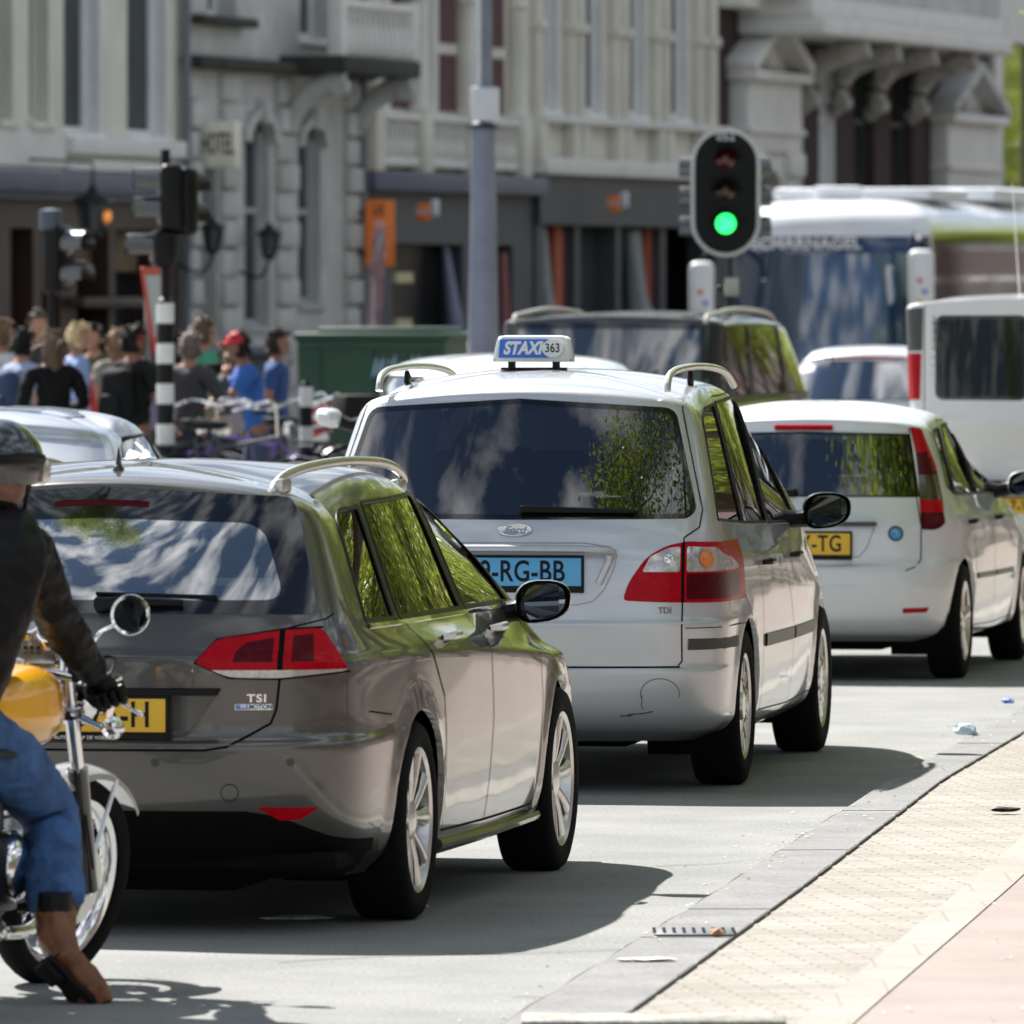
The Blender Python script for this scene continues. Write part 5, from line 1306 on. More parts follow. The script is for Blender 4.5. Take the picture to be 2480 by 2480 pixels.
bm = bmesh.new(); tube(bm, [M @ Vector(q) for q in ((-.022, .008, .006), (-.008, .016, .006), (.008, .004, .006), (.0, -.010, .006), (.018, -.012, .006))], [.003, .007, .006, .006, .002], 6, flat=.4); fin('sticker_curl', bm, WHITE, st)
wiper(F_, (-.02, .965), (-.42, .975)); handles(F_, (.27, 1.25), .80, w_=.07)
wing_mirror(f_, .90, 1.72, .97, WHT, .19, .13)
bm = bmesh.new(); q = F_.proj('top', 0, 1.0)[0]; tube(bm, [q, q+Vector((0, -.25, .28))], [.004, .002], 5); fin('roof_aerial', bm, BLACK, f_)
bm = bmesh.new(); F_.ribbon([[(.45, .515), (1.1, .51)], [(1.19, .51), (1.96, .505)]], 'side', .03, off=.001, bm=bm, h=.006); fin('door_strip', bm, mat('strip2', (.22, .21, .19), .5), f_)
# ---------------------------------------------------------------- vehicles farther off
def brows(h, hw, ro, wb, fo, belt, gb, gt, gtz, rw, fb_, ft_, hood, bz=.52, tumble=.06, sill=.2, by=.03, rwr=None):
    """station rows for a plainer body: h height, hw half width, ro/fo overhangs, gb/gt rear glass foot/top y, rw roof half width, fb_/ft_ windscreen foot/top y"""
    yf = wb+fo; rwr = rwr or rw
    return [(sill, -ro+.22, hw*.84, .25, .3, .08, sill, sill, hw*.92, sill, hw*.82, yf-.25, sill),
            (sill+.07, -ro+.07, hw*.90, .26, .34, .10, sill+.06, sill+.05, hw*.965, sill+.07, hw*.87, yf-.1, sill+.1),
            (bz-.14, -ro+.01, hw*.94, .26, .36, .12, bz-.14, bz-.14, hw*.985, bz-.12, hw*.9, yf-.02, bz-.1),
            (bz, -ro, hw*.94, .26, .36, .12, bz, bz, hw, bz, hw*.9, yf, bz),
            (bz+.04, -ro+.012, hw*.94, .26, .36, .12, bz+.05, bz+.05, hw, bz+.05, hw*.9, yf-.01, bz+.05),
            (bz+.07, -ro+by, hw*.935, .26, .38, .12, bz+.09, bz+.12, hw, bz+.1, hw*.9, yf-.04, bz+.1),
            ((bz+belt)/2+.05, -ro+by+.02, hw*.925, .24, .40, .12, (bz+belt)/2+.05, (bz+belt)/2+.05, hw*.995, hood-.06, hw*.87, yf-.2, hood-.06),
            (belt-.06, gb-.02, hw*.90, .22, .40, .115, belt-.06, belt-.08, hw*.97, hood+.02, hw*.84, yf-.55, hood),
            (belt+.02, gb, hw*.87, .2, .40, .11, belt, belt, hw-tumble, belt, hw-tumble-.03, fb_, belt),
            (gtz, gt, rwr, .15, .36, .10, gtz-.04, h-.09, rw+.015, gtz-.06, rw-.06, ft_, h-.1),
            (gtz+.04, gt+.01, rwr-.03, .14, .36, .09, gtz, h-.06, rw-.03, gtz-.02, rw-.09, ft_-.12, h-.06),
            (h-.035, gt+.14, rwr-.14, .12, .32, .07, h-.07, h-.03, rw-.15, h-.07, rw-.19, ft_-min(.35, (ft_-gt)*.2), h-.035),
            (h-.006, gt+(ft_-gt)*.28, .2, .08, .2, .03, h-.01, h-.004, .2, h-.01, .18, ft_-(ft_-gt)*.30, h-.006),
            (h, gt+(ft_-gt)*.42, 0, 0, .05, 0, h, h+.002, 0, h, 0, ft_-(ft_-gt)*.42, h)]
def sidewins(ys, belt, top, xo=.0):
    out = []
    for (a, b, c, d) in ys: out.append(rpoly([(a, belt), (b, belt), (c, top), (d, top)], .025))
    return out
WHP = paint('white_van_paint', (.74, .74, .72), .0, .45, .04)
DKB = paint('dark_blue_paint', (.018, .022, .03), .4, .35, .05)
GLB = glass('blue_grey_glass', (.16, .24, .28), refl=2.4)
GLD = glass('dark_side_glass', (.05, .06, .05))
# dark people carrier with roof rails
M_ = car('dark_people_carrier', 'dark blue people carrier with pale roof rails, seen behind the taxi sign', 'car', .90, 75.9, 12.5,
    brows(1.82, .985, .95, 3.0, .95, 1.12, -.86, -.74, 1.74, .85, 3.35, 2.65, 1.0, rwr=.87), 3.0, .33, .37, DKB,
    rear=rpoly([(-.1, 1.14), (.80, 1.14), (.765, 1.725), (-.1, 1.735)], [0, .04, .06, 0]), frit=.05, glr=GLB, gls=GLD,
    lamps=[('tail_light', rpoly([(.80, 1.05), (.885, 1.04), (.90, .72), (.82, .72)], .02), REDL, 0)],
    side=sidewins([(-.62, .42, .40, -.50), (.52, 1.75, 1.68, .50), (1.85, 3.05, 2.35, 1.78)], 1.16, 1.705),
    doors=[], hatch=[(-.1, .5), (.80, .5), (.81, 1.1), (.795, 1.745), (-.1, 1.76)], ws=rpoly([(-.1, 1.16), (.75, 1.16), (.66, 1.66), (-.1, 1.68)], [0, .05, .05, 0]),
    track=.80, tw=.22, style='cover', seats=((.5, .62, 3), (1.6, .62, 2)), dash=2.7, hzd=1.15)
rails(M_, ((-.66, 0), (-.60, .03), (-.4, .045), (.6, .055), (1.8, .045), (2.1, 0)), .76, .020, 1.0, m=mat('pale_rail', (.55, .52, .46), .35, .5))
wiper(M_, (-.05, 1.15), (.42, 1.36)); bm = bmesh.new(); tube(bm, [(.44, 2.0, 1.80), (.40, 1.7, 2.0)], [.008, .005], 5); lathe(bm, [(0, .02), (.015, .01), (.015, -.02), (0, -.02)], 8, 'Z', (.40, 1.7, 2.0)); fin('roof_aerial', bm, BLACK, M_.root)
bm = bmesh.new(); M_.ribbon([[(.56, 1.24), (1.16, 1.24), (1.14, 1.62), (.58, 1.62)]], 'side', .06, off=-.02, bm=bm, mirror=False); bm.clear()
box(bm, (.78, .95, 1.40), (.02, .50, .42), .01); fin('poster', bm, mat('pink_poster', (.62, .50, .50), .6, noise=(9, .35)), M_.root)
# pale people carrier facing us, mostly behind the taxi
W_ = car('oncoming_people_carrier', 'white people carrier facing us, mostly hidden behind the taxi', 'car', .04, 57.4, 184,
    brows(1.63, .88, .9, 2.75, .9, 1.02, -.80, -.55, 1.52, .66, 2.95, 2.0, .92), 2.75, .32, .36, WHT,
    rear=rpoly([(-.1, 1.05), (.70, 1.05), (.60, 1.50), (-.1, 1.52)], .03), glr=GLB, gls=GLS,
    side=sidewins([(-.5, .3, .25, -.2), (.4, 1.3, 1.25, .33), (1.4, 2.5, 1.95, 1.35)], 1.05, 1.50),
    ws=rpoly([(-.1, 1.06), (.70, 1.06), (.56, 1.48), (-.1, 1.50)], [0, .05, .05, 0]), track=.75, tw=.2, dash=2.4)
wing_mirror(W_.root, .93, 2.25, 1.27, WHT, .15, .11)
bm = bmesh.new(); W_.ribbon([[(.60, .72), (.72, .74)]], 'front', .10, off=.002, bm=bm, h=.01); fin('headlight', bm, CLRL, W_.root)
# small white car far up the lane
S_ = car('compact_car', 'small white car with round roof, between dark people carrier and white van', 'car', 3.28, 89.6, 9,
    brows(1.46, .83, .62, 2.45, .75, .93, -.50, -.22, 1.33, .60, 2.35, 1.45, .86), 2.45, .3, .33, WHT,
    rear=rpoly([(-.1, .96), (.66, .96), (.56, 1.31), (-.1, 1.33)], [0, .03, .05, 0]), frit=.012, glr=glass('pale_glass', (.5, .55, .55), refl=5), gls=GLS,
    lamps=[('tail_light', rpoly([(.62, .90), (.78, .90), (.78, .74), (.66, .74)], .02), REDL, 0)],
    side=sidewins([(-.1, .9, .8, .2), (1.0, 1.9, 1.35, .95)], .95, 1.33), track=.73, tw=.18, style='steel')
bm = bmesh.new(); tube(bm, [(-.38, S_.proj('rear', .38, 1.352)[0].y-.01, 1.35), (0, S_.proj('rear', 0, 1.36)[0].y-.01, 1.362), (.38, S_.proj('rear', .38, 1.352)[0].y-.01, 1.35)], .013, 6); fin('brake_light', bm, REDL, S_.root)
# white van on the right
V_ = car('white_van', 'white delivery van with barred rear window and dark corner post, at the right edge', 'van', 3.50, 63.2, 8,
    brows(1.975, .95, .95, 3.1, .85, 1.20, -.935, -.89, 1.90, .83, 3.5, 2.6, 1.05, rwr=.87), 3.1, .33, .37, WHP,
    rear=rpoly([(.06, 1.28), (.665, 1.285), (.665, 1.83), (.06, 1.83)], .06), frit=.025, glr=glass('van_glass', (.06, .065, .065), refl=.45), gls=GLD,
    lamps=[('tail_light', rpoly([(.755, 1.585), (.96, 1.58), (.96, 1.285), (.765, 1.285)], .01), REDL, 0), ('corner_post', rpoly([(.750, 1.60), (.96, 1.595), (.96, 1.86), (.745, 1.88)], .01), mat('grey_post', (.05, .05, .05), .4), 0)],
    hatch=[(-.1, .48), (.735, .48), (.735, 1.89), (-.1, 1.92)], track=.8, tw=.21, style='steel', side=sidewins([(2.0, 3.2, 2.55, 1.98)], 1.22, 1.80), ws=rpoly([(-.1, 1.25), (.76, 1.25), (.7, 1.8), (-.1, 1.82)], .04))
bm = bmesh.new()
for s_ in (1, -1):
    for k in range(12): box(bm, (s_*(.09+.053*k), -.84, 1.57), (.004, .004, .52))
    for k in range(9): box(bm, (s_*.38, -.845, 1.34+.055*k), (.62, .004, .004))
fin('security_grille', bm, BLACK, V_.root)
p = V_.proj('rear', .3, .60)[0]; plate(V_.root, '7-VKT-41', Vector((0, p.y-.03, .60)), Vector((0, -1, 0)), YPLATE, size=.11, sx=.78, band=True)
bm = bmesh.new(); box(bm, (0, -.96, .74), (.9, .05, .06), .02); box(bm, (.50, -.955, .93), (.06, .03, .05), .01); fin('door_trim', bm, BLACK, V_.root)
bm = bmesh.new(); tube(bm, [(.1, 1.0, 1.97), (.1, 1.0, 2.10)], .03, 8); lathe(bm, [(0, .09), (.08, .08), (.09, 0), (0, 0)], 12, 'Z', (.1, 1.0, 2.06)); tube(bm, [(-.3, 1.2, 1.97), (-.32, .9, 2.7)], [.003, .002], 5); fin('roof_beacon', bm, WHITE, V_.root)
# silver hatchback to the left, in front of the estate car
SBL = paint('silver_blue_paint', (.46, .49, .53), .65, .35, .05)
L_ = car('silver_hatchback', 'silver hatchback with dark sunroof ahead of the estate car, left edge', 'car', -2.62, 47.6, 11,
    brows(1.42, .86, .72, 2.6, .8, .93, -.42, .10, 1.30, .58, 2.35, 1.35, .84), 2.6, .31, .35, SBL,
    rear=rpoly([(-.1, .97), (.66, .97), (.53, 1.26), (-.1, 1.28)], [0, .03, .05, 0]), frit=.02, glr=GLF, gls=glass('pale_side_glass', (.55, .6, .55)),
    lamps=[('tail_light', rpoly([(.5, .88), (.78, .88), (.78, .72), (.55, .72)], .02), REDL, 0)],
    side=[rpoly([(.10, .95), (1.02, .94), (.96, 1.285), (.55, 1.27), (.28, 1.18)], [.02, .02, .02, .06, .08]), rpoly([(1.12, .94), (2.1, .93), (1.75, 1.14), (1.4, 1.27), (1.05, 1.29)], [.02, .03, .1, .06, .02])],
    doors=[[(.12, .93), (.40, .6), (.42, .28), (1.16, .26), (1.08, .93)], [(1.16, .26), (2.1, .28), (2.12, .9), (1.08, .93)]], track=.75, tw=.2, style='five', ws=rpoly([(-.1, .97), (.66, .97), (.52, 1.28), (-.1, 1.30)], [0, .05, .05, 0]))
bm = bmesh.new()
for k in range(8):
    y0 = .35+.1*k
    a = [L_.proj('top', x, y0)[0] for x in (-.38, -.19, 0, .19, .38)]; b = [L_.proj('top', x, y0+.1)[0] for x in (-.38, -.19, 0, .19, .38)]
    for i in range(4): bm.faces.new([bm.verts.new(q+Vector((0, 0, .004))) for q in (a[i], a[i+1], b[i+1], b[i])])
bmesh.ops.remove_doubles(bm, verts=bm.verts, dist=1e-5); fin('sunroof', bm, mat('sunroof_glass', (.03, .03, .03), .2, coat=.6), L_.root)
# coach coming towards us
CW = paint('coach_white', (.74, .76, .78), 0, .4, .03)
NAVY = mat('navy_glass', (.012, .035, .10), .05, coat=1, noise=(.5, .3))
GLC = glass('coach_screen', (.25, .42, .66), refl=1.8, rough=.06, haze=.25, hc=(.07, .18, .38))  # blue tint and haze stand for sky reflected in the windscreen
GLCS = mat('coach_side_glass', (.02, .022, .02), .04, coat=1, spec=1)
CB = thing('coach', 'white and blue touring coach coming towards us with lettering above its windscreen', 'coach', (3.80, 119, 0), R(-13)); CB.scale = (1.06, 1, .955)
crow = []
for (z, y, wv, r) in ((.30, .08, 1.16, .12), (.42, 0, 1.20, .2), (1.0, -.03, 1.215, .25), (1.22, .0, 1.215, .25), (1.6, .03, 1.21, .25), (2.3, .12, 1.20, .25), (2.70, .20, 1.19, .25), (2.78, .22, 1.18, .25), (2.98, .33, 1.12, .25), (3.12, .52, .98, .3), (3.20, .85, .75, .3), (3.235, 1.4, .35, .2), (3.24, 1.8, 0, 0)):
    crow.append((z, y, wv, r, r*1.2, .16 if wv > .5 else .02, z, z, wv, z, wv, 12, z))
B = Body(crow, [(2.6, .5, 0), (8.6, .5, 0)], .58, sub=5, ns=60, flare=0, fr=(.15, .15, .02)); B.bodymat = CW
for wy in (2.6, 8.6): B.cut(arch_poly(wy, .5, .56), 'side', 'hole', MATTE)
B.cut([(-.1, 1.05), (1.195, 1.05), (1.195, 2.52), (-.1, 2.52)], 'rear', 'windscreen', GLC, lim=.7)
B.cut([(-.1, 2.52), (1.19, 2.52), (1.175, 2.74), (-.1, 2.74)], 'rear', 'destination_band', NAVY, lim=.7)
B.cut(rpoly([(.42, 1.45), (11.9, 1.45), (11.9, 2.86), (.62, 2.80)], [.1, .05, .05, .2]), 'side', 'side_glazing', GLCS)
B.extract('body', CB); B.extract('windscreen', CB, skirt=0); B.extract('destination_band', CB, off=.004); B.extract('side_glazing', CB, off=.004, sides='each')
p, n = B.proj('rear', 0, 2.63)
text_mesh('lettering', 'SCHARNAGEL', .20, WHITE, CB, plane_M((-.22, p.y-.02, 2.64), (1, 0, 0), (0, -.1, 1)), .004, .006, 0, 1.0, space=1.04)
bm = bmesh.new(); box(bm, (.28, .42, 2.18), (1.05, .02, .62), .01); fin('screen_blind', bm, mat('pale_blind', (.30, .52, .58), .7), CB)
bm = bmesh.new(); box(bm, (0, 1.2, 1.2), (2.3, 1.6, .5), .1); box(bm, (0, 2.5, 1.6), (2.2, .1, 1.9)); fin('coach_interior', bm, mat('coach_sky_blue', (.09, .20, .40), .8), CB)  # interior coloured blue to imitate sky mirrored in the windscreen
bm = bmesh.new(); box(bm, (.0, 3.2, 3.30), (1.9, 2.6, .16), .06); box(bm, (-.1, 1.6, 3.33), (.55, .4, .14), .05); box(bm, (0, 8, 3.33), (1.9, 3, .2), .08); fin('roof_unit', bm, mat('unit_white', (.66, .68, .72), .5), CB)
for s_ in (1, -1):
    bm = bmesh.new(); box(bm, (0, 0, 0), (.30, .20, .80), .095, seg=5)
    o = fin('coach_mirror', bm, CW, CB); o.location = (s_*1.30+(-.06 if s_ < 0 else -.08), -.28, 2.17 if s_ > 0 else 2.02)
    bm = bmesh.new(); box(bm, (0, .102, 0), (.23, .01, .66), .003); fin('mirror_glass', bm, MIRG, o)
    bm = bmesh.new(); tube(bm, smoothpts([(0, .05, .36), (-s_*.05, .15, .52), (-s_*.16, .5, .60)], 4), .04, 8); tube(bm, [(-s_*.17, .08, -.2), (-s_*.14, .05, -.75)], .05, 8); fin('mirror_arm', bm, BLACK, o)
    for k, (dx, dz, c_) in enumerate(((.0, .0, (.7, .03, .05)), (.06, -.14, (.15, .15, .6)), (0, -.28, (.8, .35, .05)))):
        bm = bmesh.new(); lathe(bm, [(0, -.104), (.035, -.104), (.035, -.10)], 12, 'Y', (dx, 0, dz)); fin('mirror_sticker', bm, mat('sticker_%d' % k, c_, .5), o)
for wy in (2.6, 8.6):
    for s_ in (True, False): make_wheel(CB, 1.05 if s_ else -1.05, wy, .5, .5, .28, .30, 'steel', s_)

# ---------------------------------------------------------------- signals, poles, signs
def signal_head(parent, c, ang, n=3, s=.30, lit=None, hoodm=None, lights=True):
    """black signal head with hooded lenses facing ang (0 = towards the camera)"""
    M = Matrix.Translation(Vector(c)) @ Matrix.Rotation(ang, 4, 'Z')
    h = n*s+.06
    bm = bmesh.new(); box(bm, (0, .09, 0), (.30, .18, h), .05, seg=3); bm.transform(M); hd = fin('signal_head', bm, BLACK, parent)
    for k in range(n):
        z = (n-1)*s/2-k*s
        bm = bmesh.new(); lathe(bm, [(.115, -.20), (.120, -.20), (.122, .0), (.108, .0), (.108, -.20)], 24, 'Y', (0, 0, z), arc=(-.35, math.pi+.35)); bm.transform(M); fin('hood', bm, hoodm or BLACK, hd)
        bm = bmesh.new(); lathe(bm, [(0, -.022), (.05, -.020), (.09, -.010), (.104, .002)], 24, 'Y', (0, 0, z)); bm.transform(M)
        cols = ((.10, .006, .008), (.05, .02, .006), (.01, .05, .03))
        if lit == k: fin('green_lens', bm, mat('lit_green', (.02, .5, .18), .4), hd)
        else: fin(('red_lens', 'amber_lens', 'green_lens')[k % 3], bm, mat('off_lens_%d' % (k % 3), cols[k % 3], .25, coat=.5), hd)
    return hd
sgn_ = at(1369, 363, 78)
t = thing('traffic_light', 'traffic light with green lamp lit on an oval board edged in white', 'traffic light', (sgn_.x, 78, 0))
z0 = sgn_.z; hh = 122/18300*78; hw_ = 66/18300*78
def stadium(w_, h, n=16): return [(w_*math.cos(math.pi*k/n), h-w_+w_*math.sin(math.pi*k/n)) for k in range(n+1)]+[(-w_*math.cos(math.pi*k/n), -(h-w_)-w_*math.sin(math.pi*k/n)) for k in range(n+1)]
Mv = plane_M((0, -.02, z0), (1, 0, 0), (0, 0, 1))
bm = bmesh.new(); prism(bm, stadium(hw_, hh), .012, Mv); fin('backing_board', bm, mat('board_white', (.62, .62, .60), .5), t)
bm = bmesh.new(); prism(bm, stadium(hw_-.034, hh-.034), .006, Mv @ Matrix.Translation((0, 0, .0125))); bb_ = fin('black_face', bm, mat('board_black', (.012, .014, .015), .5, noise=(8, .2)), t)
for k, (py, key, c_) in enumerate(((300, 'red_lens', (.09, .004, .006)), (360, 'amber_lens', (.035, .015, .006)), (422, 'green_lens', (0, 0, 0)))):
    z = CAM_H-(py-536)/18300*78
    bm = bmesh.new(); lathe(bm, [(0, -.062), (.045, -.058), (.070, -.046), (.080, -.038)], 28, 'Y', (0, 0, z))
    fin(key, bm, mat('lit_green', (.02, .5, .18), .4, emit=(.02, 1.0, .13), es=1.6) if k == 2 else mat('signal_off_%d' % k, c_, .2, coat=.6), t)
    bm = bmesh.new(); lathe(bm, [(.104, -.24), (.109, -.24), (.109, -.03), (.101, -.03), (.101, -.24)], 24, 'Y', (0, 0, z), arc=(-.1, math.pi+.1)); fin('hood', bm, MATTE, t)
text_mesh('lettering', '052', .10, mat('board_text', (.6, .6, .6), .5), bb_, plane_M((0, -.042, CAM_H-(258-536)/18300*78), (1, 0, 0), (0, 0, 1)), .001, .002, sx=1.0)
bm = bmesh.new(); tube(bm, [(.03, .09, 0), (.03, .09, z0+.3)], .035, 12); pl_ = fin('pole', bm, mat('signal_pole', (.03, .045, .045), .4), t)
bm = bmesh.new(); zb = CAM_H-(542-536)/18300*78; box(bm, (.05, .05, zb), (.11, .09, .15), .01); fin('push_box', bm, mat('cream_box2', (.55, .53, .46), .5), t)
HW = mat('hood_pale_top', (.52, .50, .46), .35)
for sgx, ang in ((1, R(97)), (-1, R(-97))):
    signal_head(t, (sgx*.16, .20, z0-.07), ang, 3, .24, hoodm=mat('hood_satin', (.035, .035, .035), .26, spec=1, coat=1, coatr=.22))
def striped_pole(name, label, px, Y, top, r, z_str, n, m_, cat, sw=.16, first='white'):
    X = (px-966)/18300*Y; t = thing(name, label, cat, (X, Y, 0))
    bm = bmesh.new(); lathe(bm, [(r, 0), (r, z_str), (r*.55, z_str+.03), (r*.55, top), (0, top+.005)], 16, 'Z'); fin('pole', bm, mat('pole_black', (.012, .013, .018), .4), t)
    for k in range(n):
        z = z_str-.02-sw*k*1.0
        if k % 2 == 0: bm = bmesh.new(); lathe(bm, [(r+.003, z-sw), (r+.003, z)], 20, 'Z'); fin('white_band', bm, mat('band_white', (.74, .74, .73), .5, noise=(12, .12)), t)
    return t
zt_ = lambda py, Y: CAM_H-(py-536)/18300*Y
tp = striped_pole('signal_pole', 'black and white striped signal pole with hooded side lights', 312, 76, zt_(282, 76), .066, zt_(567, 76), 12, 'x', 'signal pole', .158)
for (px, py, a, n) in ((300, 372, R(-83), 2), (286, 470, R(-80), 1)):
    q = at(px, py, 75.9); signal_head(tp, (q.x-tp.location.x, -.08, q.z), a, n, .23, hoodm=mat('hood_satin', (.035, .035, .035), .26, spec=1, coat=1, coatr=.22))
q = at(335, 380, 75.9); signal_head(tp, (q.x-tp.location.x+.05, .05, q.z), R(150), 2, .24)
tp2 = striped_pole('signal_post', 'thin black signal post with a dark hooded head on the left', 96, 82, zt_(410, 82), .05, .3, 0, 'x', 'signal pole')
q = at(128, 490, 82); signal_head(tp2, (q.x-tp2.location.x, 0, q.z), R(60), 2, .26, hoodm=mat('hood_satin', (.035, .035, .035), .26, spec=1, coat=1, coatr=.22))
bm = bmesh.new(); lathe(bm, [(0, .1), (.1, .08), (.1, -.08), (0, -.1)], 10, 'Z', (0, 0, zt_(415, 82))); fin('camera_head', bm, mat('camera_grey', (.06, .08, .11), .4), tp2)
striped_pole('bollard', 'black and white banded bollard beside the green container', 578, 78, zt_(721, 78), .052, zt_(725, 78), 9, 'x', 'bollard', .16)
# give-way sign seen almost edge on
q = at(289, 575, 77); tsn = thing('warning_sign', 'red and white triangular road sign seen nearly edge-on by the striped pole', 'road sign', (q.x, 77, 0))
Ms = plane_M((0, 0, q.z), (.22, 1, 0), (0, 0, 1)); bm = bmesh.new(); prism(bm, rpoly([(-.42, .30), (.42, .30), (0, -.42)], .05), .012, Ms); fin('sign_plate', bm, mat('sign_red', (.60, .05, .03), .4), tsn)
bm = bmesh.new(); prism(bm, rpoly([(-.31, .235), (.31, .235), (0, -.29)], .04), .004, Ms @ Matrix.Translation((0, 0, .0125))); fin('sign_face', bm, mat('sign_pale', (.52, .55, .58), .4), tsn)
bm = bmesh.new(); tube(bm, [(-.04, .02, 0), (-.04, .02, q.z+.3)], .03, 10); fin('pole', bm, mat('pole_galv', (.25, .26, .28), .5, .5), tsn)
# tall tapered tram pole
Yp = 92; X = (912-966)/18300*Yp; tt = thing('tram_pole', 'tall grey tapered steel pole with a small white box, in front of the shops', 'pole', (X, Yp, 0))
GALV = mat('galvanised', (.21, .235, .30), .5, .35, noise=(3, .2))
bm = bmesh.new(); lathe(bm, [(.17, 0), (.145, .05), (.142, 1.7), (.13, 2.3), (.112, 3.4), (.108, 3.55), (.085, 3.58), (.075, 9), (0, 9)], 28, 'Z'); fin('pole', bm, GALV, tt)
bm = bmesh.new(); box(bm, (-.045, -.12, 4.6), (.05, .05, 1.9), .005); fin('cable_duct', bm, mat('duct_pale', (.55, .57, .60), .5), tt)
bm = bmesh.new(); box(bm, (.02, -.13, zt_(197, Yp)), (.27, .10, .32), .02); fin('pole_box', bm, mat('box_pale', (.58, .60, .63), .5), tt)
bm = bmesh.new(); lathe(bm, [(.125, zt_(237, Yp)), (.15, zt_(237, Yp)), (.15, zt_(242, Yp)), (.125, zt_(242, Yp))], 20, 'Z'); fin('clamp', bm, BLACK, tt)
# shop signs
q = at(717, 440, 139); so_ = thing('letting_sign', 'tall orange hanging sign with white lettering on the grey shopfront', 'sign', q)
bm = bmesh.new(); box(bm, (0, 0, 0), (.42, .08, .95), .01); fin('sign_panel', bm, ORG, so_)
text_mesh('lettering', 'HUUR', .24, mat('pale_text', (.62, .60, .66), .5), so_, plane_M((-.01, -.045, -.12), (0, 0, -1), (1, 0, 0)), .003, .008, sx=.86)
text_mesh('lettering', 'TE', .19, mat('dark_text', (.14, .04, .02), .5), so_, plane_M((-.03, -.045, .34), (0, 0, -1), (1, 0, 0)), .003, .006, sx=.8)
bm = bmesh.new(); tube(bm, [(-.2, .04, .3), (-.6, .5, .3)], .025, 6); tube(bm, [(-.2, .04, -.3), (-.6, .5, -.3)], .025, 6); fin('sign_bracket', bm, BLACK, so_)
for (px, py, w_, Y, lab) in ((810, 396, 44, 140.5, 'small orange and white box light above the shop door, near the tram pole'), (1168, 381, 42, 152, 'small orange and white box light on the wide dark fascia')):
    q = at(px, py, Y); b_ = thing('box_light', lab, 'sign', q, R(-15)); k = w_/18300*Y
    bm = bmesh.new(); box(bm, (-k*.22, 0, -.03), (k*.62, .12, k*.72), .03); fin('orange_face', bm, ORG, b_)
    bm = bmesh.new(); box(bm, (k*.27, -.02, .03), (k*.32, .13, k*.74), .03); fin('white_end', bm, mat('white_end', (.62, .66, .70), .5), b_)
    bm = bmesh.new(); box(bm, (-k*.2, .10, -.02), (k*.5, .12, k*.5), .02); fin('mount', bm, BLACK, b_)
    text_mesh('lettering', 'BAR', .12, mat('pale_text', (.62, .60, .66), .5), b_, plane_M((-k*.22, -.062, -.03), (1, 0, 0), (0, 0, 1)), .002, .002)
q = at(703, 560, 137); fl_ = thing('feather_flag', 'narrow red and white flag hanging below the orange sign', 'flag', (q.x, 137, 0))
bm = bmesh.new(); tube(bm, [(.0, 0, 0), (0, 0, 2.2), (.12, 0, 2.75)], .02, 6); fin('flag_pole', bm, WHITE, fl_)
bm = bmesh.new(); vs = [[bm.verts.new((-.02+x*(.16+.02*math.sin(z*4))+(z-.9)*.06, .05*math.sin(z*5+x*2), z)) for x in (-.6, 0, .6)] for z in [.8+.2*i for i in range(11)]]
for a, b in zip(vs, vs[1:]):
    for k in (0, 1): bm.faces.new((a[k], a[k+1], b[k+1], b[k]))
bmesh.ops.solidify(bm, geom=bm.faces[:], thickness=.008); fin('flag_cloth', bm, mat('pink_white_cloth', (.60, .40, .42), .8, noise=(2.5, .6)), fl_)
# green skip and its surroundings
q = at(720, 740, 98); SK = thing('green_container', 'large dark green steel container with pale graffiti', 'container', (q.x+.16, 98.4, 0), R(-12))
GRN = mat('green_steel', (.006, .045, .022), .5, noise=(1.5, .3), bump=(3, .3))
def skipbox(bm, w0, w1, d, h0, h1, t=.06):
    a = [bm.verts.new(v) for v in ((-w0, -d, h0), (w0, -d, h0), (w0, d, h0), (-w0, d, h0))]; b = [bm.verts.new(v) for v in ((-w1, -d*1.02, h1), (w1, -d*1.02, h1), (w1, d*1.02, h1), (-w1, d*1.02, h1))]
    bm.faces.new(a[::-1]); bm.faces.new(b)
    for k in range(4): bm.faces.new((a[k], a[(k+1) % 4], b[(k+1) % 4], b[k]))
bm = bmesh.new(); skipbox(bm, .74, .76, 1.2, .18, 1.46); fin('container_body', bm, GRN, SK)
bm = bmesh.new(); box(bm, (0, 0, 1.50), (1.6, 2.5, .08), .03); box(bm, (0, -.35, 1.56), (1.2, 1.4, .07), .03); fin('lid', bm, GRN, SK)
bm = bmesh.new()
for x in (-.55, 0, .55): box(bm, (x, -1.225, .84), (.06, .04, 1.2), .008)
box(bm, (0, -1.23, 1.42), (1.5, .05, .07), .01); fin('rib', bm, GRN, SK)
bm = bmesh.new(); r_ = random.Random(5)
for k in range(9):
    x0 = .02+.062*k; tube(bm, smoothpts([(x0, -1.252, 1.08+r_.uniform(-.05, .05)), (x0+.05, -1.252, 1.28+r_.uniform(-.05, .05)), (x0+.02, -1.252, 1.12), (x0+.09, -1.252, 1.10+r_.uniform(-.05, .1))], 3), .013, 5, flat=.5)
fin('graffiti', bm, mat('spray_blue', (.36, .52, .62), .7), SK)
for x in (-.6, .6):
    bm = bmesh.new(); lathe(bm, [(0, -.05), (.11, -.05), (.11, .05), (0, .05)], 14, 'X', (x, -.9, .11)); fin('castor', bm, BLACK, SK)
q = at(858, 640, 97); UB = thing('pale_container', 'pale green and white recycling container beyond the green one', 'container', (q.x+.05, 99.6, 0), R(-14))
bm = bmesh.new(); skipbox(bm, .22, .18, .8, .1, 1.42); fin('container_body', bm, mat('pale_green', (.20, .40, .32), .5), UB)
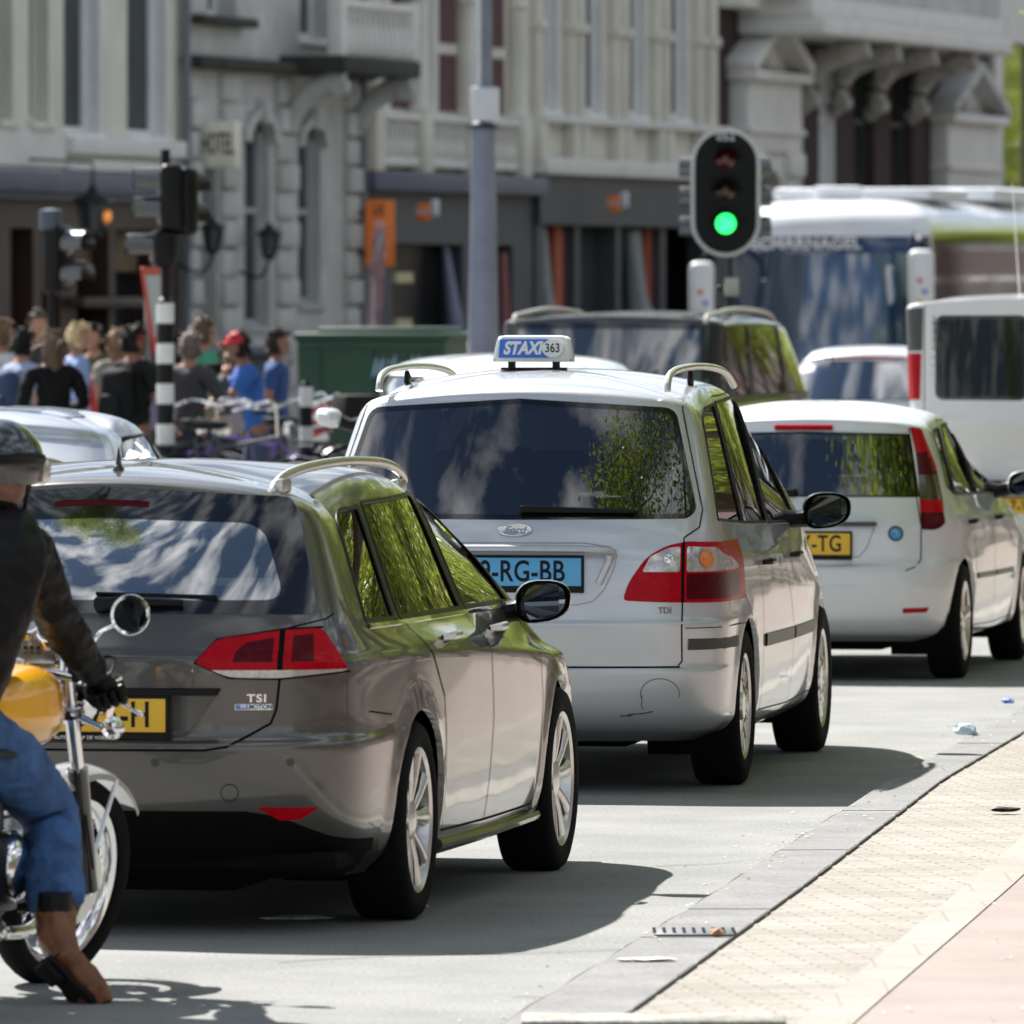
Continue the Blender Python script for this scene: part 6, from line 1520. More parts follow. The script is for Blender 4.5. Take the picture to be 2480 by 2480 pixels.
bm = bmesh.new(); lathe(bm, [(0, .55), (.18, .5), (.2, 0), (0, 0)], 14, 'Z', (0, 0, 1.0)); bm.clear(); box(bm, (0, 0, 1.46), (.44, 1.7, .08), .03); fin('lid', bm, mat('dark_lid', (.02, .05, .035), .5), UB)
q = at(908, 655, 96); PW = thing('site_barrier', 'white block barrier partly hidden behind the taxi sign', 'barrier', (q.x, 96, 0)); bm = bmesh.new(); box(bm, (0, 0, .75), (.26, .5, 1.5), .04); fin('barrier_body', bm, WPT, PW); bm = bmesh.new(); box(bm, (0, -.252, 1.42), (.22, .01, .16)); fin('dark_stripe', bm, BLACK, PW)
q = at(606, 798, 82); CH = thing('chevron_board', 'small red and white striped board at the foot of the container', 'sign board', (q.x, 82, 0))
bm = bmesh.new(); box(bm, (0, 0, q.z), (.17, .02, .32), .004); fin('board', bm, WHITE, CH)
bm = bmesh.new()
for k in range(3): prism(bm, [(-.08, -.13+.1*k), (.08, -.06+.1*k), (.08, -.015+.1*k), (-.08, -.085+.1*k)], .003, plane_M((0, -.011, q.z), (1, 0, 0), (0, 0, 1)))
fin('red_stripe', bm, mat('stripe_red', (.5, .03, .03), .5), CH); bm = bmesh.new(); tube(bm, [(0, .02, 0), (0, .02, q.z)], .02, 8); fin('pole', bm, BLACK, CH)
q = at(520, 640, 120); KB = thing('news_kiosk', 'low dark grey cabinet in front of the hotel windows', 'cabinet', (q.x, 112, 0), R(-14))
bm = bmesh.new(); box(bm, (0, 0, .6), (.42, .7, 1.2), .03); fin('cabinet_body', bm, mat('cabinet_grey', (.06, .065, .07), .5), KB); bm = bmesh.new(); box(bm, (0, 0, 1.26), (.54, .85, .12), .04); fin('cabinet_top', bm, mat('cabinet_top', (.15, .15, .16), .5), KB)
# ---------------------------------------------------------------- people and bicycles
def skin_mesh(name, V, E_, Rr, m, parent, sub=2, extra=None, smooth=True):
    me = bpy.data.meshes.new('sk'); me.from_pydata([tuple(v) for v in V], E_, [])
    o = bpy.data.objects.new('sk', me); C.objects.link(o)
    sk = o.modifiers.new('s', 'SKIN'); sk.use_smooth_shade = True
    for i, r in enumerate(Rr):
        r = r if isinstance(r, tuple) else (r, r); me.skin_vertices[0].data[i].radius = r
    me.skin_vertices[0].data[0].use_root = True
    sb = o.modifiers.new('u', 'SUBSURF'); sb.levels = sub; sb.render_levels = sub
    dg = bpy.context.evaluated_depsgraph_get(); m2 = bpy.data.meshes.new_from_object(o.evaluated_get(dg))
    bpy.data.objects.remove(o); bpy.data.meshes.remove(me)
    if extra:
        bm = bmesh.new(); bm.from_mesh(m2); extra(bm); bm.to_mesh(m2); bm.free()
    m2.name = name; m2.materials.clear(); m2.polygons.foreach_set('use_smooth', [True]*len(m2.polygons))
    return link(name, m2, m, parent)
def head_geo(bm, c, s=1.0, yaw=0, pitch=0):
    """head with brow, nose, lips, chin and ears; looks along +Y before yaw"""
    M = Matrix.Translation(Vector(c)) @ Matrix.Rotation(yaw, 4, 'Z') @ Matrix.Rotation(pitch, 4, 'X')
    b2 = bmesh.new(); bmesh.ops.create_uvsphere(b2, u_segments=28, v_segments=20, radius=1)
    for v in b2.verts:
        x, y, z = v.co; w_ = .078*(1-.18*max(0, -z)**1.4); d = .098 if y < 0 else .090
        p = Vector((x*w_, y*d, z*.118))
        if y > 0:
            g = lambda cx, cz, rx, rz: math.exp(-((p.x-cx)/rx)**2-((p.z-cz)/rz)**2)
            p.y += .024*g(0, -.018, .011, .020)+.008*g(0, .012, .010, .02)                   # nose
            p.y -= .010*(g(.031, .008, .016, .012)+g(-.031, .008, .016, .012))               # eye sockets
            p.y += .006*g(0, .032, .05, .010)+.008*g(0, -.058, .022, .008)+.014*g(0, -.095, .03, .018)
        v.co = p
    for sx in (1, -1):
        e = bmesh.ops.create_uvsphere(b2, u_segments=8, v_segments=6, radius=1)
        for v in e['verts']: v.co = Vector((sx*.079+v.co.x*.010, -.006+v.co.y*.018, -.008+v.co.z*.030))
    b2.transform(M @ Matrix.Diagonal((s, s, s, 1)))
    tmp = bpy.data.meshes.new('q'); b2.to_mesh(tmp); b2.free(); bm.from_mesh(tmp); bpy.data.meshes.remove(tmp)
    return M @ Matrix.Diagonal((s, s, s, 1))
def hand_geo(bm, w_, d, side, s=1.0, curl=.5, up=None):
    """palm, four fingers and a thumb from wrist w_ along d"""
    d = Vector(d).normalized(); up = Vector(up or (0, 1, 0)); a = d.cross(up).normalized(); n = a.cross(d).normalized()
    def P(u, v, q): return Vector(w_)+(d*u+a*v*side+n*q)*s
    tube(bm, [P(-.01, 0, 0), P(.03, 0, 0), P(.075, 0, .003), P(.09, 0, .005)], [.024*s, .034*s, .037*s, .030*s], 10, flat=.5, up=n)
    for k, (v, L_) in enumerate(((-.028, .068), (-.010, .078), (.009, .073), (.026, .056))):
        p0 = P(.082, v, .004); c = curl
        tube(bm, [p0, P(.082+L_*.42*math.cos(c*.6), v*1.05, .004+L_*.42*math.sin(c*.6)), P(.082+L_*(.42*math.cos(c*.6)+.33*math.cos(c*1.5)), v*1.05, .004+L_*(.42*math.sin(c*.6)+.33*math.sin(c*1.5))),
                  P(.082+L_*(.42*math.cos(c*.6)+.33*math.cos(c*1.5)+.25*math.cos(c*2.3)), v, .004+L_*(.42*math.sin(c*.6)+.33*math.sin(c*1.5)+.25*math.sin(c*2.3)))], [.0092*s, .0088*s, .008*s, .006*s], 7)
    tube(bm, [P(.02, -.026, .004), P(.045, -.050, .012), P(.070, -.058, .022), P(.088, -.056, .030)], [.013*s, .011*s, .010*s, .007*s], 7)
def wrinkle(o, amp, sx=5, sy=5, sz=16, seed=0):
    vs = o.data.vertices; ns = [v.normal.copy() for v in vs]
    for v, n in zip(vs, ns):
        q = Vector((v.co.x*sx+seed*3.1, v.co.y*sy, v.co.z*sz)); a = mnoise.noise(q); b = mnoise.noise(q*2.3+Vector((5, 1, 2)))
        v.co += n*amp*((1-abs(a)*2.4)+.5*(1-abs(b)*2.4)-.4)
    return o
SKIN = mat('skin', (.40, .21, .14), .55, noise=(20, .08)); SKIN2 = mat('tanned_skin', (.26, .125, .08), .55, noise=(20, .08))
def person(label, px, Y, h=1.72, face=0, top=(.02, .02, .025), legs=(.02, .025, .05), hair=(.03, .02, .012), hairstyle='short', skin=None, arms=None, lean=0, sleeves='short',
           cap=None, pack=None, stride=.12, headyaw=0, extras=None, z=0, hair2=None, sit=False, group=None, k=1):
    s = h/1.75; X = (px-966)/18300*Y
    root = thing('person', label, 'person', (X, Y, z), face, group)
    ln = lean
    P = lambda x, y, zz: Vector((x*s, (y+ln*max(0, zz-.95))*s, zz*s))
    if sit:
        lg = [((.10, .0, .90), (.11, .38, .70), (.11, .30, .28), (.11, .42, .20)), ((-.10, .0, .90), (-.11, .30, .60), (-.11, .22, .16), (-.11, .34, .08))]
    else:
        lg = [((.095, 0, .90), (.10, stride*.55+.02, .50), (.10, stride*.6-.06, .09), (.10, stride*.6+.09, .035)), ((-.095, 0, .90), (-.10, -stride*.3+.03, .50), (-.10, -stride-.03, .10), (-.10, -stride+.11, .035))]
    arms = arms or [((.20, 0, 1.42), (.25, -.03, 1.14), (.24, .07, .90)), ((-.20, 0, 1.42), (-.25, -.02, 1.14), (-.24, .10, .90))]
    V = [P(0, 0, .96), P(0, 0, 1.10), P(0, 0, 1.30), P(0, -.01, 1.45), P(0, .0, 1.54), P(0, .01, 1.60)]; Rr = [(.11, .08), (.10, .075), (.13, .09), (.09, .07), .052, .05]; E_ = [(0, 1), (1, 2), (2, 3), (3, 4), (4, 5)]
    V2, R2 = list(V), [r_*s if not isinstance(r_, tuple) else (r_[0]*s, r_[1]*s) for r_ in Rr]
    for (a, b, c) in arms:
        i = len(V2); V2 += [P(*a), P(*b), P(*c)]; R2 += [.058*s, .042*s, .028*s]; E_ += [(3, i), (i, i+1), (i+1, i+2)]
    for (a, b, c, d) in lg:
        i = len(V2); V2 += [P(*a), P(*b), P(*c), P(*d)]; R2 += [.085*s, .055*s, .036*s, .034*s]; E_ += [(0, i), (i, i+1), (i+1, i+2), (i+2, i+3)]
    hc = P(0, .025, 1.655)
    hm = {}
    def ex(bm):
        hm['M'] = head_geo(bm, hc, s*.98, headyaw)
        for sd, (a, b, c) in zip((1, -1), arms): hand_geo(bm, P(*c), P(*c)-P(*b), sd, s, .6)
    skin_mesh('body', V2, E_, R2, skin or SKIN, root, 1, ex)
    # clothes
    tm = mat('cloth_%d_%d_%d' % tuple(int(c*255) for c in top), top, .85, noise=(7, .2)); lm = mat('cloth_%d_%d_%d' % tuple(int(c*255) for c in legs), legs, .85, noise=(7, .2))
    g = 1.12; Vt = [P(0, 0, .88)]+V[1:4]; Rt = [(.165*s, .125*s), (.15*s, .112*s), (.172*s, .125*s), (.118*s, .092*s)]; Et = [(0, 1), (1, 2), (2, 3)]
    for (a, b, c) in arms:
        i = len(Vt); a, b, c = P(*a), P(*b), P(*c)
        if sleeves == 'long': Vt = Vt+[a, b, b.lerp(c, .93)]; Rt += [.072*s, .058*s, .046*s]; Et += [(3, i), (i, i+1), (i+1, i+2)]
        else: Vt = Vt+[a, a.lerp(b, .75)]; Rt += [.072*s, .062*s]; Et += [(3, i), (i, i+1)]
    wrinkle(skin_mesh('shirt' if sleeves == 'short' else 'jacket', Vt, Et, Rt, tm, root, 3), .010, 7, 7, 9, k)
    Vl = [P(0, 0, 1.00), P(0, 0, .92)]; Rl = [(.15*s, .115*s), (.16*s, .12*s)]; El = [(0, 1)]
    for (a, b, c, d) in lg: i = len(Vl); Vl += [P(*a), P(*b), P(*c)]; Rl += [.10*s, .072*s, .056*s]; El += [(1, i), (i, i+1), (i+1, i+2)]
    skin_mesh('trousers', Vl, El, Rl, lm, root, 2)
    for (a, b, c, d) in lg:
        bm = bmesh.new(); c, d = P(*c), P(*d); tube(bm, [c+(c-d)*.35, c.lerp(d, .3), d, d+(d-c)*.4], [.036*s, .05*s, .046*s, .028*s], 10, flat=.8); fin('shoe', bm, mat('shoe_dark', (.03, .025, .022), .6), root)
    hairm = mat('hair_%d_%d_%d' % tuple(int(c*255) for c in hair), hair, .6, noise=(40, .35))
    bm = bmesh.new(); bmesh.ops.create_uvsphere(bm, u_segments=24, v_segments=16, radius=1)
    cut = [v for v in bm.verts if (v.co.y > .25 and v.co.z < .52) or v.co.z < -.75]
    bmesh.ops.delete(bm, geom=cut, context='VERTS'); r_ = random.Random(k)
    for v in bm.verts:
        n1 = 1+.05*math.sin(v.co.x*17+k)*math.cos(v.co.z*13+k); L2 = 0
        n1 *= 1+.07*mnoise.noise(v.co*3.1+Vector((k*7, 0, 0)))+.05*mnoise.noise(v.co*9+Vector((k*3, 0, 0)))
        x, y, zz = v.co.x*.094*n1, v.co.y*.114*n1-.008, v.co.z*.137*n1+.008
        if hairstyle == 'long' and v.co.z < .1: zz -= (.1-v.co.z)*.20; y -= (.1-v.co.z)*.025; x *= 1+(.1-v.co.z)*.25
        if hairstyle == 'bald': x, y, zz = x*.90, y*.90, zz*.90
        v.co = (x, y, zz)
    if hairstyle != 'bald':
        for q in range(70):                                            # loose locks that break the outline
            a = r_.uniform(0, 2*math.pi); e = r_.uniform(-.5, 1.3); d = Vector((math.cos(a)*math.cos(e), math.sin(a)*math.cos(e), math.sin(e)))
            if d.y > .35 and d.z < .55: continue
            p0 = Vector((d.x*.090, d.y*.108-.008, d.z*.134+.008)); Lh = r_.uniform(.03, .06)*(2.6 if hairstyle == 'long' and d.z < .3 else 1)
            t_ = (d*.45+Vector((r_.uniform(-.7, .7), r_.uniform(-.7, .4), r_.uniform(-.9, .35)))).normalized()
            tube(bm, [p0, p0+t_*Lh*.5+d*.010, p0+t_*Lh+Vector((0, 0, -.25*Lh))], [.013, .010, .003], 5)
    bm.transform(hm['M']); fin('hair', bm, hairm if hairstyle != 'bald' else (skin or SKIN), root)
    if cap:
        bm = bmesh.new(); bmesh.ops.create_uvsphere(bm, u_segments=20, v_segments=14, radius=1); bmesh.ops.delete(bm, geom=[v for v in bm.verts if v.co.z < .12], context='VERTS')
        for v in bm.verts: v.co = (v.co.x*.098, v.co.y*.114, v.co.z*.138+.01)
        box(bm, (0, .13, .035), (.13, .10, .012), .005); bm.transform(hm['M']); fin('cap', bm, mat('cap_red', cap, .7), root)
    if pack:
        bm = bmesh.new(); box(bm, P(0, -.20, 1.22), (.30*s, .18*s, .44*s), .07, seg=3); box(bm, P(0, -.30, 1.12), (.22*s, .07*s, .20*s), .03)
        for sx in (1, -1): tube(bm, [P(sx*.10, -.12, 1.42), P(sx*.12, .02, 1.50), P(sx*.13, .13, 1.35), P(sx*.13, .05, 1.12), P(sx*.10, -.12, 1.08)], .018, 6, flat=.5)
        fin('backpack', bm, mat('pack_%d' % int(pack[2]*999), pack, .8, noise=(9, .2)), root)
    if extras: extras(root, P, s, hm['M'])
    return root
def phone_arms(): return [((.20, 0, 1.42), (.26, .12, 1.20), (.12, .32, 1.42)), ((-.20, 0, 1.42), (-.26, .12, 1.20), (-.10, .32, 1.40))]
LEFTY = R(75); RIGHTY = R(-75)
person('person in a white shirt cut by the left edge, with short fair hair', 2, 80, 1.70, R(-60), (.5, .5, .48), hair=(.14, .08, .04), k=1, stride=.2)
person('person with black hair wearing a pale blue shirt and backpack, near the left edge', 42, 79, 1.62, R(-50), (.30, .38, .55), pack=(.03, .05, .12), hair=(.012, .010, .010), k=2)
person('woman with long brown hair and black long-sleeved top', 100, 77, 1.62, R(20), (.012, .012, .014), hair=(.10, .06, .035), hairstyle='long', sleeves='long', k=3, arms=[((.20, 0, 1.42), (.28, -.03, 1.16), (.10, .22, 1.08)), ((-.20, 0, 1.42), (-.28, -.02, 1.16), (-.10, .22, 1.08))])
def scarf(root, P, s, M):
    bm = bmesh.new(); tube(bm, [P(-.06, -.02, 1.50), P(-.11, .12, 1.36), P(-.09, .17, 1.1), P(-.06, .20, .78)], [.035, .06, .06, .07], 8, flat=.5, up=Vector((0, 1, 0))); fin('scarf', bm, mat('coral_cloth', (.70, .07, .07), .8), root)
person('blond person wearing a blue top with a long coral red scarf', 144, 82, 1.66, R(-75), (.25, .36, .62), hair=(.62, .48, .26), k=4, extras=scarf, headyaw=R(-10), sleeves='long')
person('person with light brown hair standing behind the man with the black backpack', 222, 84, 1.60, R(30), (.22, .20, .17), hair=(.20, .11, .05), hairstyle='long', k=5)
person('man with black hair and black backpack looking right', 252, 77, 1.66, R(-40), (.02, .022, .022), legs=(.12, .10, .06), hair=(.014, .012, .012), pack=(.015, .016, .018), skin=SKIN2, k=6, headyaw=R(-35), arms=[((.20, 0, 1.42), (.27, .02, 1.15), (.24, .20, .95)), ((-.20, 0, 1.42), (-.25, .0, 1.13), (-.24, .12, .90))])
def greenbag(root, P, s, M): pass
person('tall person with brown hair and green shirt looking right', 381, 80, 1.72, R(-60), (.05, .28, .16), hair=(.10, .055, .03), k=7)
person('person in a dark jacket raising a camera beside the striped pole', 358, 77.5, 1.61, R(-35), (.05, .05, .055), hair=(.16, .13, .11), hair2=None, k=8, sleeves='long', arms=phone_arms(), skin=SKIN,
       extras=lambda root, P, s, M: (lambda bm: (box(bm, P(0, .36, 1.47), (.13, .06, .09), .01), fin('camera_body', bm, BLACK, root)))(bmesh.new()))
person('person in an olive jacket with dark curly hair between the black-clad pair', 178, 85, 1.64, R(150), (.06, .06, .03), hair=(.02, .012, .01), k=14, sleeves='long', pack=(.05, .02, .02))
person('tall man in a charcoal coat, far back beside the pub window', 72, 90, 1.74, R(-160), (.03, .03, .035), hair=(.05, .03, .02), k=15, sleeves='long')
person('woman with dark hair in a maroon top behind the black and white pole', 326, 86, 1.58, R(60), (.14, .02, .03), hair=(.02, .012, .01), hairstyle='long', k=16)
person('dark-clad person stooping by the bicycles, right of the camera holder', 402, 84, 1.46, R(-70), (.015, .02, .03), hair=(.03, .02, .015), k=17, sleeves='long', lean=.2)
person('small person in a purple top half hidden behind the striped pole', 286, 83, 1.48, R(-40), (.22, .20, .34), hair=(.08, .05, .03), k=9)
bike_arms = [((.20, 0, 1.42), (.24, .25, 1.20), (.24, .48, 1.10)), ((-.20, 0, 1.42), (-.24, .25, 1.20), (-.24, .48, 1.10))]
person('cyclist in a bright blue t-shirt and red cap', 488, 79, 1.60, R(100), (.03, .12, .42), legs=(.05, .06, .12), cap=(.60, .02, .03), lean=.25, k=10, arms=bike_arms, skin=SKIN2)
person('person in a darker blue t-shirt standing just beyond the cyclist in the red cap', 522, 83, 1.60, R(-100), (.02, .06, .20), hair=(.03, .02, .015), k=11, skin=SKIN2)
person('young person in a pink and grey top, crouching low left of the cyclist', 436, 82, 1.42, R(30), (.30, .26, .30), hair=(.16, .09, .05), k=12)
def ubend(name, r, rt, n=28): pass
def bicycle(label, px, Y, rz, col, chrome=False, basket=False):
    X = (px-966)/18300*Y; t = thing('bicycle', label, 'bicycle', (X, Y, 0), rz); fm = mat('bike_%d' % int(col[0]*999+col[2]*99), col, .35, .2, coat=.5)
    for y in (-.54, .54):
        w_ = bpy.data.objects.new('wheel', None); C.objects.link(w_); w_.parent = t; w_.location = (0, y, .34)
        bm = bmesh.new(); tube(bm, [(0, math.cos(a)*.325, math.sin(a)*.325) for a in [2*math.pi*k/36 for k in range(37)]], .017, 6, caps=False, up=Vector((1, 0, 0))); fin('tyre', bm, RUBBER, w_)
        bm = bmesh.new(); tube(bm, [(0, math.cos(a)*.303, math.sin(a)*.303) for a in [2*math.pi*k/36 for k in range(37)]], .010, 6, caps=False, up=Vector((1, 0, 0)))
        for k in range(16): a = 2*math.pi*k/16; tube(bm, [(.02*(-1)**k, 0, 0), (0, math.cos(a)*.30, math.sin(a)*.30)], .0018, 4)
        tube(bm, [(-.05, 0, 0), (.05, 0, 0)], .018, 8); fin('rim', bm, CHROME, w_)
        bm = bmesh.new(); lathe(bm, [(.352, -.024), (.360, 0), (.352, .024)], 20, 'X', arc=(R(10), R(150))); fin('mudguard', bm, fm, t).location = (0, y, .34)
    bm = bmesh.new(); A_, B_, S_, H_ = Vector((0, -.54, .34)), Vector((0, -.08, .30)), Vector((0, -.22, .82)), Vector((0, .36, .84))
    for a, b, r in ((A_, B_, .011), (A_, S_, .010), (B_, S_, .015), (B_, Vector((0, .39, .74)), .017), (S_+Vector((0, .02, -.08)), H_, .014), (H_, Vector((0, .54, .34)), .014)): tube(bm, [a, b], r, 8)
    fin('bicycle_frame', bm, fm, t)
    bm = bmesh.new(); tube(bm, smoothpts([(.30, .10, 1.04), (.31, .26, 1.08), (.20, .38, 1.12), (0, .36, 1.08), (-.20, .38, 1.12), (-.31, .26, 1.08), (-.30, .10, 1.04)], 4), .013, 8); tube(bm, [H_, (0, .35, 1.08)], .013, 8)
    fin('handlebar', bm, CHROME, t); bm = bmesh.new()
    for s_ in (1, -1): tube(bm, [(s_*.30, .12, 1.04), (s_*.295, .0, 1.03)], .018, 8)
    fin('grip', bm, BLACK, t)
    bm = bmesh.new(); box(bm, (0, -.24, .93), (.19, .26, .07), .03); tube(bm, [S_, (0, -.24, .92)], .013, 8); fin('saddle', bm, BLACK, t)
    bm = bmesh.new(); lathe(bm, [(0, -.03), (.06, -.02), (.065, .03), (0, .035)], 14, 'Y', (0, .46, .90)); fin('headlamp', bm, CHROME, t)
    bm = bmesh.new(); box(bm, (0, -.56, .76), (.15, .36, .02), .005); tube(bm, [(.06, -.6, .75), (.03, -.54, .34)], .006, 5); tube(bm, [(-.06, -.6, .75), (-.03, -.54, .34)], .006, 5); fin('carrier', bm, BLACK, t)
    if basket: bm = bmesh.new(); box(bm, (0, .60, .98), (.40, .30, .26), .02); fin('crate', bm, mat('crate_dark', (.03, .025, .025), .7), t)
    return t
bicycle('bicycle with shining chrome handlebars in front of the blue cyclist', 446, 75.5, R(-115), (.02, .02, .025))
bicycle('dark bicycle standing between the striped pole and the chrome one', 385, 76.5, R(-160), (.015, .02, .04))
bicycle('purple bicycle under the cyclist in the red cap', 478, 77.5, R(120), (.18, .10, .42))
bicycle('black bicycle with dark front crate, next to the green container', 540, 80.5, R(-70), (.02, .018, .02), basket=True)
# planter box dark shapes behind bikes
# ---------------------------------------------------------------- motorcycle and its rider
YB = 28.2
hd = Vector((.242, .970, 0)); rt = Vector((.970, -.242, 0))
Fa = at(115, 1661, YB)
MB = thing('motorcycle', 'yellow and chrome motorcycle ridden at the left edge, front wheel turned right', 'motorcycle', (Fa.x, Fa.y, 0), 0)
O = Vector((Fa.x, Fa.y, 0))
def L(p): return Vector(p)-O
def lp(px, py, Y): return L(at(px, py, Y))
ph = R(11); yw = R(30)
wf_ = Vector((math.sin(yw), math.cos(yw), 0)); n0 = Vector((math.cos(yw), -math.sin(yw), 0))
wn_ = (n0*math.cos(ph)-Vector((0, 0, 1))*math.sin(ph)).normalized(); wu = wn_.cross(wf_).normalized()
if wu.z < 0: wu = -wu
FA = L(Fa); WR = .31
def moto_wheel(parent, c, n, u, f, r, name='wheel', tw=.045):
    M = Matrix((n, f, u)).transposed().to_4x4(); M.translation = c
    w_ = bpy.data.objects.new(name, None); C.objects.link(w_); w_.parent = parent; w_.matrix_local = M
    bm = bmesh.new(); rr_ = r-.062
    lathe(bm, [(rr_, -.030), (rr_+.02, -.046), (rr_+.045, -tw), (r-.006, -.022), (r, 0), (r-.006, .022), (rr_+.045, tw), (rr_+.02, .046), (rr_, .030)], 56, 'X'); fin('tyre', bm, RUBBER, w_, ang=60)
    bm = bmesh.new(); lathe(bm, [(rr_+.004, -.036), (rr_+.010, -.030), (rr_-.012, -.026), (rr_-.026, -.010), (rr_-.026, .010), (rr_-.012, .026), (rr_+.010, .030), (rr_+.004, .036)], 56, 'X')
    fin('rim', bm, CHROME, w_, ang=60)
    bm = bmesh.new()
    for k in range(40):
        a = 2*math.pi*k/40; a2 = a+(.35 if k % 2 else -.35); sx = .035*(1 if (k//2) % 2 else -1)
        tube(bm, [(sx, math.cos(a2)*.045, math.sin(a2)*.045), (0, math.cos(a)*(rr_-.02), math.sin(a)*(rr_-.02))], .0016, 4)
    fin('spokes', bm, CHROME, w_)
    bm = bmesh.new(); lathe(bm, [(0, -.06), (.03, -.055), (.05, -.04), (.045, 0), (.06, .035), (.03, .055), (0, .06)], 24, 'X'); lathe(bm, [(.055, .052), (.125, .052), (.125, .057), (.055, .057)], 32, 'X'); fin('hub', bm, SATIN, w_)
    return w_
moto_wheel(MB, FA, wn_, wu, wf_, WR)
rn = (rt*math.cos(R(8))-Vector((0, 0, 1))*math.sin(R(8))).normalized(); ru = rn.cross(hd).normalized(); ru = ru if ru.z > 0 else -ru
RA = FA-hd*1.40-rt*.02; RA.z = .30; moto_wheel(MB, RA, rn, ru, hd, .31, tw=.058)
ft, fm_, fl2 = lp(126, 1272, 27.93), lp(148, 1468, 28.05), lp(168, 1679, 28.18)
for dx in (0, -.185):
    o = wn_*dx; bm = bmesh.new(); tube(bm, [ft+o, fm_+o], .0205, 14); fin('fork_tube', bm, CHROME, MB)
    bm = bmesh.new(); tube(bm, [fm_+o+(ft-fm_).normalized()*.03, fm_+o, fl2+o], [.032, .031, .028], 14); tube(bm, [fm_.lerp(ft, .68)+o, fm_.lerp(ft, .60)+o], [.034, .034], 14); fin('fork_leg', bm, mat('black_enamel', (.008, .008, .008), .15, coat=1), MB)
bm = bmesh.new(); tube(bm, [fl2+wn_*.01, fl2-wn_*.19], .016, 10); fin('axle', bm, CHROME, MB)
hdc = (ft-wn_*.0925)
bm = bmesh.new(); tube(bm, [ft+wn_*.035, ft-wn_*.22], .032, 12, flat=.6); tube(bm, [ft.lerp(fm_, .35)+wn_*.03, ft.lerp(fm_, .35)-wn_*.21], .03, 12, flat=.6); tube(bm, [hdc+Vector((0, 0, .03)), hdc.lerp(fm_-wn_*.0925, .4)], .026, 12)
lathe(bm, [(0, .05), (.022, .045), (.026, .0)], 12, 'Z', ft+Vector((0, 0, .01))); lathe(bm, [(0, .035), (.03, .03), (.034, .0)], 12, 'Z', hdc); fin('triple_clamp', bm, CHROME, MB)
# mudguard over the front wheel
bm = bmesh.new(); Mw = Matrix((wn_, wf_, wu)).transposed().to_4x4(); Mw.translation = FA
lathe(bm, [(WR+.005, -.072), (WR+.022, -.066), (WR+.034, -.04), (WR+.038, 0), (WR+.034, .04), (WR+.022, .066), (WR+.005, .072)], 30, 'X', arc=(R(38), R(168))); bmesh.ops.solidify(bm, geom=bm.faces[:], thickness=.003); bm.transform(Mw)
tube(bm, [Mw @ Vector((.07, .10, WR-.0)), Mw @ Vector((.085, .0, .02))], .007, 6); fin('front_mudguard', bm, mat('white_enamel', (.72, .73, .72), .18, .3, coat=1), MB)
# tank
tc_ = lp(34, 1330, 27.68); bm = bmesh.new(); bmesh.ops.create_uvsphere(bm, u_segments=32, v_segments=24, radius=1)
for v in bm.verts:
    x, y, z = v.co; k = 1-.22*max(0, -y)-.10*max(0, y)
    sx = abs(x)**.8*math.copysign(1, x); sz = abs(z)**.85*math.copysign(1, z)
    v.co = Vector((sx*.150*k, y*.29, sz*.115*(1-.25*max(0, -y)) + (-.02 if z < 0 else 0)))
Mt = Matrix((rt, hd, Vector((0, 0, 1)))).transposed().to_4x4(); Mt.translation = tc_+Vector((-.03, 0, 0)); bm.transform(Mt @ Matrix.Rotation(R(-6), 4, 'Y'))
tank = fin('fuel_tank', bm, mat('yellow_enamel', (.88, .42, .015), .22, 0, coat=1, noise=(3, .04)), MB)
bm = bmesh.new(); lathe(bm, [(.036, 0), (.036, .014), (.024, .020), (0, .022)], 20, 'Z', Mt @ Vector((0, .06, .112))); fin('filler_cap', bm, CHROME, tank)
bm = bmesh.new(); pb = lp(105, 1322, 27.86)
prism(bm, rpoly([(-.022, -.045), (.018, -.048), (.026, -.01), (.018, .03), (.022, .05), (-.02, .048), (-.026, .01)], .008), .010, plane_M(pb, (1, -.1, 0), (0, 0, 1))); bd_ = fin('tank_badge', bm, CHROME, MB)
text_mesh('lettering', 'iii', .04, mat('badge_grey', (.12, .12, .13), .4), bd_, plane_M(pb+Vector((0, -.0115, 0)), (1, -.1, 0), (0, 0, 1)), .0006, .001)
# instruments, headlamp, bars
for (px, py) in ((50, 1178), (92, 1196)):
    c = lp(px, py, 27.93); nrm = Vector((.05, -.75, .65)).normalized(); M = nrm.to_track_quat('Z', 'Y').to_matrix().to_4x4(); M.translation = c
    bm = bmesh.new(); lathe(bm, [(0, -.05), (.030, -.045), (.037, 0), (.036, .006), (.031, .006)], 28, 'Z'); bm.transform(M); g_ = fin('gauge', bm, CHROME, MB)
    bm = bmesh.new(); lathe(bm, [(0, .003), (.031, .003)], 28, 'Z'); bm.transform(M); fin('gauge_dial', bm, mat('dial', (.60, .62, .62), .12, coat=.8), g_)
    bm = bmesh.new(); box(bm, (.008, .006, .0045), (.026, .003, .001), rot=Matrix.Rotation(R(35), 3, 'Z')); bm.transform(M); fin('needle', bm, INK, g_)
bm = bmesh.new(); box(bm, lp(62, 1232, 27.95), (.14, .03, .08), .012, Matrix.Rotation(R(-25), 3, 'X')); fin('instrument_panel', bm, SATIN, MB)
bm = bmesh.new()
for k in range(6): lathe(bm, [(0, .004), (.006, .003), (.006, 0)], 10, 'Y', lp(48+12*(k % 3), 1222+12*(k//3), 27.93))
fin('warning_lamp', bm, BLACK, MB)
